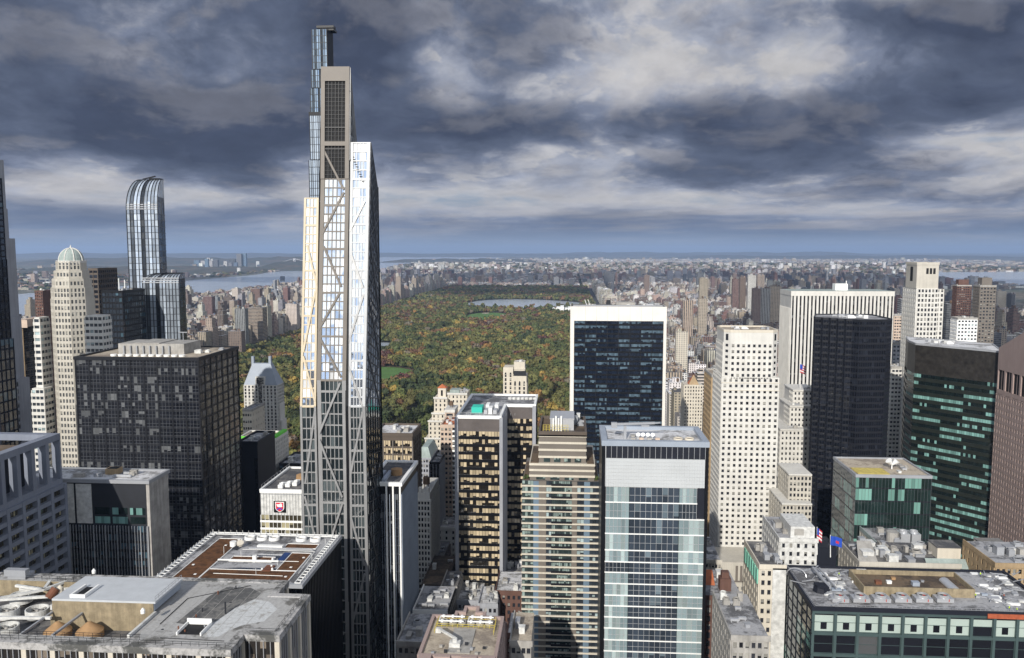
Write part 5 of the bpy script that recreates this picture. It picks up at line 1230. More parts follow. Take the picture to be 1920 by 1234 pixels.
bl, bb = MB(), wloc(t); bl.box(xi0, xi1, YV + .32, YV + .6, 0, 1.25, bottom=True); bme = bl.mesh('floor_band', 'black_metal', (bb.x, bb.y, 0)); copies('floor_band', bme, t, [(0, 0, z0v + fhv * k_) for k_ in range(nv)])
d_ = MB(); d_.poly([(x, y, z1 + .05) for x, y in rect(x0 + .5, x1 - .5, YV + .5, YV + 25.5)]); part('roof', d_, 'roof_tar', t)
m = MB(); m.box(x0 + 2, x1 - 3, YV + 1, YV + 1.3, z1 + .02, z1 + 1.1); part('parapet', m, 'grey_metal', t)
m = MB(); a = at(1168, 570, YV + 8).x; m.box(a - 5, a + 9, YV + 8, YV + 18, z1, z1 + 2.6); part('penthouse', m, 'concrete', t); m = MB(); a = at(1141, 566, YV + 6).x; m.box(a - 1.6, a + 1.6, YV + 6, YV + 9, z1, z1 + 3.4); m.box(a - 1.5, a + 1.5, YV + 6.1, YV + 8.9, z1 + 3.4, z1 + 4.4); part('plant_shed', m, 'charcoal', t)
for px_ in (1098, 1104): m = MB(); a = at(px_, 570, YV + 8).x; m.rod((a + 1, YV + 8, z1), (a - .6, YV + 8, z1 + 4.6), .22, 6); part('davit', m, 'white_paint', t)
clutter(t, x0 + 4, x1 - 4, YV + 6, YV + 22, z1, 12, 71, hi=1.8)

# --- white stone tower with chamfered top
YG = 500
x0, x1, z1 = fr(1356, 1464, 622, YG); xw = at(1345, 760, YG).x
dG = 30
t = base_thing('white_stone_tower', 'white stone tower of small square windows with chamfered upper corners', 'office tower', x0, x1, YG, YG + dG)
zc, zcol = at(1410, 708, YG).z, at(1410, 642, YG).z; zlow = at(1410, 1046, YG).z
xa, xb = at(1372.5, 660, YG).x, at(1451.5, 660, YG).x
ch = 3.2
Pm, Pt = rect(x0, x1, YG, YG + dG), [(x0 + ch + 1.2, YG), (x1 - ch - 1.2, YG), (x1 - 1, YG + ch), (x1 - 1, YG + dG - ch), (x1 - ch, YG + dG), (x0 + ch, YG + dG), (x0 + 1, YG + dG - ch), (x0 + 1, YG + ch)]
core(t, Pm, 0, zc, 'white_stone', 'lower_shaft'); core(t, Pt, zc, z1, 'white_stone', 'upper_shaft', top=False)
rowsU = 6; rowsL = max(8, round((zc - zlow) / 3.48))
punched(t, [(Pt[0], Pt[1], 8)], zcol - 3.48 * rowsU - 1, zcol - .5, rowsU, 1.55, 1.75, 'white_stone', depth=.4, sill=.3, limit=48)
punched(t, [((x0, YG), (x1, YG), 10), ((x0, YG + dG), (x0, YG), 9)], zlow, zc - .1, rowsL, 1.55, 1.75, 'white_stone', depth=.4, sill=.3, limit=52)
m = MB()
for (A, B) in ((Pt[7], Pt[0]), (Pt[1], Pt[2])):
    A_, B_ = Vector(A), Vector(B); n = Vector(((B_ - A_).y, -(B_ - A_).x)).normalized(); mid = (A_ + B_) / 2 + n * .05; h = (B_ - A_) * .2
    m.quad((*(mid - h), zcol + 1), (*(mid + h), zcol + 1), (*(mid + h), z1 - 1.5), (*(mid - h), z1 - 1.5))
    for k_ in range(6): m.quad((*(mid - h), zc + 1 + k_ * 3.5), (*(mid + h), zc + 1 + k_ * 3.5), (*(mid + h), zc + 2.6 + k_ * 3.5), (*(mid - h), zc + 2.6 + k_ * 3.5))
part('chamfer_window', m, 'g_win', t, kind='stuff')
punched(t, [(Pt[6], Pt[7], 7)], zcol - 3.48 * rowsU - 1, zcol - .5, rowsU, 1.3, 1.5, 'white_stone', limit=20)
m = MB(); 
for z in (zc - 3.4, zc - 8.0): m.box(x0 - .55, x1 + .55, YG - .6, YG - .41, z, z + .35)
part('string_course', m, 'cream_stone', t)
roof_cap(t, Pt, z1, ph=1.0, roof='roof_tan', wall='cream_stone', proud=.1); clutter(t, x0 + 8, x1 - 4, YG + 5, YG + 25, z1, 6, 41, hi=1.6, mats=('white_paint', 'concrete', 'grey_metal'))
# base with its broader shoulder
xb0, xb1 = at(1381, 1100, 470).x, at(1424, 1100, 470).x; zb1 = at(1405, 1060, 470).z
m = MB(); m.box(xb0 - 12, xb1 + 10, 474, YG - .7, 0, zb1); part('base_block', m, 'limestone', t); punched(t, [((xb0 - 12, 474), (xb1 + 10, 474), 12)], zb1 - 14 - 3.6 * 12, zb1 - 14, 12, 1.5, 1.8, 'limestone', limit=30)
m = MB()
for i in range(6): m.box(xb0 + i * 2.6, xb0 + i * 2.6 + 1.3, 473.3, 473.9, zb1 - 11, zb1 - 2)
m.box(xb0 - 1, xb0 + 16, 473.2, 473.95, zb1 - 11.6, zb1 - 11); part('screen_fin', m, 'warm_grey', t)

# --- narrow brown slab beside it
x0, x1, z1 = fr(1335, 1349, 706, 560); t = base_thing('apartment_tower', 'narrow yellow-brown brick slab left of the white stone tower', 'apartment tower', x0, x1 + 2, 560, 590)
core(t, rect(x0, x1 + 2, 560, 590), 0, z1, 'tan_brick', 'wall'); punched(t, [((x0, 590), (x0, 560), 8), ((x0, 560), (x1 + 2, 560), 2)], 20, z1 - 1, 36, 1.5, 1.8, 'tan_brick', limit=60); roof_cap(t, rect(x0, x1 + 2, 560, 590), z1, roof='roof_tan')

# --- broad white-striped slab
YGM = 690
x0, x1, z1 = fr(1484, 1677, 546, YGM); dG = 36
t = base_thing('striped_tower', 'broad slab of white marble ribs and black window stripes', 'office tower', x0, x1, YGM, YGM + dG)
core(t, rect(x0, x1, YGM + 1, YGM + dG), 0, z1 - .5, 'white_stone', 'core_wall')
ns = 27; bw = (x1 - x0) / ns
for i in range(ns):
    m = MB(); a, b = x0 + i * bw + bw * .27, x0 + (i + 1) * bw - bw * .27; mid = (a + b) / 2
    m.quad((a, YGM + .7, 0), (b, YGM + .7, 0), (b, YGM + .7, z1 - 4), (a, YGM + .7, z1 - 4), [(i * 3, 0), (i * 3 + 1, 0), (i * 3 + 1, 52), (i * 3, 52)]); part('window_strip', m, 'g_black', t)
    m = MB(); a0, a1 = x0 + i * bw - bw * .27, x0 + i * bw + bw * .27
    if i == 0: a0 = x0
    m.box(a0, a1, YGM - .2, YGM + .95, 0, z1 - 4); part('marble_rib', m, 'white_stone', t)
m = MB(); m.box(x1 - bw * .27, x1, YGM - .2, YGM + .95, 0, z1 - 4); part('marble_rib', m, 'white_stone', t)
m = MB(); m.box(x0 - .3, x1 + .3, YGM - .35, YGM + dG, z1 - 4, z1, bottom=True); part('fascia', m, 'white_stone', t)
f = MB()
for i in range(14): y = YGM + 2 + (dG - 4) * i / 13; f.bar((x0, y, 0), (x0, y, z1 - 14), 1.1, .5, (-1, 0, 0))
part('west_rib', f, 'white_stone', t)
f = MB()
for i in range(13): y = YGM + 2 + (dG - 4) * (i + .5) / 13; f.quad((x0 - .05, y + .6, 0), (x0 - .05, y - .6, 0), (x0 - .05, y - .6, z1 - 15), (x0 - .05, y + .6, z1 - 15), [(i * 3, 0), (i * 3 + 1, 0), (i * 3 + 1, 50), (i * 3, 50)])
part('west_window', f, 'g_win', t)
m = MB(); a = at(1578, 540, YGM + 12).x; m.box(a - 5, a + 5, YGM + 12, YGM + 20, z1, z1 + 5.5); m.box(a + 3.5, a + 4.1, YGM + 12.5, YGM + 13, z1 + 5.5, z1 + 8); part('penthouse', m, 'white_paint', t)
m = MB(); m.poly([(x, y, z1 + .02) for x, y in rect(x0, x1, YGM, YGM + dG - .2)]); part('roof', m, 'copper', t)

# --- stepped white-stone block between
YCB = 585
t = base_thing('stepped_office_block', 'old white stone office block with setbacks left of the dark sawtooth tower', 'office building', at(1463, 900, YCB - 20).x, at(1535, 900, YCB).x, YCB - 20, YCB + 30)
for (pl, pr, pt, y0, nc) in ((1488, 1530, 732, YCB + 10, 6), (1482, 1530, 762, YCB + 4, 7), (1464, 1530, 806, YCB - 4, 9), (1468, 1530, 905, YCB - 24, 8), (1462, 1500, 975, YCB - 44, 6)):
    x0, x1, z1 = fr(pl, pr, pt, y0); core(t, rect(x0, x1, y0, YCB + 34), 0, z1, 'white_stone', 'setback')
    lowz = 5 if y0 < YCB - 30 else max(5, z1 - 45); punched(t, [((x0, y0), (x1, y0), nc), ((x0, YCB + 20), (x0, y0), 7)], lowz, z1 - .8, max(3, int((z1 - lowz) / 3.6)), 1.2, 1.9, 'white_stone', limit=24)
    m = MB(); m.box(x0 - .6, x1, y0 - .9, YCB + 34.2, z1 - .5, z1 + .5, bottom=True); part('cornice', m, 'white_stone', t); clutter(t, x0 + .5, x1 - 2, y0 + .5, y0 + 6, z1 + .5, 3, int(pt), hi=2.0)
# green-glass infill and old white tower in front of it
x0, x1, z1 = fr(1478, 1520, 880, 470); t = base_thing('stone_turret_block', 'old white stone block with corner turrets at the foot of the dark sawtooth tower', 'office building', x0, x1 + 4, 470, 500)
for (pl, pr, pt, y0, nc) in ((1480, 1522, 890, 476, 6), (1467, 1522, 945, 470, 8)):
    x0, x1, z1 = fr(pl, pr, pt, y0); core(t, rect(x0, x1, y0, 500), 0, z1, 'limestone', 'setback'); punched(t, [((x0, y0), (x1, y0), nc), ((x0, 500), (x0, y0), 6)], 10, z1 - 1, int(z1 / 3.6), 1.2, 1.9, 'limestone', limit=30)
    m = MB(); m.box(x0 - .5, x1, y0 - .9, 500, z1 - .4, z1 + .5, bottom=True); part('cornice', m, 'white_stone', t)

# --- dark sawtooth-plan tower
YTT = 512
x0, x1, z1 = fr(1526, 1676, 600, YTT)
t = base_thing('sawtooth_tower', 'dark blue-black glass tower with a sawtooth faceted front', 'skyscraper', x0, x1, YTT - 6, YTT + 40)
x0 += 3.4; P = [(x0 + .4, YTT + 13)]; n = 5; wL = (x1 - x0)
for i in range(n): P += [(x0 + wL * (.015 + .085 * i), YTT + 10 - 2.9 * i), (x0 + wL * (.015 + .085 * (i + 1)) - .6, YTT + 9.2 - 2.9 * i)]
P += [(x0 + wL * .5, YTT - 5.6), (x1 - wL * .12, YTT - 3.4), (x1, YTT + 3), (x1, YTT + 38), (x0 + 8.5, YTT + 38)]
floors(t, P, 0, z1, 56, 1.35, 'g_bronze', 'slate_panel', 'dark_metal', mw=.16, md=.25, bh=1.2, bd=.22)
roof_cap(t, P, z1, ph=.8, roof='roof_grey', wall='dark_metal'); clutter(t, x0 + 12, x1 - 8, YTT + 6, YTT + 28, z1, 12, 91, hi=2, mats=('white_paint', 'silver', 'grey_metal'))

# --- square-topped stone hotel tower, brown towers beyond
YFS = 640
x0, x1, z1 = fr(1720, 1761, 493, YFS)
t = base_thing('stone_hotel_tower', 'pale square-topped limestone tower with a louvred lantern at the right', 'hotel', x0 - 4, x1 + 8, YFS, YFS + 30)
zA_, zB_ = at(1740, 541, YFS).z, at(1740, 528, YFS).z
core(t, rect(x0, x1, YFS, YFS + 20), zA_, z1, 'limestone', 'lantern', top=False)
m = MB()
for px_ in (1739, 1745.5, 1752): a = at(px_, 510, YFS).x; m.quad((a - .9, YFS - .03, at(1740, 514, YFS).z), (a + .9, YFS - .03, at(1740, 514, YFS).z), (a + .9, YFS - .03, at(1740, 503, YFS).z), (a - .9, YFS - .03, at(1740, 503, YFS).z))
m.quad((x0 - .03, YFS + 12, zB_), (x0 - .03, YFS + 7, zB_), (x0 - .03, YFS + 7, z1 - 3), (x0 - .03, YFS + 12, z1 - 3)); part('lantern_opening', m, 'black_hole', t)
roof_cap(t, rect(x0, x1, YFS, YFS + 20), z1 - 1, ph=1.4, wall='limestone')
xw0, xw1 = at(1714, 640, YFS).x, at(1772, 640, YFS - 3).x
core(t, rect(xw0, x1, YFS - .6, YFS + 26), 0, zA_, 'white_stone', 'shaft'); core(t, rect(x1 - .2, xw1, YFS + 3, YFS + 26), 0, at(1765, 543, YFS).z, 'white_stone', 'shaft')
punched(t, [((xw0 + .5, YFS - .6), (x1, YFS - .6), 6), ((x1, YFS + 3), (xw1, YFS + 3), 2), ((xw0, YFS + 24), (xw0, YFS - .6), 7)], zA_ - 3.6 * 30, zA_ - .5, 30, 1.5, 2.2, 'white_stone', limit=100)
for nm, lb, pl, pr, pt, Y, mt, gl in (('apartment_tower', 'slim brown stepped tower at the right, right of the square-topped stone tower', 1838, 1868, 537, 900, 'warm_grey', 'g_win'), ('apartment_tower', 'dark red-brown apartment tower between the square-topped stone tower and the slim stepped tower', 1795, 1822, 536, 1250, 'red_brick', 'g_win'),
        ('office_building', 'white office slab in front of the dark red-brown apartment tower', 1796, 1833, 598, 820, 'white_panel', 'g_mix'), ('office_building', 'grey ribbon-window office block between the sawtooth tower and the dark green tower', 1674, 1702, 645, 720, 'grey_stone', 'g_mix'),
        ('apartment_building', 'bright white stepped apartment block behind the dark green tower', 1672, 1698, 690, 660, 'white_stone', 'g_win'), ('apartment_tower', 'pinkish slab behind the square-topped stone tower', 1677, 1695, 592, 1000, 'pink_brick', 'g_win')):
    x0, x1, z1 = fr(pl, pr, pt, Y); t = base_thing(nm, lb, nm.replace('_', ' '), x0, x1, Y, Y + 14)
    core(t, rect(x0, x1, Y, Y + 14), 0, z1, mt, 'shaft'); punched(t, [((x0, Y), (x1, Y), max(4, round((x1 - x0) / 3))), ((x0, Y + 14), (x0, Y), 5)], 20, z1 - 1, int((z1 - 20) / 3.4), 2.0, 1.7, mt, gl, limit=40, depth=.5)
    if 'stepped tower' in lb: core(t, rect(x0 + 3, x1 - 3, Y + 3, Y + 12), z1, z1 + 9, mt, 'crown')
    roof_cap(t, rect(x0, x1, Y, Y + 14), z1); clutter(t, x0 + 1, x1 - 1, Y + 2, Y + 12, z1, 4, int(pl))

# --- dark green prow-plan tower
A_, B_ = at(1717, 645, 548), at(1880, 657, 508); C_ = at(1703, 640, 566)
t = base_thing('green_granite_tower', 'dark polished green tower with a sharp prow and teal-lit ribbon windows', 'skyscraper', C_.x, B_.x, 510, 575)
z1 = A_.z; P = [(C_.x, C_.y), (A_.x, A_.y), (B_.x, B_.y), (B_.x + 14, B_.y + 40), (C_.x + 8, 590)]
za_ = at(1760, 706, 535).z
nF = 36
green = matte('green_granite', (.020, .024, .020), rough=.3, var=.3, scale=.4, spec=.5)
floors(t, P, 0, za_, nF, 1.5, 'g_teal', 'black_metal', green, mw=.08, md=.06, bh=2.35, bd=.3)
core(t, P, za_, z1, matte('attic_granite', (.030, .027, .024), rough=.45, var=.55, scale=.35), 'attic_wall', top=False)
roof_cap(t, P, z1, ph=.6, roof='roof_white', wall='grey_metal'); clutter(t, A_.x + 6, B_.x - 6, 545, 565, z1, 8, 17, hi=1.8, mats=('white_paint', 'dirty_white', 'silver'))
m = MB(); p = at(1762, 640, 550); m.rod((p.x, 550, z1), (p.x, 550, z1 + 3), .15); m.rod((p.x, 550, z1 + 2), (p.x + 3, 551, z1 + 2.5), .15); part('davit', m, 'white_paint', t)

# --- pink granite tower with a pediment at the right edge: west wall
Ps = at(1873, 652, 505); Xs = Ps.x; zs0 = Ps.z
t = base_thing('pedimented_tower', 'pink granite tower with a sloping pediment and tall openings at the right edge', 'skyscraper', Xs, Xs + 45, 430, 505)
core(t, rect(Xs + .6, Xs + 45, 430, 505), 0, zs0, 'pink_granite', 'shaft')
ap = (467.5, zs0 + 17); m = MB()
for xx in (Xs, Xs + 45): m.poly([(xx, 505, zs0), (xx, 430, zs0), (xx, ap[0], ap[1])] if xx == Xs else [(xx, 430, zs0), (xx, 505, zs0), (xx, ap[0], ap[1])])
m.quad((Xs, 430, zs0), (Xs + 45, 430, zs0), (Xs + 45, *ap), (Xs, *ap)); m.quad((Xs + 45, 505, zs0), (Xs, 505, zs0), (Xs, *ap), (Xs + 45, *ap)); part('pediment', m, 'pink_granite', t)
zo0, zo1 = onx(1888, 735, Xs).z, onx(1888, 697, Xs).z
zw1 = onx(1885, 742, Xs).z
m = MB(); m.box(Xs, Xs + .6, 430, 505, zo1, zs0, bottom=True, top=False); part('attic_wall', m, 'pink_granite', t)
ncol = 9; cw = 75 / ncol
m = MB()
for c in range(ncol + 1): y = 430 + c * cw; m.box(Xs, Xs + .62, max(430, y - .9), min(505, y + .9), 0, zo1 + .01)
m.box(Xs + .02, Xs + .62, 430, 505, zw1, zo0, bottom=True); part('granite_pier', m, 'pink_granite', t)
for c in range(ncol):
    for q in range(2):
        m = MB(); ya, yb2 = 430 + c * cw + .9 + q * (cw - 1.8) / 2 + .4, 430 + c * cw + .9 + (q + 1) * (cw - 1.8) / 2 - .4; m.quad((Xs + .55, yb2, zo0), (Xs + .55, ya, zo0), (Xs + .55, ya, zo1), (Xs + .55, yb2, zo1)); part('tall_opening', m, 'black_hole', t)
punched(t, [((Xs + .05, 505), (Xs + .05, 430), 27)], 10, zw1 - .3, int((zw1 - 10) / 4.0), 1.3, 2.2, 'pink_granite', depth=.35, sill=.3, limit=100)

# --- green glass cube in front
YGC = 400
x0, x1, z1 = fr(1605, 1747, 894, YGC); dC = 34
t = base_thing('green_glass_block', 'green glass office cube with a yellow-edged roof at the foot of the dark tower', 'office building', x0, x1, YGC, YGC + dC)
P = rect(x0, x1, YGC, YGC + dC); floors(t, P, 0, z1, 22, 1.55, 'g_green', 'mullion_grey', 'dark_metal', mw=.10, md=.10, bh=.6, bd=.06)
roof_cap(t, P, z1, ph=.9, roof='roof_tan', wall='grey_metal'); m = MB(); m.box(x0 + 2, x0 + 17, YGC + 3, YGC + 14, z1 + .16, z1 + .5); part('yellow_deck', m, matte('yellow_deck', (.52, .42, .12), var=.3, scale=.6), t)
c = at(1672, 880, YGC + 14); m = MB(); m.rod((c.x, c.y, z1), (c.x, c.y, z1 + 2.2), .3, 8); m.rod((c.x, c.y - .2, z1 + 2.2), (c.x - 2, c.y - .8, z1 + 4.6), .3, 12, r2=1.6); m.rod((c.x, c.y - .2, z1 + 2.2), (c.x + 2, c.y - .8, z1 + 4.6), .3, 12, r2=1.6); part('horn_antenna', m, 'white_paint', t); clutter(t, x0 + 22, x1 - 3, YGC + 6, YGC + 28, z1, 8, 66, hi=1.5)
# --- dark green-framed building under roof works (lower right)
zR = 128.0
r0 = onz(1524, 1141, zR); r1 = onz(1466, 1063, zR)
X0, Yf, Yk = r0.x, r0.y, r1.y; X1 = X0 + 78
t = base_thing('green_framed_building', 'dark green steel-framed building with big square bays and a roof under construction', 'office building', X0, X1, Yf, Yk)
frm = matte('green_frame', (.055, .085, .085), rough=.4, var=.15, spec=.5)
core(t, rect(X0 + .6, X1, Yf + 1.2, Yk), 0, zR - .5, 'black_metal', 'core_wall')
bw = 39.0 / FPX * (Yf + 18); nb = int((X1 - X0) / bw); hb = bw * 1.02
f = MB()
for i in range(nb + 1): f.bar((X0 + .3 + i * bw, Yf + 1.0, 0), (X0 + .3 + i * bw, Yf + 1.0, zR - 1), .85, 1.0, (0, -1, 0))
for k_ in range(12): f.bar((X0, Yf + 1.0, zR - 1.2 - k_ * hb), (X1, Yf + 1.0, zR - 1.2 - k_ * hb), .95, .9, (0, -1, 0))
part('bay_frame', f, frm, t)
shade = matte('roller_blind', (.37, .44, .40), var=.06, rough=.5)
for i in range(nb):
    for k_ in range(5):
        xa, xb = X0 + .75 + i * bw, X0 - .15 + (i + 1) * bw; za, zb2 = zR - 1.7 - (k_ + 1) * hb + .4 + .55, zR - 1.75 - k_ * hb
        m = MB(); y = Yf + .75
        m.quad((xa, y, za), (xb, y, za), (xb, y, zb2), (xa, y, zb2), [(i * 2, k_), (i * 2 + 1, k_), (i * 2 + 1, k_ + 1), (i * 2, k_ + 1)])
        wn = part('bay_window', m, 'g_black', t)
        m = MB()
        for (p, q) in (((xa, za), (xb, za)), ((xa, zb2), (xb, zb2)), ((xa, za), (xa, zb2)), ((xb, za), (xb, zb2))): m.bar((p[0], y, p[1]), (q[0], y, q[1]), .3, .3, (0, -1, 0))
        m.bar((xa, y, za + (zb2 - za) * .52), (xb, y, za + (zb2 - za) * .52), .1, .2, (0, -1, 0)); part('window_frame', m, frm, wn)
        if k_ == 0:
            m = MB(); h = zb2 - za; w_ = xb - xa; y2 = y - .02
            m.quad((xa + .15, y2, za + h * .5), (xb - .15, y2, za + h * .5), (xb - .15, y2, zb2 - .7), (xa + .15, y2, zb2 - .7))
            if i != 7: m.quad((xa + .15, y2, za + .2), (xa + w_ * .34, y2, za + .2), (xa + w_ * .34, y2, za + h * .5), (xa + .15, y2, za + h * .5)); m.quad((xa + w_ * .66, y2, za + .2), (xb - .15, y2, za + .2), (xb - .15, y2, za + h * .5), (xa + w_ * .66, y2, za + h * .5)); m.quad((xa + w_ * .34, y2, za + .2), (xa + w_ * .66, y2, za + .2), (xa + w_ * .66, y2, za + h * .13), (xa + w_ * .34, y2, za + h * .13))
            part('roller_blind', m, shade, wn)
g = MB(); g.quad((X0, Yk, 0), (X0, Yf + .2, 0), (X0, Yf + .2, zR - 1), (X0, Yk, zR - 1), [(0, 0), (10, 0), (10, 28), (0, 28)]); part('west_glass', g, 'g_green', t)
f = MB()
for i in range(7): y = Yf + .6 + (Yk - Yf - 1) * i / 6; f.bar((X0, y, 0), (X0, y, zR - 1), .35, .2, (-1, 0, 0))
for k_ in range(24): f.bar((X0, Yf, zR - 1.2 - k_ * hb / 2), (X0, Yk, zR - 1.2 - k_ * hb / 2), .3, .18, (-1, 0, 0))
part('west_frame', f, 'slate_panel', t)
roof_cap(t, rect(X0, X1, Yf, Yk), zR, ph=.7, roof='roof_grey', wall='slate_panel', proud=.4, pw=.8)
zr = zR + .16
w0, w1 = onz(1616, 1112, zr).x, onz(1819, 1114, zr).x; wy0, wy1 = onz(1700, 1118, zr).y, onz(1700, 1076, zr + 2).y
m = MB(); T_ = .45; H_ = 3.0
m.box(w0, w1, wy0, wy0 + T_, zr, zr + H_); m.box(w0, w0 + T_, wy0 + T_, wy1, zr, zr + H_); m.box(w1 - T_, w1, wy0 + T_, wy1, zr, zr + H_); m.box(w0, w1, wy1, wy1 + T_, zr, zr + H_); part('well_wall', m, 'tan_plaster', t)
m = MB(); m.box(w0 + T_, w1 - T_, wy0 + T_, wy1, zr, zr + 1.4); part('well_floor', m, 'roof_brown', t)
m = MB()
for i in range(9):
    a = math.pi * i / 9; b = math.pi * (i + 1) / 9; cx = w0 + (w1 - w0) * .85; P_ = lambda q, y: (cx + 1.7 * math.cos(q), y, zr + 1.5 + 1.2 * math.sin(q)); m.quad(P_(a, wy0 + 2), P_(a, wy1 - 4), P_(b, wy1 - 4), P_(b, wy0 + 2))
m.poly([(cx + 1.7 * math.cos(math.pi * i / 9), wy0 + 2, zr + 1.5 + 1.2 * math.sin(math.pi * i / 9)) for i in range(10)]); part('barrel_skylight', m, 'silver', t)
for (u, v, s_, mt) in ((.28, .45, 1.2, 'white_paint'), (.5, .35, 1.8, 'lead_roof'), (.17, .4, 1.5, 'rust'), (.36, .7, 1.0, 'tan_cone'), (.62, .6, .7, 'grey_metal')):
    m = MB(); cx, cy = w0 + (w1 - w0) * u, wy0 + (wy1 - wy0) * v; m.box(cx, cx + s_ * 1.3, cy, cy + s_, zr + 1.4, zr + 1.4 + s_ * .7); m.box(cx - .1, cx + s_ * 1.3 + .1, cy - .1, cy + s_ + .1, zr + 1.41 + s_ * .7, zr + 1.5 + s_ * .7); part('plant_shed', m, mt, t)
for px_ in (1573, 1612, 1651, 1690, 1729, 1768):
    c = onz(px_, 1128, zr); m = MB(); m.box(c.x - 2.7, c.x + 2.7, c.y - 1.9, c.y + 1.9, zr + .4, zr + 1.7, bottom=True); m.ring(c.x, c.y, zr + 1.71, zr + 2.6, 1.75, 1.55, 22); m.cyl(c.x, c.y, zr + 1.71, zr + 1.9, 1.54, 1.54, 18, 1)
    fo = part('cooling_fan', m, ['silver', 'black_hole'], t); m = MB(); m.box(c.x + 1.0, c.x + 1.25, c.y - 1.95, c.y - 1.91, zr + .7, zr + 1.6); m.cyl(c.x, c.y - 1.0, zr + 2.61, zr + 2.66, .5, .5, 10); part('service_pipe', m, matte('pipe_red', (.42, .05, .03)), fo)
m = MB()
for h in (.6, 1.15): m.rod((X0 + 1, Yf + .5, zr + h), (X1 - 1, Yf + .5, zr + h), .06, 4); m.rod((X0 + .5, Yf, zr + h), (X0 + .5, Yk, zr + h), .06, 4)
for i in range(52): m.rod((X0 + 1 + i * 1.45, Yf + .5, zR), (X0 + 1 + i * 1.45, Yf + .5, zr + 1.15), .05, 4)
part('guard_rail', m, 'silver', t)
m = MB(); rr = random.Random(5)
for i in range(7): a = onz(1560 - i * 6, 1136 - i * 11, zr + 1.2); m.bar(a, a + Vector((rr.uniform(2, 5), rr.uniform(-2, 4), rr.uniform(-.4, .6))), .35, .35, (0, 0, 1))
a = onz(1524, 1066, zr + 2.8); b = onz(1556, 1104, zr + 1.6); m.bar(a, b, .8, .7, (0, 0, 1)); m.bar(a + Vector((2.2, 0, 0)), b + Vector((2.2, 0, 0)), .5, .5, (0, 0, 1))
part('steel_truss', m, 'grey_metal', t)
c = onz(1540, 1108, zr); m = MB(); m.cyl(c.x, c.y, zr, zr + 1.6, 3.0, 2.6, 8); m.box(c.x - 2, c.x + 2, c.y - 2, c.y + 2, zr + 1.6, zr + 2.3); part('crane_turntable', m, 'slate_panel', t)
m = MB()
for i in range(10): a = math.pi * i / 9; b = math.pi * (i + 1) / 9; c2 = onz(1496, 1082, zr); m.rod((c2.x + 3 * math.cos(a), c2.y + .8 * i / 2, zr + 2.6 * math.sin(a)), (c2.x + 3 * math.cos(b), c2.y + .4 * (i + 1), zr + 2.6 * math.sin(b)), .18, 6)
part('curved_rail', m, 'silver', t)
for i in range(64):
    if i < 24: px_, py_ = rr.uniform(1530, 1612), rr.uniform(1072, 1118)
    else: px_, py_ = rr.uniform(1822, 1915), rr.uniform(1070, 1136)
    c = onz(px_, py_, zr); 
    if c.x > X1 - 4 or c.y > Yk - 2: continue
    a, b, h = rr.uniform(.6, 4.2), rr.uniform(.5, 2.4), rr.uniform(.15, .7); m = MB(); m.box(c.x, c.x + a, c.y, c.y + b, zr + .01, zr + h); part('stacked_panel', m, rr.choice(['white_paint', 'white_paint', 'silver', 'dirty_white', 'grey_metal', 'white_panel', 'lead_roof']), t)
m = MB()
for i in range(46):
    c = onz(rr.uniform(1822, 1915) if i < 26 else rr.uniform(1480, 1600), rr.uniform(1072, 1140) if i < 26 else rr.uniform(1070, 1112), zr + .6); d_ = Vector((rr.uniform(1, 5), rr.uniform(-4, 4), 0)); m.bar(c, c + d_, .22, .22, (0, 0, 1))
part('steel_lintel', m, 'silver', t)
m = MB(); a = onz(1846, 1147, zR).x; m.box(a, X1, Yf - .75, Yf - .55, zR - 1.3, zR + .25); part('debris_net', m, 'orange_net', t)

# --- workers on that roof
def body_mesh():
    me = bpy.data.meshes.new('person'); bm = bmesh.new(); L = bm.verts.layers.skin.new()
    J = {'pelvis': (0, 0, .95, .13), 'waist': (0, 0, 1.12, .12), 'chest': (0, .01, 1.36, .15), 'neck': (0, .01, 1.51, .055), 'head': (0, .02, 1.62, .095), 'crown': (0, .01, 1.72, .085),
         'ls': (.17, 0, 1.42, .065), 'le': (.24, .03, 1.15, .045), 'lh': (.22, .16, .95, .035), 'rs': (-.17, 0, 1.42, .065), 're': (-.25, .05, 1.16, .045), 'rh': (-.2, .24, 1.05, .035),
         'lp': (.09, 0, .9, .095), 'lk': (.11, .05, .5, .065), 'la': (.11, -.04, .08, .045), 'lt': (.12, .12, .04, .04), 'rp': (-.09, 0, .9, .095), 'rk': (-.1, -.02, .5, .065), 'ra': (-.11, -.12, .08, .045), 'rt': (-.11, .04, .04, .04)}
    V = {k_: bm.verts.new(v[:3]) for k_, v in J.items()}
    for k_, v in J.items(): V[k_][L].radius = (v[3], v[3])
    V['pelvis'][L].use_root = True
    for a, b in (('pelvis', 'waist'), ('waist', 'chest'), ('chest', 'neck'), ('neck', 'head'), ('head', 'crown'), ('chest', 'ls'), ('ls', 'le'), ('le', 'lh'), ('chest', 'rs'), ('rs', 're'), ('re', 'rh'), ('pelvis', 'lp'), ('lp', 'lk'), ('lk', 'la'), ('la', 'lt'), ('pelvis', 'rp'), ('rp', 'rk'), ('rk', 'ra'), ('ra', 'rt')): bm.edges.new((V[a], V[b]))
    bm.to_mesh(me); bm.free(); return me
pme = body_mesh(); pme.materials.append(M['denim'])
vest = MB(); vest.cyl(0, .005, 1.0, 1.46, .2, .21, 12); vest_me = None
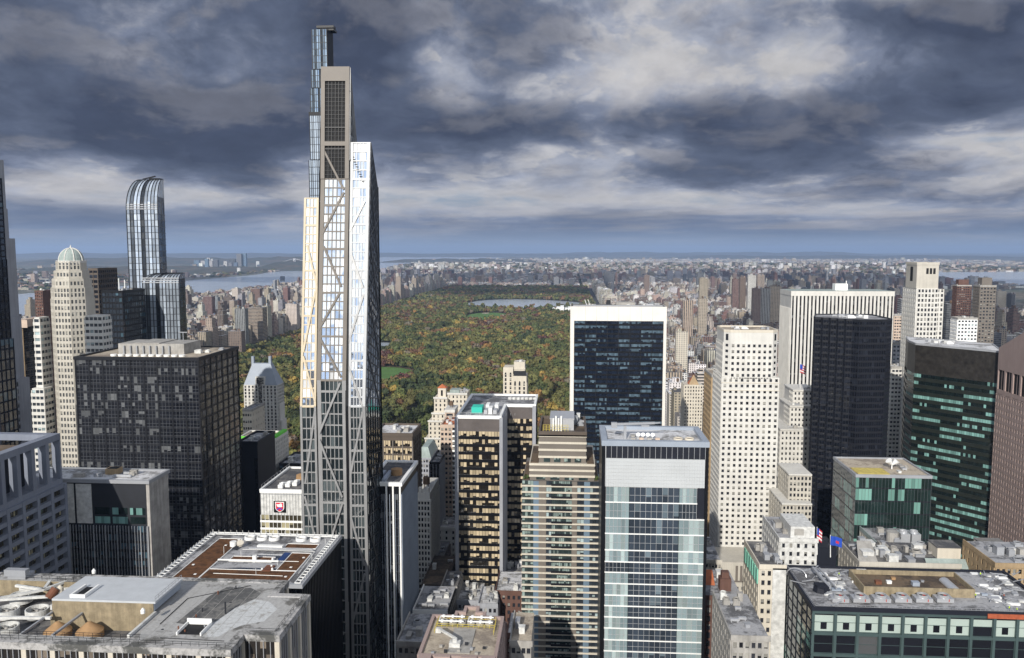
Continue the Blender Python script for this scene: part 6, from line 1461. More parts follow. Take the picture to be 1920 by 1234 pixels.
spots = [(1838, 1077, 'hivis', 'hi-vis worker at the far edge of the unfinished roof'), (1829, 1117, 'hivis', 'hi-vis worker standing between the tan well wall and white panels'), (1892, 1141, 'hivis', 'hi-vis worker near the roof edge above the orange net'), (1912, 1149, 'hivis', 'hi-vis worker bending over the orange net at the right'), (1552, 1085, 'orange_net', 'worker in an orange vest among white panels left of the tan well'), (1882, 1118, 'orange_net', 'worker in an orange vest between white panels and steel'), (1573, 1077, 'hivis', 'hi-vis worker behind the white panels left of the tan well')]
for i, (px_, py_, mt, lb) in enumerate(spots):
    c = onz(px_, py_ + 5, zr); 
    c.x = min(c.x, X1 - 2); c.y = min(max(c.y, Yf + .9), Yk - 1)
    o = bpy.data.objects.new('person', pme); COL.objects.link(o); o.location = (c.x, c.y, zr); o.rotation_euler = (0, 0, i * 1.3); o.scale = (1.05,) * 3
    sk = o.modifiers.new('skin', 'SKIN'); ss = o.modifiers.new('smooth', 'SUBSURF'); ss.levels = 1; ss.render_levels = 1
    tag(o, lb, 'person', 'workers on the roof')
    for nm, mm in (('vest', mt), ('hard_hat', 'helmet'), ('face', 'skin')):
        m = MB()
        if nm == 'vest':
            for k_ in range(3): m.cyl(0, .005, 1.0 + k_ * .17, 1.17 + k_ * .17, (.17, .185, .215)[k_], (.185, .215, .12)[k_], 12, cap=(k_ == 2))
        elif nm == 'hard_hat': m.cyl(0, .02, 1.69, 1.70, .15, .15, 12); m.cyl(0, .02, 1.70, 1.80, .125, .07, 12)
        else: m.cyl(0, .035, 1.53, 1.69, .085, .098, 10)
        q = bpy.data.objects.new(nm, m.mesh(nm, mm)); COL.objects.link(q); q.parent = o

# --- hotels and shops along the avenue behind it
def old_block(name, label, cat, px0, px1, pt, Y, dp, wall, nc, nfl=None, roof='roof_grey', seed=1, side=True, n=6, tank=False, lim=50, cornice=None, ww=1.2, wh=1.9, hi=3.0, z1=None, east=False):
    x0, x1, z = fr(px0, px1, pt, Y); z1 = z1 or z
    t = base_thing(name, label, cat, x0, x1, Y, Y + dp)
    core(t, rect(x0, x1, Y, Y + dp), 0, z1, wall, 'wall')
    nfl = nfl or max(3, int((z1 - 4) / 3.6)); F = [((x0, Y), (x1, Y), nc)]
    if side: F.append(((x0, Y + dp), (x0, Y), max(3, int(dp / 3.4))) if not east else ((x1, Y), (x1, Y + dp), max(3, int(dp / 3.4))))
    punched(t, F, max(2, z1 - 1.2 - nfl * 3.6), z1 - 1.2, min(nfl, int((z1 - 3) / 3.6)), ww, wh, wall, limit=lim)
    m = MB(); m.box(x0 - .45, x1 + .45, Y - .8, Y - .42, z1 - 1.0, z1 + .9); m.box(x0 - .45, x0 - .05, Y - .42, Y + dp, z1 - 1.0, z1 + .9); part('cornice', m, cornice or wall, t)
    d_ = MB(); d_.poly([(x, y, z1 + .1) for x, y in rect(x0, x1, Y - .4, Y + dp)]); part('roof', d_, roof, t)
    clutter(t, x0 + .8, x1 - 1, Y + 1, Y + dp - 2, z1 + .1, n, seed, tank, hi)
    return t, x0, x1, z1
t, x0, x1, z1 = old_block('hotel_block', 'white-rendered hotel wing with green copper bay windows in the lower right', 'hotel', 1425, 1472, 1062, 300, 26, 'cream_stone', 4, seed=3, roof='roof_tar', n=9)
m = MB(); xw = at(1449, 1080, 299).x; m.box(xw, x1 + .3, 299.2, 299.5, 0, z1 - .4); part('white_party_wall', m, 'dirty_white', t)
m = MB()
for i in range(6): m.box(x0 - .9, x0 - .46, 300.5 + i * 4, 303.3 + i * 4, z1 - 7, z1 - 1.5, bottom=True)
part('copper_bay', m, matte('copper_green', (.22, .52, .40), var=.15), t)
t, x0, x1, z1 = old_block('hotel_block', 'bright white rooftop pavilion block beside the flags in the lower right', 'hotel', 1462, 1532, 1012, 350, 30, 'dirty_white', 5, seed=23, n=6, lim=20, hi=2.5)
m = MB(); m.box(x0 + (x1 - x0) * .32, x1 - .5, 352, 370, z1 + .1, z1 + 5); m.quad((x0 + (x1 - x0) * .42, 351.95, z1 + 1.2), (x1 - 5, 351.95, z1 + 1.2), (x1 - 5, 351.95, z1 + 4), (x0 + (x1 - x0) * .42, 351.95, z1 + 4), None, 1); part('penthouse', m, ['dirty_white', 'concrete'], t)
m = MB(); m.box(x1 + .2, x1 + 9, 352, 366, 60, z1 - 4); part('terrace_wing', m, 'slate_panel', t)
t, x0, x1, z1 = old_block('church_block', 'dark brownstone building with a square turret in the lower right street', 'church', 1322, 1392, 1120, 340, 30, 'red_brick', 5, seed=33, roof='roof_grey', n=5, ww=1.6, wh=2.6)
m = MB(); a, b = at(1350, 1100, 346).x, at(1371, 1100, 346).x; zt_ = at(1360, 1086, 346).z; m.box(a, b, 346, 346 + (b - a), z1 - 4, zt_); m.box(a + .8, b - .8, 346.8, 346 + (b - a) - .8, zt_ + .01, zt_ + 2.6); part('turret', m, 'red_brick', t)
m = MB(); m.poly([(a - 8, 352, z1 + .1), (a - 1, 352, z1 + .1), (a - 1, 360, z1 + 4), (a - 8, 360, z1 + 4)]); part('tiled_roof', m, 'terracotta', t)
t, x0, x1, z1 = old_block('office_block', 'low grey stone building with white roof sheds at the bottom right of centre', 'office building', 1372, 1442, 1195, 262, 34, 'concrete', 6, seed=43, n=9, roof='roof_grey', hi=4)
t, x0, x1, z1 = old_block('office_block', 'cream old block with square windows under the white stone tower', 'office building', 1322, 1352, 1052, 420, 30, 'limestone', 5, seed=53, n=4)
t, x0, x1, z1 = old_block('hotel_block', 'stone hotel penthouse with a copper cornice and a large water tank', 'hotel', 1648, 1726, 1024, 372, 24, 'limestone', 6, seed=63, n=3, cornice='copper', lim=30)
m = MB(); c = at(1673, 1010, 378); m.cyl(c.x, 378, z1, z1 + 4.6, 2.6, 2.6, 16); part('water_tank', m, 'concrete', t)
for i in range(2): m = MB(); c = at(1693 + i * 20, 1010, 378); m.box(c.x - 2, c.x + 2, 375, 381, z1 + .1, z1 + 4.5); m.ring(c.x, 378, z1 + 4.5, z1 + 5.4, 1.7, 1.4, 16); part('cooling_fan', m, 'silver', t)
t, x0, x1, z1 = old_block('hotel_block', 'wide old hotel roof crowded with pale sheds behind the roof works', 'hotel', 1612, 1800, 1058, 345, 26, 'limestone', 12, seed=73, n=42, roof='roof_tar', lim=20, hi=3.4)
m = MB(); a, b = at(1737, 1060, 346).x, at(1833, 1060, 346).x; zc = z1 + .1; m.quad((a, 344.6, zc - 1.5), (b, 344.6, zc - 1.5), (b, 348, zc + 1.6), (a, 348, zc + 1.6)); part('copper_roof', m, 'copper', t)
m = MB(); a = at(1640, 1045, 350).x; m.poly([(a - 8, 346, zc), (a, 346, zc), (a + 1, 358, zc + 5), (a - 5, 358, zc + 5)]); part('lean_to_roof', m, 'concrete', t)
for (pl, pr, pt, Y) in ((1758, 1802, 1028, 352), (1845, 1892, 1024, 356)):
    a, b, z = fr(pl, pr, pt, Y); m = MB(); m.box(a, b, Y, Y + 9, zc - 6, z); m.box(a - .2, b + .2, Y - .2, Y + 9.2, z + .003, z + .4, 1); part('bulkhead', m, ['cream_stone', 'roof_tar'], t)
t, x0, x1, z1 = old_block('apartment_building', 'tan brick building with arched windows behind the roof works at the right edge', 'apartment building', 1866, 1990, 1060, 325, 26, 'tan_brick', 12, seed=83, n=14, lim=40, hi=3.5)
t, x0, x1, z1 = old_block('office_building', 'low pale stone roof corner at the bottom right edge', 'office building', 1872, 1990, 1330, 160, 14, 'cream_stone', 9, seed=93, n=2, roof='roof_white', lim=20)

# --- centre bottom: pink granite roof terrace with yellow rails
zP = 128.0; k0, k1 = onz(812, 1158, zP), onz(945, 1158, zP); kf = onz(760, 1225, zP)
X0, X1, Yk, Yf = k0.x, k1.x, k0.y, kf.y - 2.5
t = base_thing('pink_roof_building', 'pink granite building with yellow roof railings and white pipework at the bottom centre', 'office building', X0 - 2, X1 + 2, Yf, Yk + 5)
P = [(X0, Yf), (X1, Yf), (X1, Yk), (X1 - 6, Yk), (X1 - 6, Yk + 3), (X1 - 8.5, Yk + 3), (X1 - 8.5, Yk + 7), (X0 + 9.5, Yk + 7), (X0 + 9.5, Yk + 3), (X0 + 7, Yk + 3), (X0 + 7, Yk), (X0, Yk)]
g = MB(); g.prism(P, 0, zP - 1, 0, 2.2, 3.6, top=False); part('glass_wall', g, 'g_black', t)
f = MB()
for i in range(len(P)):
    A, B = P[i], P[(i + 1) % len(P)]; L = math.hypot(B[0] - A[0], B[1] - A[1]); wallgrid(f, A, B, 0, zP - 1, max(1, round(L / 4.4)), 1, 2.0, .5)
    for k_ in range(12): z = zP - 2 - k_ * 3.6; f.bar((*A, z), (*B, z), 1.2, .4, ((B[1] - A[1]), -(B[0] - A[0]), 0))
part('granite_frame', f, 'pink_granite', t)
roof_cap(t, P, zP, ph=1.1, roof='roof_tan', wall='pink_granite', proud=.2, pw=.8)
ry0, ry1 = onz(880, 1190, zP).y, Yk - 1.6
m = MB(); xa, xb = X0 + 2.2, X1 - 2.2
for (p, q) in (((xa, ry1), (xb, ry1)), ((xa, ry0), (xa, ry1)), ((xb, ry0), (xb, ry1)), ((xa, ry0 + 4), (xb, ry0 + 4))):
    P3 = lambda a, h: (a[0], a[1], zP + .15 + h)
    for h in (.55, 1.15): m.rod(P3(p, h), P3(q, h), .07, 4)
    L = math.hypot(q[0] - p[0], q[1] - p[1]); n = max(2, int(L / 1.6))
    for i in range(n + 1): a = (p[0] + (q[0] - p[0]) * i / n, p[1] + (q[1] - p[1]) * i / n); m.rod(P3(a, 0), P3(a, 1.15), .06, 4)
part('yellow_rail', m, 'yellow_paint', t)
m = MB(); m.quad((xa + .6, ry0 + 4.6, zP + .18), (xb - .6, ry0 + 4.6, zP + .18), (xb - .6, ry1 - .5, zP + .18), (xa + .6, ry1 - .5, zP + .18)); part('fan_well', m, 'roof_tar', t)
for i in range(6):
    m = MB(); c = xa + 2 + (xb - xa - 4) * i / 5; m.ring(c, (ry0 + ry1) / 2 + 2.2, zP + .2, zP + 1.2, 1.35, 1.1, 18); m.cyl(c, (ry0 + ry1) / 2 + 2.2, zP + .2, zP + .6, 1.09, 1.09, 14, 1); part('cooling_fan', m, ['concrete', 'black_hole'], t)
for s_ in (0, 1):
    m = MB(); a, b = xa + .7 + s_ * (xb - xa) * .5, xa + (xb - xa) * (.46 + .5 * s_); ya, yb2 = ry0 + 5.2, ry1 - .8; zz = zP + 1.7
    for y in (ya, yb2): 
        m.rod((a, y, zz), (b, y, zz), .22, 8)
        for q in range(3): c = a + (b - a) * (.12 + .38 * q); m.cyl(c, y, zz - .3, zz + .45, .42, .42, 10)
    m.rod((a, ya, zz), (a, yb2, zz), .22, 8); part('white_pipe', m, 'white_paint', t)
m = MB(); m.box(X0 + 8, X1 - 8, Yf + 3, ry0 + 3, zP + .16, zP + .5); part('deck_slab', m, 'concrete', t)
for q in range(9): a = X0 + 3.5 + (X1 - X0 - 8) * ((q * 37 % 9) / 8.0); m = MB(); yq = Yf + 1.5 + (q * 53 % 7); m.box(a, a + .9, yq, yq + .7, zP + .5, zP + 1.1 + .1 * (q % 4)); part('roof_box', m, ('grey_metal', 'concrete', 'charcoal')[q % 3], t)
c = onz(853, 1214, zP); m = MB(); m.box(c.x - 1.6, c.x + 1.6, c.y - 1.2, c.y + 1.2, zP + .2, zP + 1.8); m.cyl(c.x, c.y, zP + 1.8, zP + 2.9, .8, .7, 12); e = onz(822, 1184, zP + 2); m.bar((c.x, c.y, zP + 2.6), (e.x, e.y, zP + 2.6), .7, .6, (0, 0, 1)); m.box(e.x - .8, e.x + .8, e.y - .5, e.y + .5, zP + 1.7, zP + 3.1, bottom=True); part('window_washing_crane', m, 'dirty_white', t)
for (u, w_) in ((.02, .16), (.22, .2), (.56, .2), (.82, .17)):
    m = MB(); a = X0 + (X1 - X0) * u; b = a + (X1 - X0) * w_; dy_ = 0 if .1 < u < .8 else 2.5
    m.box(a, b, Yf - 1.5 - dy_, Yf - .25, zP - 6, zP + 1.4); m.box(a + .6, b - .6, Yf - 1.58 - dy_, Yf - 1.5 - dy_, zP - 5.5, zP - .8, 1); part('granite_bay', m, ['pink_granite', 'g_pale'], t)
t, x0, x1, z1 = old_block('office_block', 'low grey roof block left of the pink granite roof at the bottom centre', 'office building', 746, 800, 1206, 262, 22, 'concrete', 5, seed=103, n=3, roof='roof_grey', lim=20)
t, x0, x1, z1 = old_block('office_block', 'low pale grey roof block right of the pink granite roof at the bottom centre', 'office building', 958, 996, 1205, 255, 22, 'concrete', 4, seed=113, n=2, roof='roof_tan', lim=20)
# --- roofs down in the street canyon
for args in (
    ('office_block', 'low dark block with a pale roof rim and white pipes beside the white-finned tower', 'office building', 776, 838, 1146, 335, 26, 'black_metal', 6, 'roof_grey', 121, 9, 'white_panel'),
    ('office_block', 'grey concrete roof tower with dark louvres and white fans in the street canyon', 'office building', 828, 856, 1102, 372, 20, 'concrete', 4, 'roof_tar', 122, 4, None),
    ('town_house', 'white-roofed townhouse cluster at the foot of the black and gold tower', 'town house', 858, 900, 1128, 372, 22, 'grey_stone', 5, 'roof_white', 123, 10, None),
    ('town_house', 'townhouse with a snow-pale roof and red brick side left of the residential tower', 'town house', 930, 978, 1110, 372, 24, 'red_brick', 5, 'roof_white', 124, 5, None),
    ('town_house', 'townhouse with cluttered pale roof in front of the black and gold tower', 'town house', 898, 932, 1134, 360, 20, 'grey_stone', 4, 'roof_white', 125, 11, None),
    ('apartment_building', 'cream low apartment block between the black and gold tower and the residential tower', 'apartment building', 940, 982, 1074, 420, 24, 'limestone', 6, 'roof_grey', 126, 10, None),
    ('museum_wing', 'low white banded block with long dark window slots in the street canyon', 'museum', 806, 856, 990, 478, 30, 'white_panel', 4, 'roof_grey', 127, 6, None),
    ('office_block', 'dark low roof with a glazed white skylight beside the banded white block', 'office building', 796, 832, 1044, 440, 24, 'brown_metal', 4, 'roof_tar', 128, 5, None),
    ('office_block', 'long brown-roofed low block running down the street canyon', 'office building', 792, 836, 1098, 392, 40, 'brown_metal', 4, 'roof_brown', 129, 2, None),
    ('town_house', 'small white-roofed house beside the residential tower at the bottom', 'town house', 952, 980, 1190, 290, 18, 'red_brick', 4, 'roof_white', 130, 3, None)):
    old_block(*args[:10], roof=args[10], seed=args[11], n=args[12], cornice=args[13], lim=24, east=True)

# --- flags
def flag(px_, pyt, pyb, Y, label, cols):
    a, b = at(px_, pyb, Y), at(px_, pyt, Y); t = thing('flagpole', label, 'flagpole', a)
    m = MB(); m.rod(a, b, .22, 6, r2=.12); part('pole', m, 'white_paint', t)
    m = MB(); nx, ny = 8, 7; W_, H2 = cols[0], cols[1]
    P_ = lambda i, j: (b.x + W_ * i / nx * .8, Y - .25 - .35 * math.sin(i * 1.1), b.z - .3 - H2 * j / ny - .28 * H2 * (i / nx) ** 1.3)
    for i in range(nx):
        for j in range(ny): m.quad(P_(i, j + 1), P_(i + 1, j + 1), P_(i + 1, j), P_(i, j), None, cols[2](i, j))
    part('flag', m, cols[3], t)
red, navy = matte('flag_red', (.5, .03, .05), var=.05), matte('flag_blue', (.02, .07, .42), var=.05)
usf = lambda i, j: 2 if (i < 4 and j < 4) else (0 if j % 2 == 0 else 1)
flag(1532, 988, 1040, 352, 'stars and stripes flag hanging from a pole by the white pavilion', (2.6, 5.2, usf, [red, 'white_paint', navy]))
flag(1557, 1003, 1045, 352, 'plain blue flag flying beside the white pavilion', (6.0, 4.0, lambda i, j: 1 if (3 < i < 6 and 2 < j < 5) else 0, [navy, red]))
flag(1500, 682, 735, 600, 'stars and stripes flag on the roof of the old white stone block', (5.0, 6.0, usf, [red, 'white_paint', navy]))
# ------------------------------------------------------------------ the far city
def vcol_mat(name, windows=True):
    m, t, b = newmat(name)
    c = t.n('ShaderNodeVertexColor'); c.layer_name = 'tint'; col = c.outputs[0]
    o = t.n('ShaderNodeTexCoord').outputs['Object']
    if windows:
        uv = t.n('ShaderNodeUVMap').outputs[0]
        fr_ = t.vec('FRACTION', uv); s_ = t.n('ShaderNodeSeparateXYZ'); t.put(s_.inputs[0], fr_)
        st = c.outputs[1]          # facade style: ribbon windows, upright strips or single windows
        wx = t.math('MAXIMUM', t.math('MULTIPLY', t.math('GREATER_THAN', s_.outputs[0], .25), t.math('LESS_THAN', s_.outputs[0], .72)), t.math('GREATER_THAN', st, .78))
        wy = t.math('MAXIMUM', t.math('MULTIPLY', t.math('GREATER_THAN', s_.outputs[1], .26), t.math('LESS_THAN', s_.outputs[1], .80)), t.math('LESS_THAN', st, .25))
        h = t.n('ShaderNodeTexWhiteNoise', noise_dimensions='3D'); t.put(h.inputs['Vector'], t.vec('FLOOR', uv))
        g = t.n('ShaderNodeNewGeometry').outputs['Normal']; sg = t.n('ShaderNodeSeparateXYZ'); t.put(sg.inputs[0], g)
        isw = t.math('MULTIPLY', t.math('MULTIPLY', wx, wy), t.math('LESS_THAN', sg.outputs[2], .5))
        wc = t.mixc(h.outputs[0], (.02, .022, .028), (.11, .11, .105))
        nz = t.noise(o, .045, 4, .65); wall = t.vec('SCALE', col, scale=t.maprange(nz, .3, .7, .82, 1.12, False))
        t.put(b.inputs['Base Color'], t.mixc(isw, wall, wc))
        t.put(b.inputs['Roughness'], t.maprange(isw, 0, 1, .8, .2, False))
    else:
        t.put(b.inputs['Base Color'], col); b.inputs['Roughness'].default_value = .9
    b.inputs['Specular IOR Level'].default_value = .3
    return m
CITY, LEAF = vcol_mat('city_walls'), None
PAL = {'cream': (.50, .46, .39), 'white': (.72, .71, .69), 'tan': (.36, .30, .235), 'brown': (.17, .125, .105), 'red brick': (.19, .11, .095), 'grey': (.28, .285, .30), 'dark grey': (.10, .105, .12), 'pinkish': (.46, .34, .28), 'blue glass': (.13, .19, .27)}
ROOFS = [(.46, .46, .47), (.24, .24, .25), (.10, .10, .105), (.58, .58, .60), (.30, .27, .24), (.16, .15, .15)]
class City:
    def __init__(s): s.v = []; s.uv = []; s.c = []; s.st = .5
    def box(s, x0, x1, y0, y1, z0, z1, wc, rc, cw=4.2, fh=3.6, off=0.0):
        nx, ny, nz = max(1, round((x1 - x0) / cw)), max(1, round((y1 - y0) / cw)), max(1, round((z1 - z0) / fh))
        Q = [((x0, y0), (x1, y0), nx), ((x1, y0), (x1, y1), ny), ((x1, y1), (x0, y1), nx), ((x0, y1), (x0, y0), ny)]
        for (a, b, n) in Q:
            s.v += [(*a, z0), (*b, z0), (*b, z1), (*a, z1)]; s.uv += [(off, off), (off + n, off), (off + n, off + nz), (off, off + nz)]; s.c += [(*wc, s.st)] * 4; off += n
        s.v += [(x0, y0, z1), (x1, y0, z1), (x1, y1, z1), (x0, y1, z1)]; s.uv += [(.1, .1)] * 4; s.c += [(*rc, s.st)] * 4
    def mesh(s, name, off=(0, 0, 0), mat_=None):
        me = bpy.data.meshes.new(name); V = np.array(s.v, np.float32) - np.array(off, np.float32); n = len(V)
        me.vertices.add(n); me.vertices.foreach_set('co', V.ravel()); me.loops.add(n); me.loops.foreach_set('vertex_index', np.arange(n, dtype=np.int32))
        me.polygons.add(n // 4); me.polygons.foreach_set('loop_start', np.arange(0, n, 4, dtype=np.int32)); me.polygons.foreach_set('loop_total', np.full(n // 4, 4, np.int32))
        u = me.uv_layers.new(name='UVMap'); u.data.foreach_set('uv', np.array(s.uv, np.float32).ravel())
        ca = me.color_attributes.new('tint', 'FLOAT_COLOR', 'CORNER'); ca.data.foreach_set('color', np.array(s.c, np.float32).ravel())
        me.materials.append(mat_ or CITY); me.update(); me.validate(); return me
rnd = random.Random(11)
X5, XCP = 120.0, -775.0          # the park's east and west edges
PY0, PY1 = 752.0, 5290.0
def jit(c, a=.13): k_ = 1 + rnd.uniform(-a, a); return tuple(min(.85, q * k_ * (1 + rnd.uniform(-.04, .04))) for q in c)
blds = []
def add(x0, x1, y0, y1, h, kind, zone, shape=0):
    blds.append(dict(x0=x0, x1=x1, y0=y0, y1=y1, h=h, kind=kind, zone=zone, shape=shape, off=rnd.randint(0, 4000)))
def clash(x0, x1, y0, y1, g=2):
    return any(x0 < b + g and x1 > a - g and y0 < d + g and y1 > c - g for a, b, c, d in HERO)
def inframe(x, y, h, mg=40):
    for z in (0, h):
        p = proj((x, y, z))
        if p and -mg < p[0] < 1920 + mg and p[1] < 1234 + 60: return True
    return False
def blocks(xs, ys, zone, hfun, lotw, cols):
    for i in range(len(xs) - 1):
        xa, xb = xs[i] + 11, xs[i + 1] - 11
        for j in range(len(ys) - 1):
            ya, yb = ys[j] + 8, ys[j + 1] - 8
            if not (inframe(xa, ya, 90) or inframe(xb, ya, 90) or inframe((xa + xb) / 2, yb, 90)): continue
            for row in (0, 1):
                y0 = ya if row == 0 else (ya + yb) / 2 + 1.5; y1 = (ya + yb) / 2 - 1.5 if row == 0 else yb
                x = xa
                while x < xb - 6:
                    edge = (x - xa) < 26 or (xb - x) < 34
                    w_ = rnd.uniform(*lotw) * (1.35 if edge else .8); w_ = min(w_, xb - x)
                    if xb - x - w_ < 7: w_ = xb - x
                    h, kd = hfun(i, j, x, y0, edge, (x - xa) < 26)
                    if not clash(x, x + w_, y0, y1): add(x + .1, x + w_ - .1, y0, y1 - rnd.uniform(0, 4), h, kd or rnd.choice(cols), zone, rnd.random())
                    x += w_
sty = lambda a, b, s_: list(np.arange(a, b, s_))
# east of the park
EX = [X5 + 2, 262, 400, 530, 690, 880, 1085, 1290, 1470, 1640]
def h_east(i, j, x, y, edge, west):
    if i == 0 and west: return rnd.uniform(46, 66), rnd.choice(['cream', 'cream', 'white', 'cream', 'tan'])
    if i >= 4 and rnd.random() < .035: return rnd.uniform(75, 115), rnd.choice(['tan', 'brown', 'grey', 'red brick', 'dark grey', 'cream'])
    if rnd.random() < .012: return rnd.uniform(60, 85), None
    if edge: return rnd.uniform(22, 50), None
    return rnd.uniform(13, 22) if rnd.random() < .82 else rnd.uniform(24, 42), None
blocks(EX, sty(752, 5290, 86), 'east', h_east, (11, 24), ['cream', 'white', 'tan', 'tan', 'brown', 'brown', 'red brick', 'grey', 'pinkish', 'white', 'cream'])
# west of the park
WX = [-1760, -1620, -1480, -1300, -1050, XCP - 25]
def h_west(i, j, x, y, edge, west):
    last = i == len(WX) - 2 and not west and edge
    if last: return rnd.uniform(45, 70) if rnd.random() < .93 else rnd.uniform(85, 100), rnd.choice(['cream', 'tan', 'tan', 'cream', 'pinkish'])
    if rnd.random() < (.012 if i < 3 else .05): return rnd.uniform(65, 100), rnd.choice(['red brick', 'tan', 'grey', 'brown', 'cream'])
    if edge: return rnd.uniform(28, 48), None
    return rnd.uniform(14, 22) if rnd.random() < .68 else rnd.uniform(24, 42), None
blocks(WX, sty(1000, 5400, 86), 'west', h_west, (13, 26), ['cream', 'tan', 'tan', 'cream', 'pinkish', 'brown', 'tan', 'white', 'cream', 'red brick'])
# north of the park
def h_north(i, j, x, y, edge, west):
    r_ = rnd.random()
    if r_ < .05: return rnd.uniform(45, 72), rnd.choice(['red brick', 'brown', 'grey', 'dark grey', 'tan'])
    return rnd.uniform(13, 26), None
NX = sty(-1830, 2900, 190)
blocks(NX, sty(5310, 8600, 95), 'north', h_north, (18, 40), ['red brick', 'brown', 'tan', 'grey', 'pinkish', 'white', 'tan'])
# midtown fillers between the big towers
def h_mid(i, j, x, y, edge, west): return rnd.uniform(18, 62) if rnd.random() < .8 else rnd.uniform(60, 88), None
blocks([-980, -740, -500, -260, -20, 104], sty(330, 750, 80), 'mid', h_mid, (14, 26), ['limestone' if False else 'cream', 'grey', 'tan', 'dark grey', 'white', 'brown'])
blocks([136, 262, 400, 530, 700], sty(330, 750, 80), 'mid', h_mid, (14, 26), ['cream', 'grey', 'tan', 'dark grey', 'white', 'brown'])
# far districts
def scatter(n, x0, x1, y0, y1, zone, hs, cols, big=1.0):
    k_ = 0; tries = 0
    while k_ < n and tries < n * 6:
        tries += 1
        y = y0 + (y1 - y0) * rnd.random() ** .8; x = rnd.uniform(x0, x1)
        if onwater(x, y) or not inframe(x, y, 20, 5): continue
        s_ = big * (1 + y / 9000)
        w_, d_ = rnd.uniform(12, 42) * s_, rnd.uniform(12, 34) * s_; h = rnd.uniform(*hs[0]) if rnd.random() < hs[2] else rnd.uniform(*hs[1])
        add(x, x + w_ * (1 if h < 35 else .6), y, y + d_ * (1 if h < 35 else .6), h, rnd.choice(cols), zone, rnd.random()); k_ += 1
# water sheets (plan polygons)
g0 = lambda px, py: tuple(onz(px, py, 0)[:2])
RIVER = [(-3250, 900), (-1850, 900), (-1840, 5000), (-1900, 7800), (-2350, 10500), (-2900, 15000), (-4300, 15000), (-3600, 10500), (-3050, 7800), (-3000, 5000)]
RIVER2 = [(-4200, 15200), (-2900, 15200), (-2000, 26000), (-6000, 26000)]
SOUND = [(1760, 3600), (1720, 5200), (2450, 6400), (2650, 7000), (3100, 7200), (4200, 6700), (6500, 6000), (6500, 2600), (2500, 2600)]
SOUND2 = [g0(1700, 518), g0(1690, 511), g0(1960, 509), g0(1960, 541), g0(1850, 530), g0(1770, 534)]
HARLEMR = [(1500, 7050), (1560, 7120), (600, 8250), (-300, 9000), (-320, 8900), (540, 8150)]
def inpoly(x, y, P):
    c = False; n = len(P)
    for i in range(n):
        (xa, ya), (xb, yb) = P[i], P[i - 1]
        if (ya > y) != (yb > y) and x < (xb - xa) * (y - ya) / (yb - ya) + xa: c = not c
    return c
WATERS = [RIVER, RIVER2, SOUND2, HARLEMR]
def onwater(x, y): return any(inpoly(x, y, P) for P in WATERS)
scatter(5200, -2600, 5200, 8600, 13500, 'bronx', ((9, 20), (35, 62), .94), ['cream', 'cream', 'white', 'tan', 'tan', 'pinkish', 'grey', 'cream', 'brown'])
scatter(2600, -3000, 9000, 12500, 21000, 'bronx', ((9, 18), (35, 60), .95), ['cream', 'cream', 'white', 'tan', 'tan', 'grey', 'pinkish'], 1.25)
scatter(900, 1700, 5200, 5300, 8800, 'bronx', ((10, 20), (40, 60), .93), ['white', 'grey', 'red brick', 'tan', 'brown'])
scatter(520, -6400, -3300, 3500, 9500, 'jersey', ((9, 20), (40, 80), .95), ['white', 'grey', 'red brick', 'tan', 'pinkish', 'cream'], 1.2)
for i in range(14):
    x, y = rnd.uniform(-4900, -3700), rnd.uniform(9000, 11000); add(x, x + 40, y, y + 30, rnd.uniform(70, 150), rnd.choice(['grey', 'white', 'blue glass']), 'jersey', .1)
for (pl, pr, pt, Y, kd) in ((443, 452, 476, 10400, 'grey'), (453, 461, 475, 10450, 'blue glass'), (430, 440, 486, 10000, 'dark grey'), (400, 408, 487, 9800, 'dark grey'), (376, 398, 489, 9900, 'white')):
    x0, x1, z1 = fr(pl, pr, pt, Y); add(x0, x1, Y, Y + 40, z1, kd, 'jersey', .1)
for (pl, pr, pt, Y, kd) in ((1133, 1152, 510, 5000, 'dark grey'), (1154, 1158, 511, 5040, 'red brick'), (1208, 1218, 516, 4100, 'brown'), (1252, 1262, 508, 6200, 'grey'), (1266, 1277, 508, 6220, 'grey'), (1290, 1297, 507, 6240, 'grey'), (1374, 1386, 523, 3000, 'red brick'), (1388, 1399, 520, 3050, 'brown'), (1403, 1418, 516, 3000, 'white'), (1420, 1434, 516, 3020, 'tan'), (1312, 1328, 522, 2700, 'tan'), (1310, 1326, 560, 2000, 'tan'), (1282, 1300, 563, 1900, 'tan'), (1412, 1427, 541, 2300, 'brown'), (1427, 1445, 541, 2320, 'grey'), (1445, 1466, 537, 2340, 'tan'), (1690, 1712, 561, 1500, 'grey'), (1776, 1794, 570, 1400, 'dark grey'),
        (463, 492, 577, 2050, 'tan'), (470, 487, 541, 2900, 'red brick'), (497, 511, 542, 3600, 'blue glass'), (440, 459, 579, 1950, 'grey'), (535, 556, 570, 2320, 'cream'), (380, 397, 556, 2600, 'red brick'), (428, 452, 621, 1800, 'brown'), (525, 532, 518, 6400, 'dark grey'), (742, 751, 519, 3850, 'tan'), (730, 739, 535, 3700, 'cream'),
        (1268, 1290, 622, 1500, 'cream'), (1308, 1336, 700, 950, 'cream')):
    x0, x1, z1 = fr(pl, pr, pt, Y)
    add(x0, x1, Y, Y + max(16, (x1 - x0) * .8), z1, kd, 'tower', .1)
for (pl, pr, base_, n) in ((775, 870, 500, 26), (880, 960, 497, 10), (1340, 1700, 500, 26)):       # bright high slabs on the northern heights
    for i in range(n):
        px_ = rnd.uniform(pl, pr); Y = rnd.uniform(9000, 12500); x = at(px_, base_, Y).x; add(x, x + rnd.uniform(30, 60), Y, Y + 30, rnd.uniform(35, 85), rnd.choice(['white', 'cream', 'white', 'white']), 'bronx', .1)

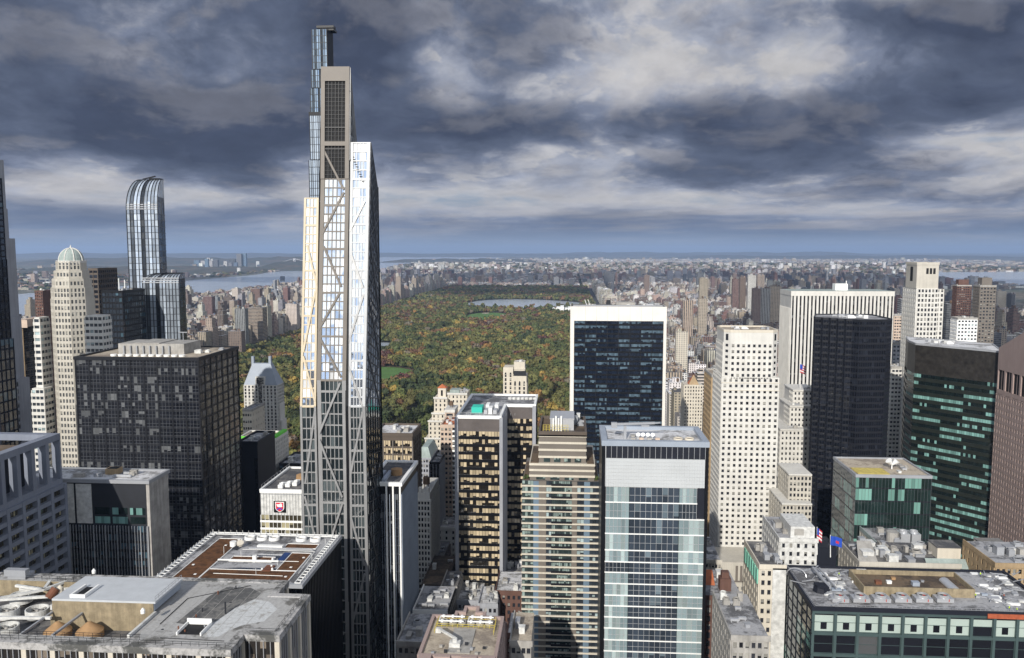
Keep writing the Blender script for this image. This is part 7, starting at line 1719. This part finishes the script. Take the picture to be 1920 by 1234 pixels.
def shape(c, b, roofc=None, detail=True):
    c.st = rnd.random(); wc = jit(PAL[b['kind']]); rc = roofc or rnd.choice(ROOFS); x0, x1, y0, y1, h, o = b['x0'], b['x1'], b['y0'], b['y1'], b['h'], b['off']
    fh = 3.3; w_, d_ = x1 - x0, y1 - y0
    if h > 40 and b['shape'] > .55 and b['zone'] in ('east', 'west', 'mid'):
        s1 = h * rnd.uniform(.7, .86); c.box(x0, x1, y0, y1, 0, s1, wc, rc, off=o); c.box(x0 + w_ * .16, x1 - w_ * .16, y0 + d_ * .16, y1 - d_ * .16, s1, h * .96, wc, rc, off=o); c.box(x0 + w_ * .33, x1 - w_ * .33, y0 + d_ * .33, y1 - d_ * .33, h * .96, h + 3, wc, rc, off=o)
        return (x0 + w_ * .2, x1 - w_ * .2, y0 + d_ * .2, y1 - d_ * .2, h * .96)
    c.box(x0, x1, y0, y1, 0, h, wc, rc, off=o)
    if detail and h > 11:
        a = rnd.uniform(.15, .5); q = rnd.uniform(.25, .42); c.box(x0 + w_ * a, x0 + w_ * (a + q), y0 + d_ * .4, y0 + d_ * .75, h, h + rnd.uniform(2.5, 5), jit(wc, .2), rnd.choice(ROOFS), off=o)
        if b['y0'] < 3500 and h > 18: c.box(x0 + w_ * .7, x0 + w_ * .85, y0 + d_ * .12, y0 + d_ * .3, h, h + rnd.uniform(1.5, 7), jit(rnd.choice(list(PAL.values())), .2), rnd.choice(ROOFS), off=o); c.box(x0 + w_ * .08, x0 + w_ * .22, y0 + d_ * .6, y0 + d_ * .8, h, h + rnd.uniform(1, 3), jit(wc, .3), rnd.choice(ROOFS), off=o)
    return (x0 + 1, x1 - 1, y0 + 1, y1 - 1, h)
# what the big towers leave in view
OCC = [(563, 720, 40, 1234), (1066, 1254, 572, 1234), (1335, 1466, 620, 1234), (1468, 1678, 544, 1234), (1525, 1678, 598, 1234), (1703, 1872, 642, 1234), (1868, 1925, 636, 1234), (62, 212, 462, 1234), (165, 275, 505, 1234), (244, 354, 338, 1234), (138, 455, 650, 1234), (-40, 60, 300, 1234), (855, 1005, 755, 1234), (978, 1130, 780, 1234), (1124, 1330, 815, 1234), (455, 532, 670, 1234), (1712, 1772, 490, 1234), (-40, 640, 820, 1234), (1460, 1925, 1000, 1234), (715, 785, 795, 1234), (797, 872, 725, 1234), (1462, 1530, 730, 1234)]
def seen(b):
    xs_ = []; best = 0
    for z in (b['h'], b['h'] * .75):
        for u in (.1, .5, .9):
            p = proj((b['x0'] + (b['x1'] - b['x0']) * u, b['y0'], z))
            if p and 0 < p[0] < 1920 and 0 < p[1] < 1234 and not any(a < p[0] < c and e < p[1] < f_ for a, c, e, f_ in OCC): best += 1
    return best / 6
def score(b): return seen(b) * (b['x1'] - b['x0']) * b['h'] / (b['y0'] ** 2)
for b in blds: b['s'] = score(b)
blds.sort(key=lambda b: -b['s'])
NIND = 300
CATS = {'east': 'east of the park', 'west': 'west of the park', 'north': 'north of the park', 'mid': 'among the midtown towers', 'bronx': 'in the far northern district', 'jersey': 'beyond the wide river', 'tower': 'rising above its neighbours'}
usedl = {}
for b in blds[:NIND]:
    if b['s'] <= 0: break
    c = City(); top = shape(c, b); off = ((b['x0'] + b['x1']) / 2, b['y0'], 0)
    px_ = proj((b['x0'], b['y0'], b['h'])); h = b['h']
    size = 'low' if h < 27 else 'mid-rise' if h < 48 else 'tall' if h < 75 else 'very tall'
    near = 'at the park edge' if (b['zone'] == 'east' and b['x0'] < 150) or (b['zone'] == 'west' and b['x1'] > XCP - 60) else CATS[b['zone']]
    if b['zone'] == 'tower': near = 'standing above the blocks ' + ('east' if b['x0'] > 0 else 'west') + ' of the park'
    dist = 'nearer' if b['y0'] < 1100 else 'middle-distance' if b['y0'] < 2200 else 'distant'
    lb = '%s %s %s building %s' % (dist, size, b['kind'], near)
    setb = b['h'] > 40 and b['shape'] > .55 and b['zone'] in ('east', 'west', 'mid')
    if setb: lb += ' with setbacks'
    nm = 'apartment_tower' if h > 70 else 'apartment_building' if h > 27 else 'town_house'
    o = bpy.data.objects.new(nm, c.mesh(nm, off)); COL.objects.link(o); o.location = off
    tag(o, lb, nm.replace('_', ' '), lb + 's')
    if b['y0'] < 2600 and b['zone'] in ('east', 'west', 'mid', 'tower'):
        m = MB(); x, y, z = (top[0] + top[1]) / 2 + rnd.uniform(-2, 2), top[2] + 2.5, top[4]
        m.cyl(x, y, z + 1.8, z + 5, 1.8, 1.75, 10); m.cyl(x, y, z + 5, z + 6.2, 2, .1, 10)
        for a in range(4): m.rod((x + 1.3 * math.cos(a * 1.57), y + 1.3 * math.sin(a * 1.57), z), (x + 1.3 * math.cos(a * 1.57), y + 1.3 * math.sin(a * 1.57), z + 1.9), .15, 4)
        part('water_tank', m, 'water_tank_wood', o)
rest = City()
for b in blds[NIND:]: shape(rest, b, detail=b['y0'] < 6000)
o = bpy.data.objects.new('city_blocks', rest.mesh('city_blocks')); COL.objects.link(o); tag(o, 'dense mass of smaller city blocks stretching to the horizon', 'city blocks', None, 'stuff')

# a few named far things: red-roofed chateau block by the park, white museum, bridge
x0, x1, z1 = fr(1283, 1318, 722, 860); t = base_thing('chateau_building', 'cream stepped apartment house with a steep red gable at the park corner', 'apartment building', x0, x1, 860, 880)
core(t, rect(x0, x1, 860, 882), 0, z1, 'cream_stone', 'wall'); punched(t, [((x0, 860), (x1, 860), 7), ((x0, 882), (x0, 860), 6)], 10, z1 - 1, 26, 1.2, 1.9, 'cream_stone', limit=60)
xa, xb, zg_ = at(1291, 722, 862).x, at(1311, 722, 862).x, at(1300, 703, 864).z; m = MB(); xmid = (xa + xb) / 2
zb3 = at(1300, 722, 862).z + .02; m.poly([(xa, 862, zb3), (xb, 862, zb3), (xmid, 866, zg_)]); m.poly([(xa, 874, zb3), (xa, 862, zb3), (xmid, 866, zg_)], 1); m.poly([(xb, 862, zb3), (xb, 874, zb3), (xmid, 866, zg_)], 2); m.poly([(xb, 874, zb3), (xa, 874, zb3), (xmid, 866, zg_)])
part('steep_roof', m, ['tan_brick', 'terracotta', 'copper'], t)
YMU = 3150; x0, x1, z1 = fr(1036, 1072, 588, YMU); t = thing('museum_building', 'low white museum roofs at the park edge left of the travertine tower', 'museum', ((x0 + x1) / 2, YMU, 0))
for i in range(5): m = MB(); a = x0 + (x1 - x0) * i / 5; m.box(a, a + (x1 - x0) * .19, YMU - i * 12 % 30, YMU + 60, 0, 22 + (i % 3) * 4); part('gallery_roof', m, 'white_panel', t)
YB_ = 10300; pts = [at(552, 485, YB_), at(660, 485, YB_)]; t = thing('suspension_bridge', 'grey steel suspension bridge tower and cables across the wide river', 'bridge', (pts[0].x, YB_, 0)); ztw = pts[0].z
for p in pts:
    m = MB()
    for dx_ in (-9, 9): m.box(p.x + dx_ - 4, p.x + dx_ + 4, YB_ - 9, YB_ + 9, 0, ztw)
    for z in (ztw - 12, ztw * .62, 66): m.box(p.x - 9, p.x + 9, YB_ - 7, YB_ + 7, z, z + 12)
    part('tower', m, 'silver', t)
m = MB(); m.box(pts[0].x - 230, pts[1].x + 260, YB_ - 12, YB_ + 12, 62, 70, bottom=True); part('deck', m, 'silver', t)
m = MB(); n = 20
L_ = pts[1].x - pts[0].x
for i in range(n): f_ = lambda s_: (pts[0].x + L_ * s_, YB_, 76 + (ztw - 76) * (2 * s_ - 1) ** 2); m.rod(f_(i / n), f_((i + 1) / n), 3, 5)
m.rod((pts[0].x, YB_, ztw), (pts[0].x - 230, YB_, 70), 3, 5); m.rod((pts[1].x, YB_, ztw), (pts[1].x + 260, YB_, 70), 3, 5); part('cable', m, 'silver', t)

# towers behind the photographer: they cast the shade in the street canyon and stand in the reflections
def plain_tower(label, x0, x1, y0, y1, z1, wall='limestone'):
    t = base_thing('office_tower', label, 'office tower', x0, x1, y0, y1)
    floors(t, rect(x0, x1, y0, y1), 0, z1, int(z1 / 4), 3.0, 'g_win', wall, wall, mw=1.5, md=.4, bh=1.7, bd=.3)
    roof_cap(t, rect(x0, x1, y0, y1), z1)
plain_tower('limestone slab tower directly beneath the viewpoint', -95, 26, -62, -8, 236)
plain_tower('grey slab tower southwest of the viewpoint', -215, -150, -130, -60, 215, 'grey_stone')
plain_tower('pale slab tower south of the viewpoint', -20, 60, -420, -360, 190, 'concrete')
plain_tower('brown slab tower far south of the viewpoint', -260, -170, -560, -500, 205, 'brown_metal')

# ------------------------------------------------------------------ ground, water, hills
gm, gt, gb = newmat('land')
o_ = gt.n('ShaderNodeTexCoord').outputs['Object']
n1 = gt.noise(o_, .0016, 8, .62); n2 = gt.noise(o_, .011, 6, .7)
gt.put(gb.inputs['Base Color'], gt.mixc(gt.maprange(n2, .5, .66), gt.mixc(gt.maprange(n1, .4, .6), (.055, .07, .045), (.10, .085, .06)), (.30, .27, .24))); gb.inputs['Roughness'].default_value = .95
m = MB(); GE = 60000; m.quad((-GE, -GE, -.6), (GE, -GE, -.6), (GE, GE, -.6), (-GE, GE, -.6)); solo('ground', m, gm, kind='structure')
asphalt = matte('asphalt', (.052, .052, .055), var=.3, scale=.02, rough=.9)
m = MB(); m.quad((-1790, -1500, -.2), (1740, -1500, -.2), (1740, 8700, -.2), (-1790, 8700, -.2)); solo('streets', m, asphalt, kind='structure')
wm_, wt_, wb_ = newmat('water'); wb_.inputs['Base Color'].default_value = (.46, .51, .57, 1); wb_.inputs['Roughness'].default_value = .15; wb_.inputs['IOR'].default_value = 1.33  # pale base colour stands in for silver sun glitter on the water
bpn = wt_.n('ShaderNodeBump'); bpn.inputs['Strength'].default_value = .5; bpn.inputs['Distance'].default_value = 3.0
wt_.put(bpn.inputs['Height'], wt_.noise(wt_.n('ShaderNodeTexCoord').outputs['Object'], .03, 6, .7)); wt_.put(wb_.inputs['Normal'], bpn.outputs[0])
def sheet(name, P, z, mat_):
    m = MB(); a = sum((P[i - 1][0] * P[i][1] - P[i][0] * P[i - 1][1]) for i in range(len(P)))
    m.poly([(x, y, z) for x, y in (P if a > 0 else P[::-1])]); return solo(name, m, mat_, kind='structure')
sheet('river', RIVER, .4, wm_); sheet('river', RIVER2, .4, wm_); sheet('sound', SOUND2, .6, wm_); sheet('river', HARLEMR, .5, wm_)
# park floor, lawns, lakes, drives
pm_, pt_, pb_ = newmat('park_floor'); po = pt_.n('ShaderNodeTexCoord').outputs['Object']
pt_.put(pb_.inputs['Base Color'], pt_.mixc(pt_.maprange(pt_.noise(po, .02, 6, .65), .4, .6), (.045, .05, .02), (.085, .055, .03))); pb_.inputs['Roughness'].default_value = .95
sheet('park_ground', rect(XCP, X5 - 14, PY0, PY1), 0, pm_)
lawn_m = matte('lawn', (.085, .17, .04), var=.2, scale=.02, rough=.95); sand = matte('sand', (.42, .36, .27), var=.1); path_m = matte('path', (.20, .19, .185), var=.15, scale=.1)
def pxpoly(pts, z=0): return [tuple(onz(a, b, z)[:2]) for a, b in pts]
def ell(cx, cy, rx, ry, n=22, w_=.12, sd_=0): return [(cx + rx * (1 + w_ * math.sin(3 * a + sd_)) * math.cos(a), cy + ry * (1 + w_ * math.cos(2 * a + sd_)) * math.sin(a)) for a in [2 * math.pi * i / n for i in range(n)]]
c1 = onz(722, 703, 0); LAWN1 = ell(c1.x - 5, c1.y - 10, 62, 125, sd_=1)
c2 = onz(914, 592, 0); LAWN2 = ell(c2.x, c2.y - 30, 78, 190, w_=.05)
c3 = onz(980, 568, 0); RESV = ell(c3.x, c3.y - 40, 270, 300, w_=.08, sd_=2)
c4 = onz(708, 649, 0); LAKE = ell(c4.x, c4.y - 40, 48, 110, sd_=3)
c5 = onz(905, 612, 0)
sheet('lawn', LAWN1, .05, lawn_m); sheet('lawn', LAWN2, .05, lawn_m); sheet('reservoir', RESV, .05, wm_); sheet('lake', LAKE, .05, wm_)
for k_, a in enumerate((.4, 1.9, 3.5, 5.2)): sheet('baseball_infield', ell(c2.x + 62 * math.cos(a), c2.y - 30 + 160 * math.sin(a), 14, 26, 12), .09, sand)
PATHS = []
for P_ in ([(740, 800), (770, 775), (800, 760), (838, 748), (900, 742)], [(1180, 745), (1040, 728), (1000, 735), (930, 748)], [(716, 775), (735, 745), (760, 742), (790, 720)]):
    q = [onz(a, b, 0) for a, b in P_]; PATHS.append(q)
    m = MB()
    for i in range(len(q) - 1): d_ = (q[i + 1] - q[i]).normalized(); s_ = Vector((-d_.y, d_.x, 0)) * 5; m.quad(q[i] - s_ + Vector((0, 0, .06 + .001 * i)), q[i + 1] - s_ + Vector((0, 0, .06)), q[i + 1] + s_ + Vector((0, 0, .06)), q[i] + s_ + Vector((0, 0, .06)))
    solo('path', m, path_m, kind='structure')
def open_ground(x, y):
    if inpoly(x, y, LAWN1) or inpoly(x, y, LAWN2) or inpoly(x, y, RESV) or inpoly(x, y, LAKE): return True
    # keep the near shore of each clearing open enough to be seen past the crowns
    for P_, dd in ((LAWN1, 55), (LAWN2, 110), (RESV, 160), (LAKE, 80)):
        if inpoly(x, y + dd, P_) and rnd.random() < .85: return True
    for q in PATHS:
        for i in range(len(q) - 1):
            a, b = q[i], q[i + 1]; d_ = b - a; s_ = max(0, min(1, ((x - a.x) * d_.x + (y - a.y) * d_.y) / d_.length_squared)); 
            if math.hypot(x - a.x - d_.x * s_, y - a.y - d_.y * s_) < 8: return True
    return False
# hills
hm, ht, hb_ = newmat('hills'); ho = ht.n('ShaderNodeTexCoord').outputs['Object']
ht.put(hb_.inputs['Base Color'], ht.mixc(ht.maprange(ht.noise(ho, .004, 8, .7), .45, .62), (.045, .05, .035), (.10, .075, .05))); hb_.inputs['Roughness'].default_value = .95
def ridge(name, pxs, Y, dep, hbase, hvar, seed, step=None):
    x0, x1 = at(pxs[0], 480, Y).x, at(pxs[1], 480, Y).x; n, mm = 60, 7; V = []; F_ = []
    for i in range(n + 1):
        for j in range(mm + 1):
            u, v = i / n, j / mm; e = min(1, u * 8, (1 - u) * 8); prof = math.sin(math.pi * min(1, v * 1.0)) ** .7 if 0 < v < 1 else 0
            h = (hbase + hvar * noise.noise((u * 9, seed, v * 1.5)) + hvar * .5 * noise.noise((u * 30, seed + 5, v * 4))) * e * prof
            V.append((x0 + (x1 - x0) * u, Y + dep * v, max(-1, h)))
    for i in range(n):
        for j in range(mm): a = i * (mm + 1) + j; F_.append((a, a + mm + 1, a + mm + 2, a + 1))
    me = bpy.data.meshes.new(name); me.from_pydata(V, [], F_); me.materials.append(hm); me.update(); o = bpy.data.objects.new(name, me); COL.objects.link(o); tag(o, None, None, None, 'structure')
ridge('hills', (-100, 640), 26000, 5000, 110, 70, 1); ridge('hills', (-60, 620), 13000, 3000, 90, 45, 2); ridge('palisade_cliff', (455, 600), 9300, 2600, 95, 20, 3); ridge('hills', (-80, 420), 7600, 2200, 55, 20, 8)
ridge('hills', (560, 1400), 30000, 5000, 90, 60, 4); ridge('hills', (1250, 2000), 24000, 4000, 60, 40, 5); ridge('hills', (1000, 1700), 34000, 4000, 130, 60, 6); ridge('hills', (700, 1010), 15500, 2500, 55, 25, 7)

# ------------------------------------------------------------------ autumn trees of the park
lm, lt_, lb_ = newmat('autumn_leaves'); vc = lt_.n('ShaderNodeVertexColor'); vc.layer_name = 'tint'
ln = lt_.noise(lt_.n('ShaderNodeTexCoord').outputs['Object'], .5, 3, .6)
lt_.put(lb_.inputs['Base Color'], lt_.vec('SCALE', vc.outputs[0], scale=lt_.maprange(ln, .3, .7, .75, 1.25, False))); lb_.inputs['Roughness'].default_value = .85; lb_.inputs['Specular IOR Level'].default_value = .15
TREES = {'olive green': (0.115, 0.112, 0.042), 'dark green': (0.046, 0.06, 0.028), 'mid green': (0.08, 0.096, 0.036), 'orange': (0.215, 0.125, 0.045), 'rust brown': (0.145, 0.088, 0.048), 'golden yellow': (0.28, 0.205, 0.06), 'dark red': (0.105, 0.052, 0.045), 'bare grey-brown': (0.15, 0.128, 0.095), 'yellow green': (0.17, 0.165, 0.055)}
TW = [('olive green', 27), ('dark green', 18), ('mid green', 20), ('orange', 4.5), ('rust brown', 13), ('golden yellow', 3), ('dark red', 3.5), ('bare grey-brown', 8), ('yellow green', 6)]
def crown_proto(nq, seed, size):
    """a crown of leaf sprays spread through an uneven volume: quads on several lobes plus a ragged inner mass"""
    r_ = np.random.RandomState(seed); lob = []
    for i in range(r_.randint(5, 9)):
        a = r_.uniform(0, 6.28); q = r_.uniform(.15, .62); lob.append((q * math.cos(a), q * math.sin(a), r_.uniform(.35, .80), r_.uniform(.34, .56)))
    V = []
    for i in range(nq):
        l = lob[r_.randint(len(lob))]; d_ = r_.normal(size=3); d_[2] = abs(d_[2]) * 1.1 - .25; d_ /= np.linalg.norm(d_)
        c = np.array(l[:3]) + d_ * l[3] * r_.uniform(.72, 1.08); nn = d_ + r_.normal(size=3) * .28; nn /= np.linalg.norm(nn)
        u = np.cross(nn, r_.normal(size=3)); u /= np.linalg.norm(u); v = np.cross(nn, u); s_ = size * r_.uniform(.65, 1.3)
        V += [c - u * s_, c - v * s_ * .8, c + u * s_, c + v * s_ * .8]
    return np.array(V, np.float32)          # unit crown: radius about 1, height about 1.2
PROT_N = [crown_proto(230, 40 + i, .17) for i in range(6)]; PROT_M = [crown_proto(80, 60 + i, .25) for i in range(6)]; PROT_F = [crown_proto(30, 80 + i, .42) for i in range(6)]
def leaf_mesh(name, V, C):
    me = bpy.data.meshes.new(name); n = len(V); me.vertices.add(n); me.vertices.foreach_set('co', V.astype(np.float32).ravel()); me.loops.add(n); me.loops.foreach_set('vertex_index', np.arange(n, dtype=np.int32))
    me.polygons.add(n // 4); me.polygons.foreach_set('loop_start', np.arange(0, n, 4, dtype=np.int32)); me.polygons.foreach_set('loop_total', np.full(n // 4, 4, np.int32))
    ca = me.color_attributes.new('tint', 'FLOAT_COLOR', 'POINT'); ca.data.foreach_set('color', np.hstack([C, np.ones((n, 1), np.float32)]).astype(np.float32).ravel()); me.materials.append(lm); me.update(); return me
nr = np.random.RandomState(3)
ORDER = ['dark green', 'mid green', 'olive green', 'yellow green', 'golden yellow', 'orange', 'rust brown', 'bare grey-brown', 'dark red']
def pickkind(x, y):
    """species grow in groves: neighbouring trees tend to share a colour"""
    w_ = dict(TW); far = y > 2600
    if far: w_.update({'rust brown': 20, 'golden yellow': 1.2, 'yellow green': 3, 'orange': 2.5})
    v = .5 + .62 * noise.noise((x * .021, y * .014, 3.0)) + .46 * noise.noise((x * .006, y * .004, 9.0)) + rnd.gauss(0, .14)
    v = min(.999, max(0, v)); tot = sum(w_.values()); acc = 0
    for nme in ORDER:
        acc += w_[nme] / tot
        if v < acc: return nme
    return ORDER[-1]
trees = []
y = PY0 + 8
while y < PY1:
    sp = 13.0 if y < 1800 else 14.0 if y < 3200 else 16.0
    x = XCP + 6
    while x < X5 - 18:
        tx, ty = x + rnd.uniform(-4, 4), y + rnd.uniform(-4, 4)
        if rnd.random() < .95 and not open_ground(tx, ty):
            p = proj((tx, ty, 10))
            if p and -20 < p[0] < 1940:
                hid = any(a + 4 < p[0] < c - 4 and e + 8 < p[1] < f_ for a, c, e, f_ in OCC[:3] + OCC[9:15])
                r_ = rnd.choice((6, 7.5, 9, 10.5, 12.5)) * rnd.uniform(.9, 1.12); trees.append((tx, ty, r_, rnd.uniform(1.15, 1.5) * r_ + 4, pickkind(tx, ty), hid))
        x += sp
    y += sp
vis = sorted([t_ for t_ in trees if not t_[5]], key=lambda t_: t_[1] - t_[2] * 12)
ind = set(id(t_) for t_ in vis[:300])
cm = {}; trunk_m = matte('bark', (.06, .048, .038), var=.2)
tk = MB(); tk.rod((0, 0, 0), (0, 0, .6), .045, 7, r2=.03)
for a in range(4): tk.rod((0, 0, .38), (.32 * math.cos(a * 1.6), .32 * math.sin(a * 1.6), .75), .022, 5, r2=.01)
tk_me = tk.mesh('trunk', trunk_m)
for t_ in vis[:300]:
    tx, ty, r_, h, kd, _ = t_; v_ = rnd.randint(0, 5); key = (kd, v_)
    if key not in cm: cm[key] = leaf_mesh('crown', PROT_N[v_], np.array(jit(TREES[kd], .1), np.float32)[None, :] * nr.uniform(.86, 1.15, (230, 1)).repeat(4, 0))
    root = bpy.data.objects.new('autumn_tree', None); COL.objects.link(root); root.location = (tx, ty, 0); root.rotation_euler = (0, 0, rnd.uniform(0, 6.28))
    where = 'near the south-east park corner' if tx > 20 else 'in the southern park woods' if tx > -400 else 'in the south-west park woods'
    lb = '%s autumn tree %s' % (kd, where); tag(root, lb, 'tree', lb.replace('tree', 'trees'))
    c = bpy.data.objects.new('crown', cm[key]); COL.objects.link(c); c.parent = root; c.location = (0, 0, h * .12); c.scale = (r_, r_, h * .75)
    k_ = bpy.data.objects.new('trunk', tk_me); COL.objects.link(k_); k_.parent = root; k_.scale = (h, h, h)
VV, CC = [], []
for t_ in trees:
    if id(t_) in ind: continue
    tx, ty, r_, h, kd, _ = t_; pr = (PROT_N if ty < 1350 else PROT_M if ty < 2600 else PROT_F)[rnd.randint(0, 5)]; a = rnd.uniform(0, 6.28); ca_, sa_ = math.cos(a), math.sin(a)
    Q = pr.copy(); X_ = (Q[:, 0] * ca_ - Q[:, 1] * sa_) * r_ + tx; Y_ = (Q[:, 0] * sa_ + Q[:, 1] * ca_) * r_ + ty; Z_ = Q[:, 2] * h * .75 + h * .12
    VV.append(np.stack([X_, Y_, Z_], 1)); CC.append(np.array(jit(TREES[kd], .18), np.float32)[None, :] * nr.uniform(.86, 1.15, (len(Q) // 4, 1)).repeat(4, 0))
o = bpy.data.objects.new('park_woods', leaf_mesh('park_woods', np.concatenate(VV), np.concatenate(CC))); COL.objects.link(o); tag(o, 'mass of autumn woodland filling the great park', 'woodland', None, 'stuff')
# street and riverside trees far off, one mass
VV, CC = [], []
for i in range(5200):
    if i < 1500: x, y = rnd.uniform(-6500, -3080), rnd.uniform(3800, 10500)
    elif i < 1800: x, y = rnd.uniform(-1850, -1765), rnd.uniform(2000, 8000)
    else: x, y = rnd.uniform(-2500, 5500), rnd.uniform(5400, 14000)
    if onwater(x, y) or not inframe(x, y, 10, 5): continue
    Q = PROT_F[rnd.randint(0, 5)]; s_ = rnd.uniform(7, 13) * (1 + y / 9000); VV.append(Q * np.array([s_ * 1.3, s_ * 1.3, s_]) + np.array([x, y, 1])); CC.append(np.array(jit(TREES[rnd.choice(['dark green', 'olive green', 'rust brown', 'bare grey-brown'])], .15), np.float32)[None, :].repeat(len(Q), 0))
o = bpy.data.objects.new('distant_woods', leaf_mesh('distant_woods', np.concatenate(VV), np.concatenate(CC))); COL.objects.link(o); tag(o, 'distant tree cover between far city blocks and along the river', 'woodland', None, 'stuff')

# ------------------------------------------------------------------ high broken cloud overhead: real clouds, whose shade falls on the districts the photograph shows dim
clm, clt, clb = newmat('cloud_white'); clb.inputs['Base Color'].default_value = (.85, .86, .88, 1); clb.inputs['Roughness'].default_value = 1.0; clb.inputs['Alpha'].default_value = .55
def cloud(gx, gy, rx, ry, seed, hgt=3400.0):
    c = Vector((gx, gy, 0)) + sun_dir * (hgt / sun_dir.z); nu, nv = 40, 16; V = []; F_ = []
    for j in range(nv + 1):
        b = math.pi * j / nv - math.pi / 2
        for i in range(nu):
            a = 2 * math.pi * i / nu; u = Vector((math.cos(a) * math.cos(b), math.sin(a) * math.cos(b), math.sin(b)))
            k_ = 1 + .75 * noise.fractal((u.x * 1.6 + seed, u.y * 1.6, u.z + seed), .8, 2.1, 5)
            V.append((c.x + u.x * rx * k_, c.y + u.y * ry * k_, c.z + u.z * 160 * k_))
    for j in range(nv):
        for i in range(nu): F_.append((j * nu + i, j * nu + (i + 1) % nu, (j + 1) * nu + (i + 1) % nu, (j + 1) * nu + i))
    me = bpy.data.meshes.new('cloud'); me.from_pydata(V, [], F_); me.materials.append(clm); me.update(); o = bpy.data.objects.new('cloud', me); COL.objects.link(o); tag(o, None, None, None, 'structure')
for q in ((-300, 6700, 3000, 800, 1), (2600, 6300, 1500, 700, 2), (1050, 2500, 520, 420, 3), (1350, 3900, 620, 480, 5), (-200, 4800, 600, 300, 9), (900, 1450, 300, 200, 10)): cloud(*q)
# ------------------------------------------------------------------ the air
hz = bpy.data.materials.new('haze'); hz.use_nodes = True; hz.node_tree.nodes.clear(); h_ = NT(hz.node_tree)
ho_ = h_.n('ShaderNodeOutputMaterial'); pv = h_.n('ShaderNodeVolumePrincipled'); pv.inputs['Color'].default_value = (.50, .68, 1.0, 1); pv.inputs['Density'].default_value = 3.6e-5; pv.inputs['Anisotropy'].default_value = 0.1
hz.node_tree.links.new(pv.outputs[0], ho_.inputs['Volume'])
m = MB(); m.box(-61000, 61000, -61000, 61500, -3, 460, bottom=True); o = solo('haze', m, hz, kind='stuff'); tag(o, 'thin blue haze over the whole city', 'haze')
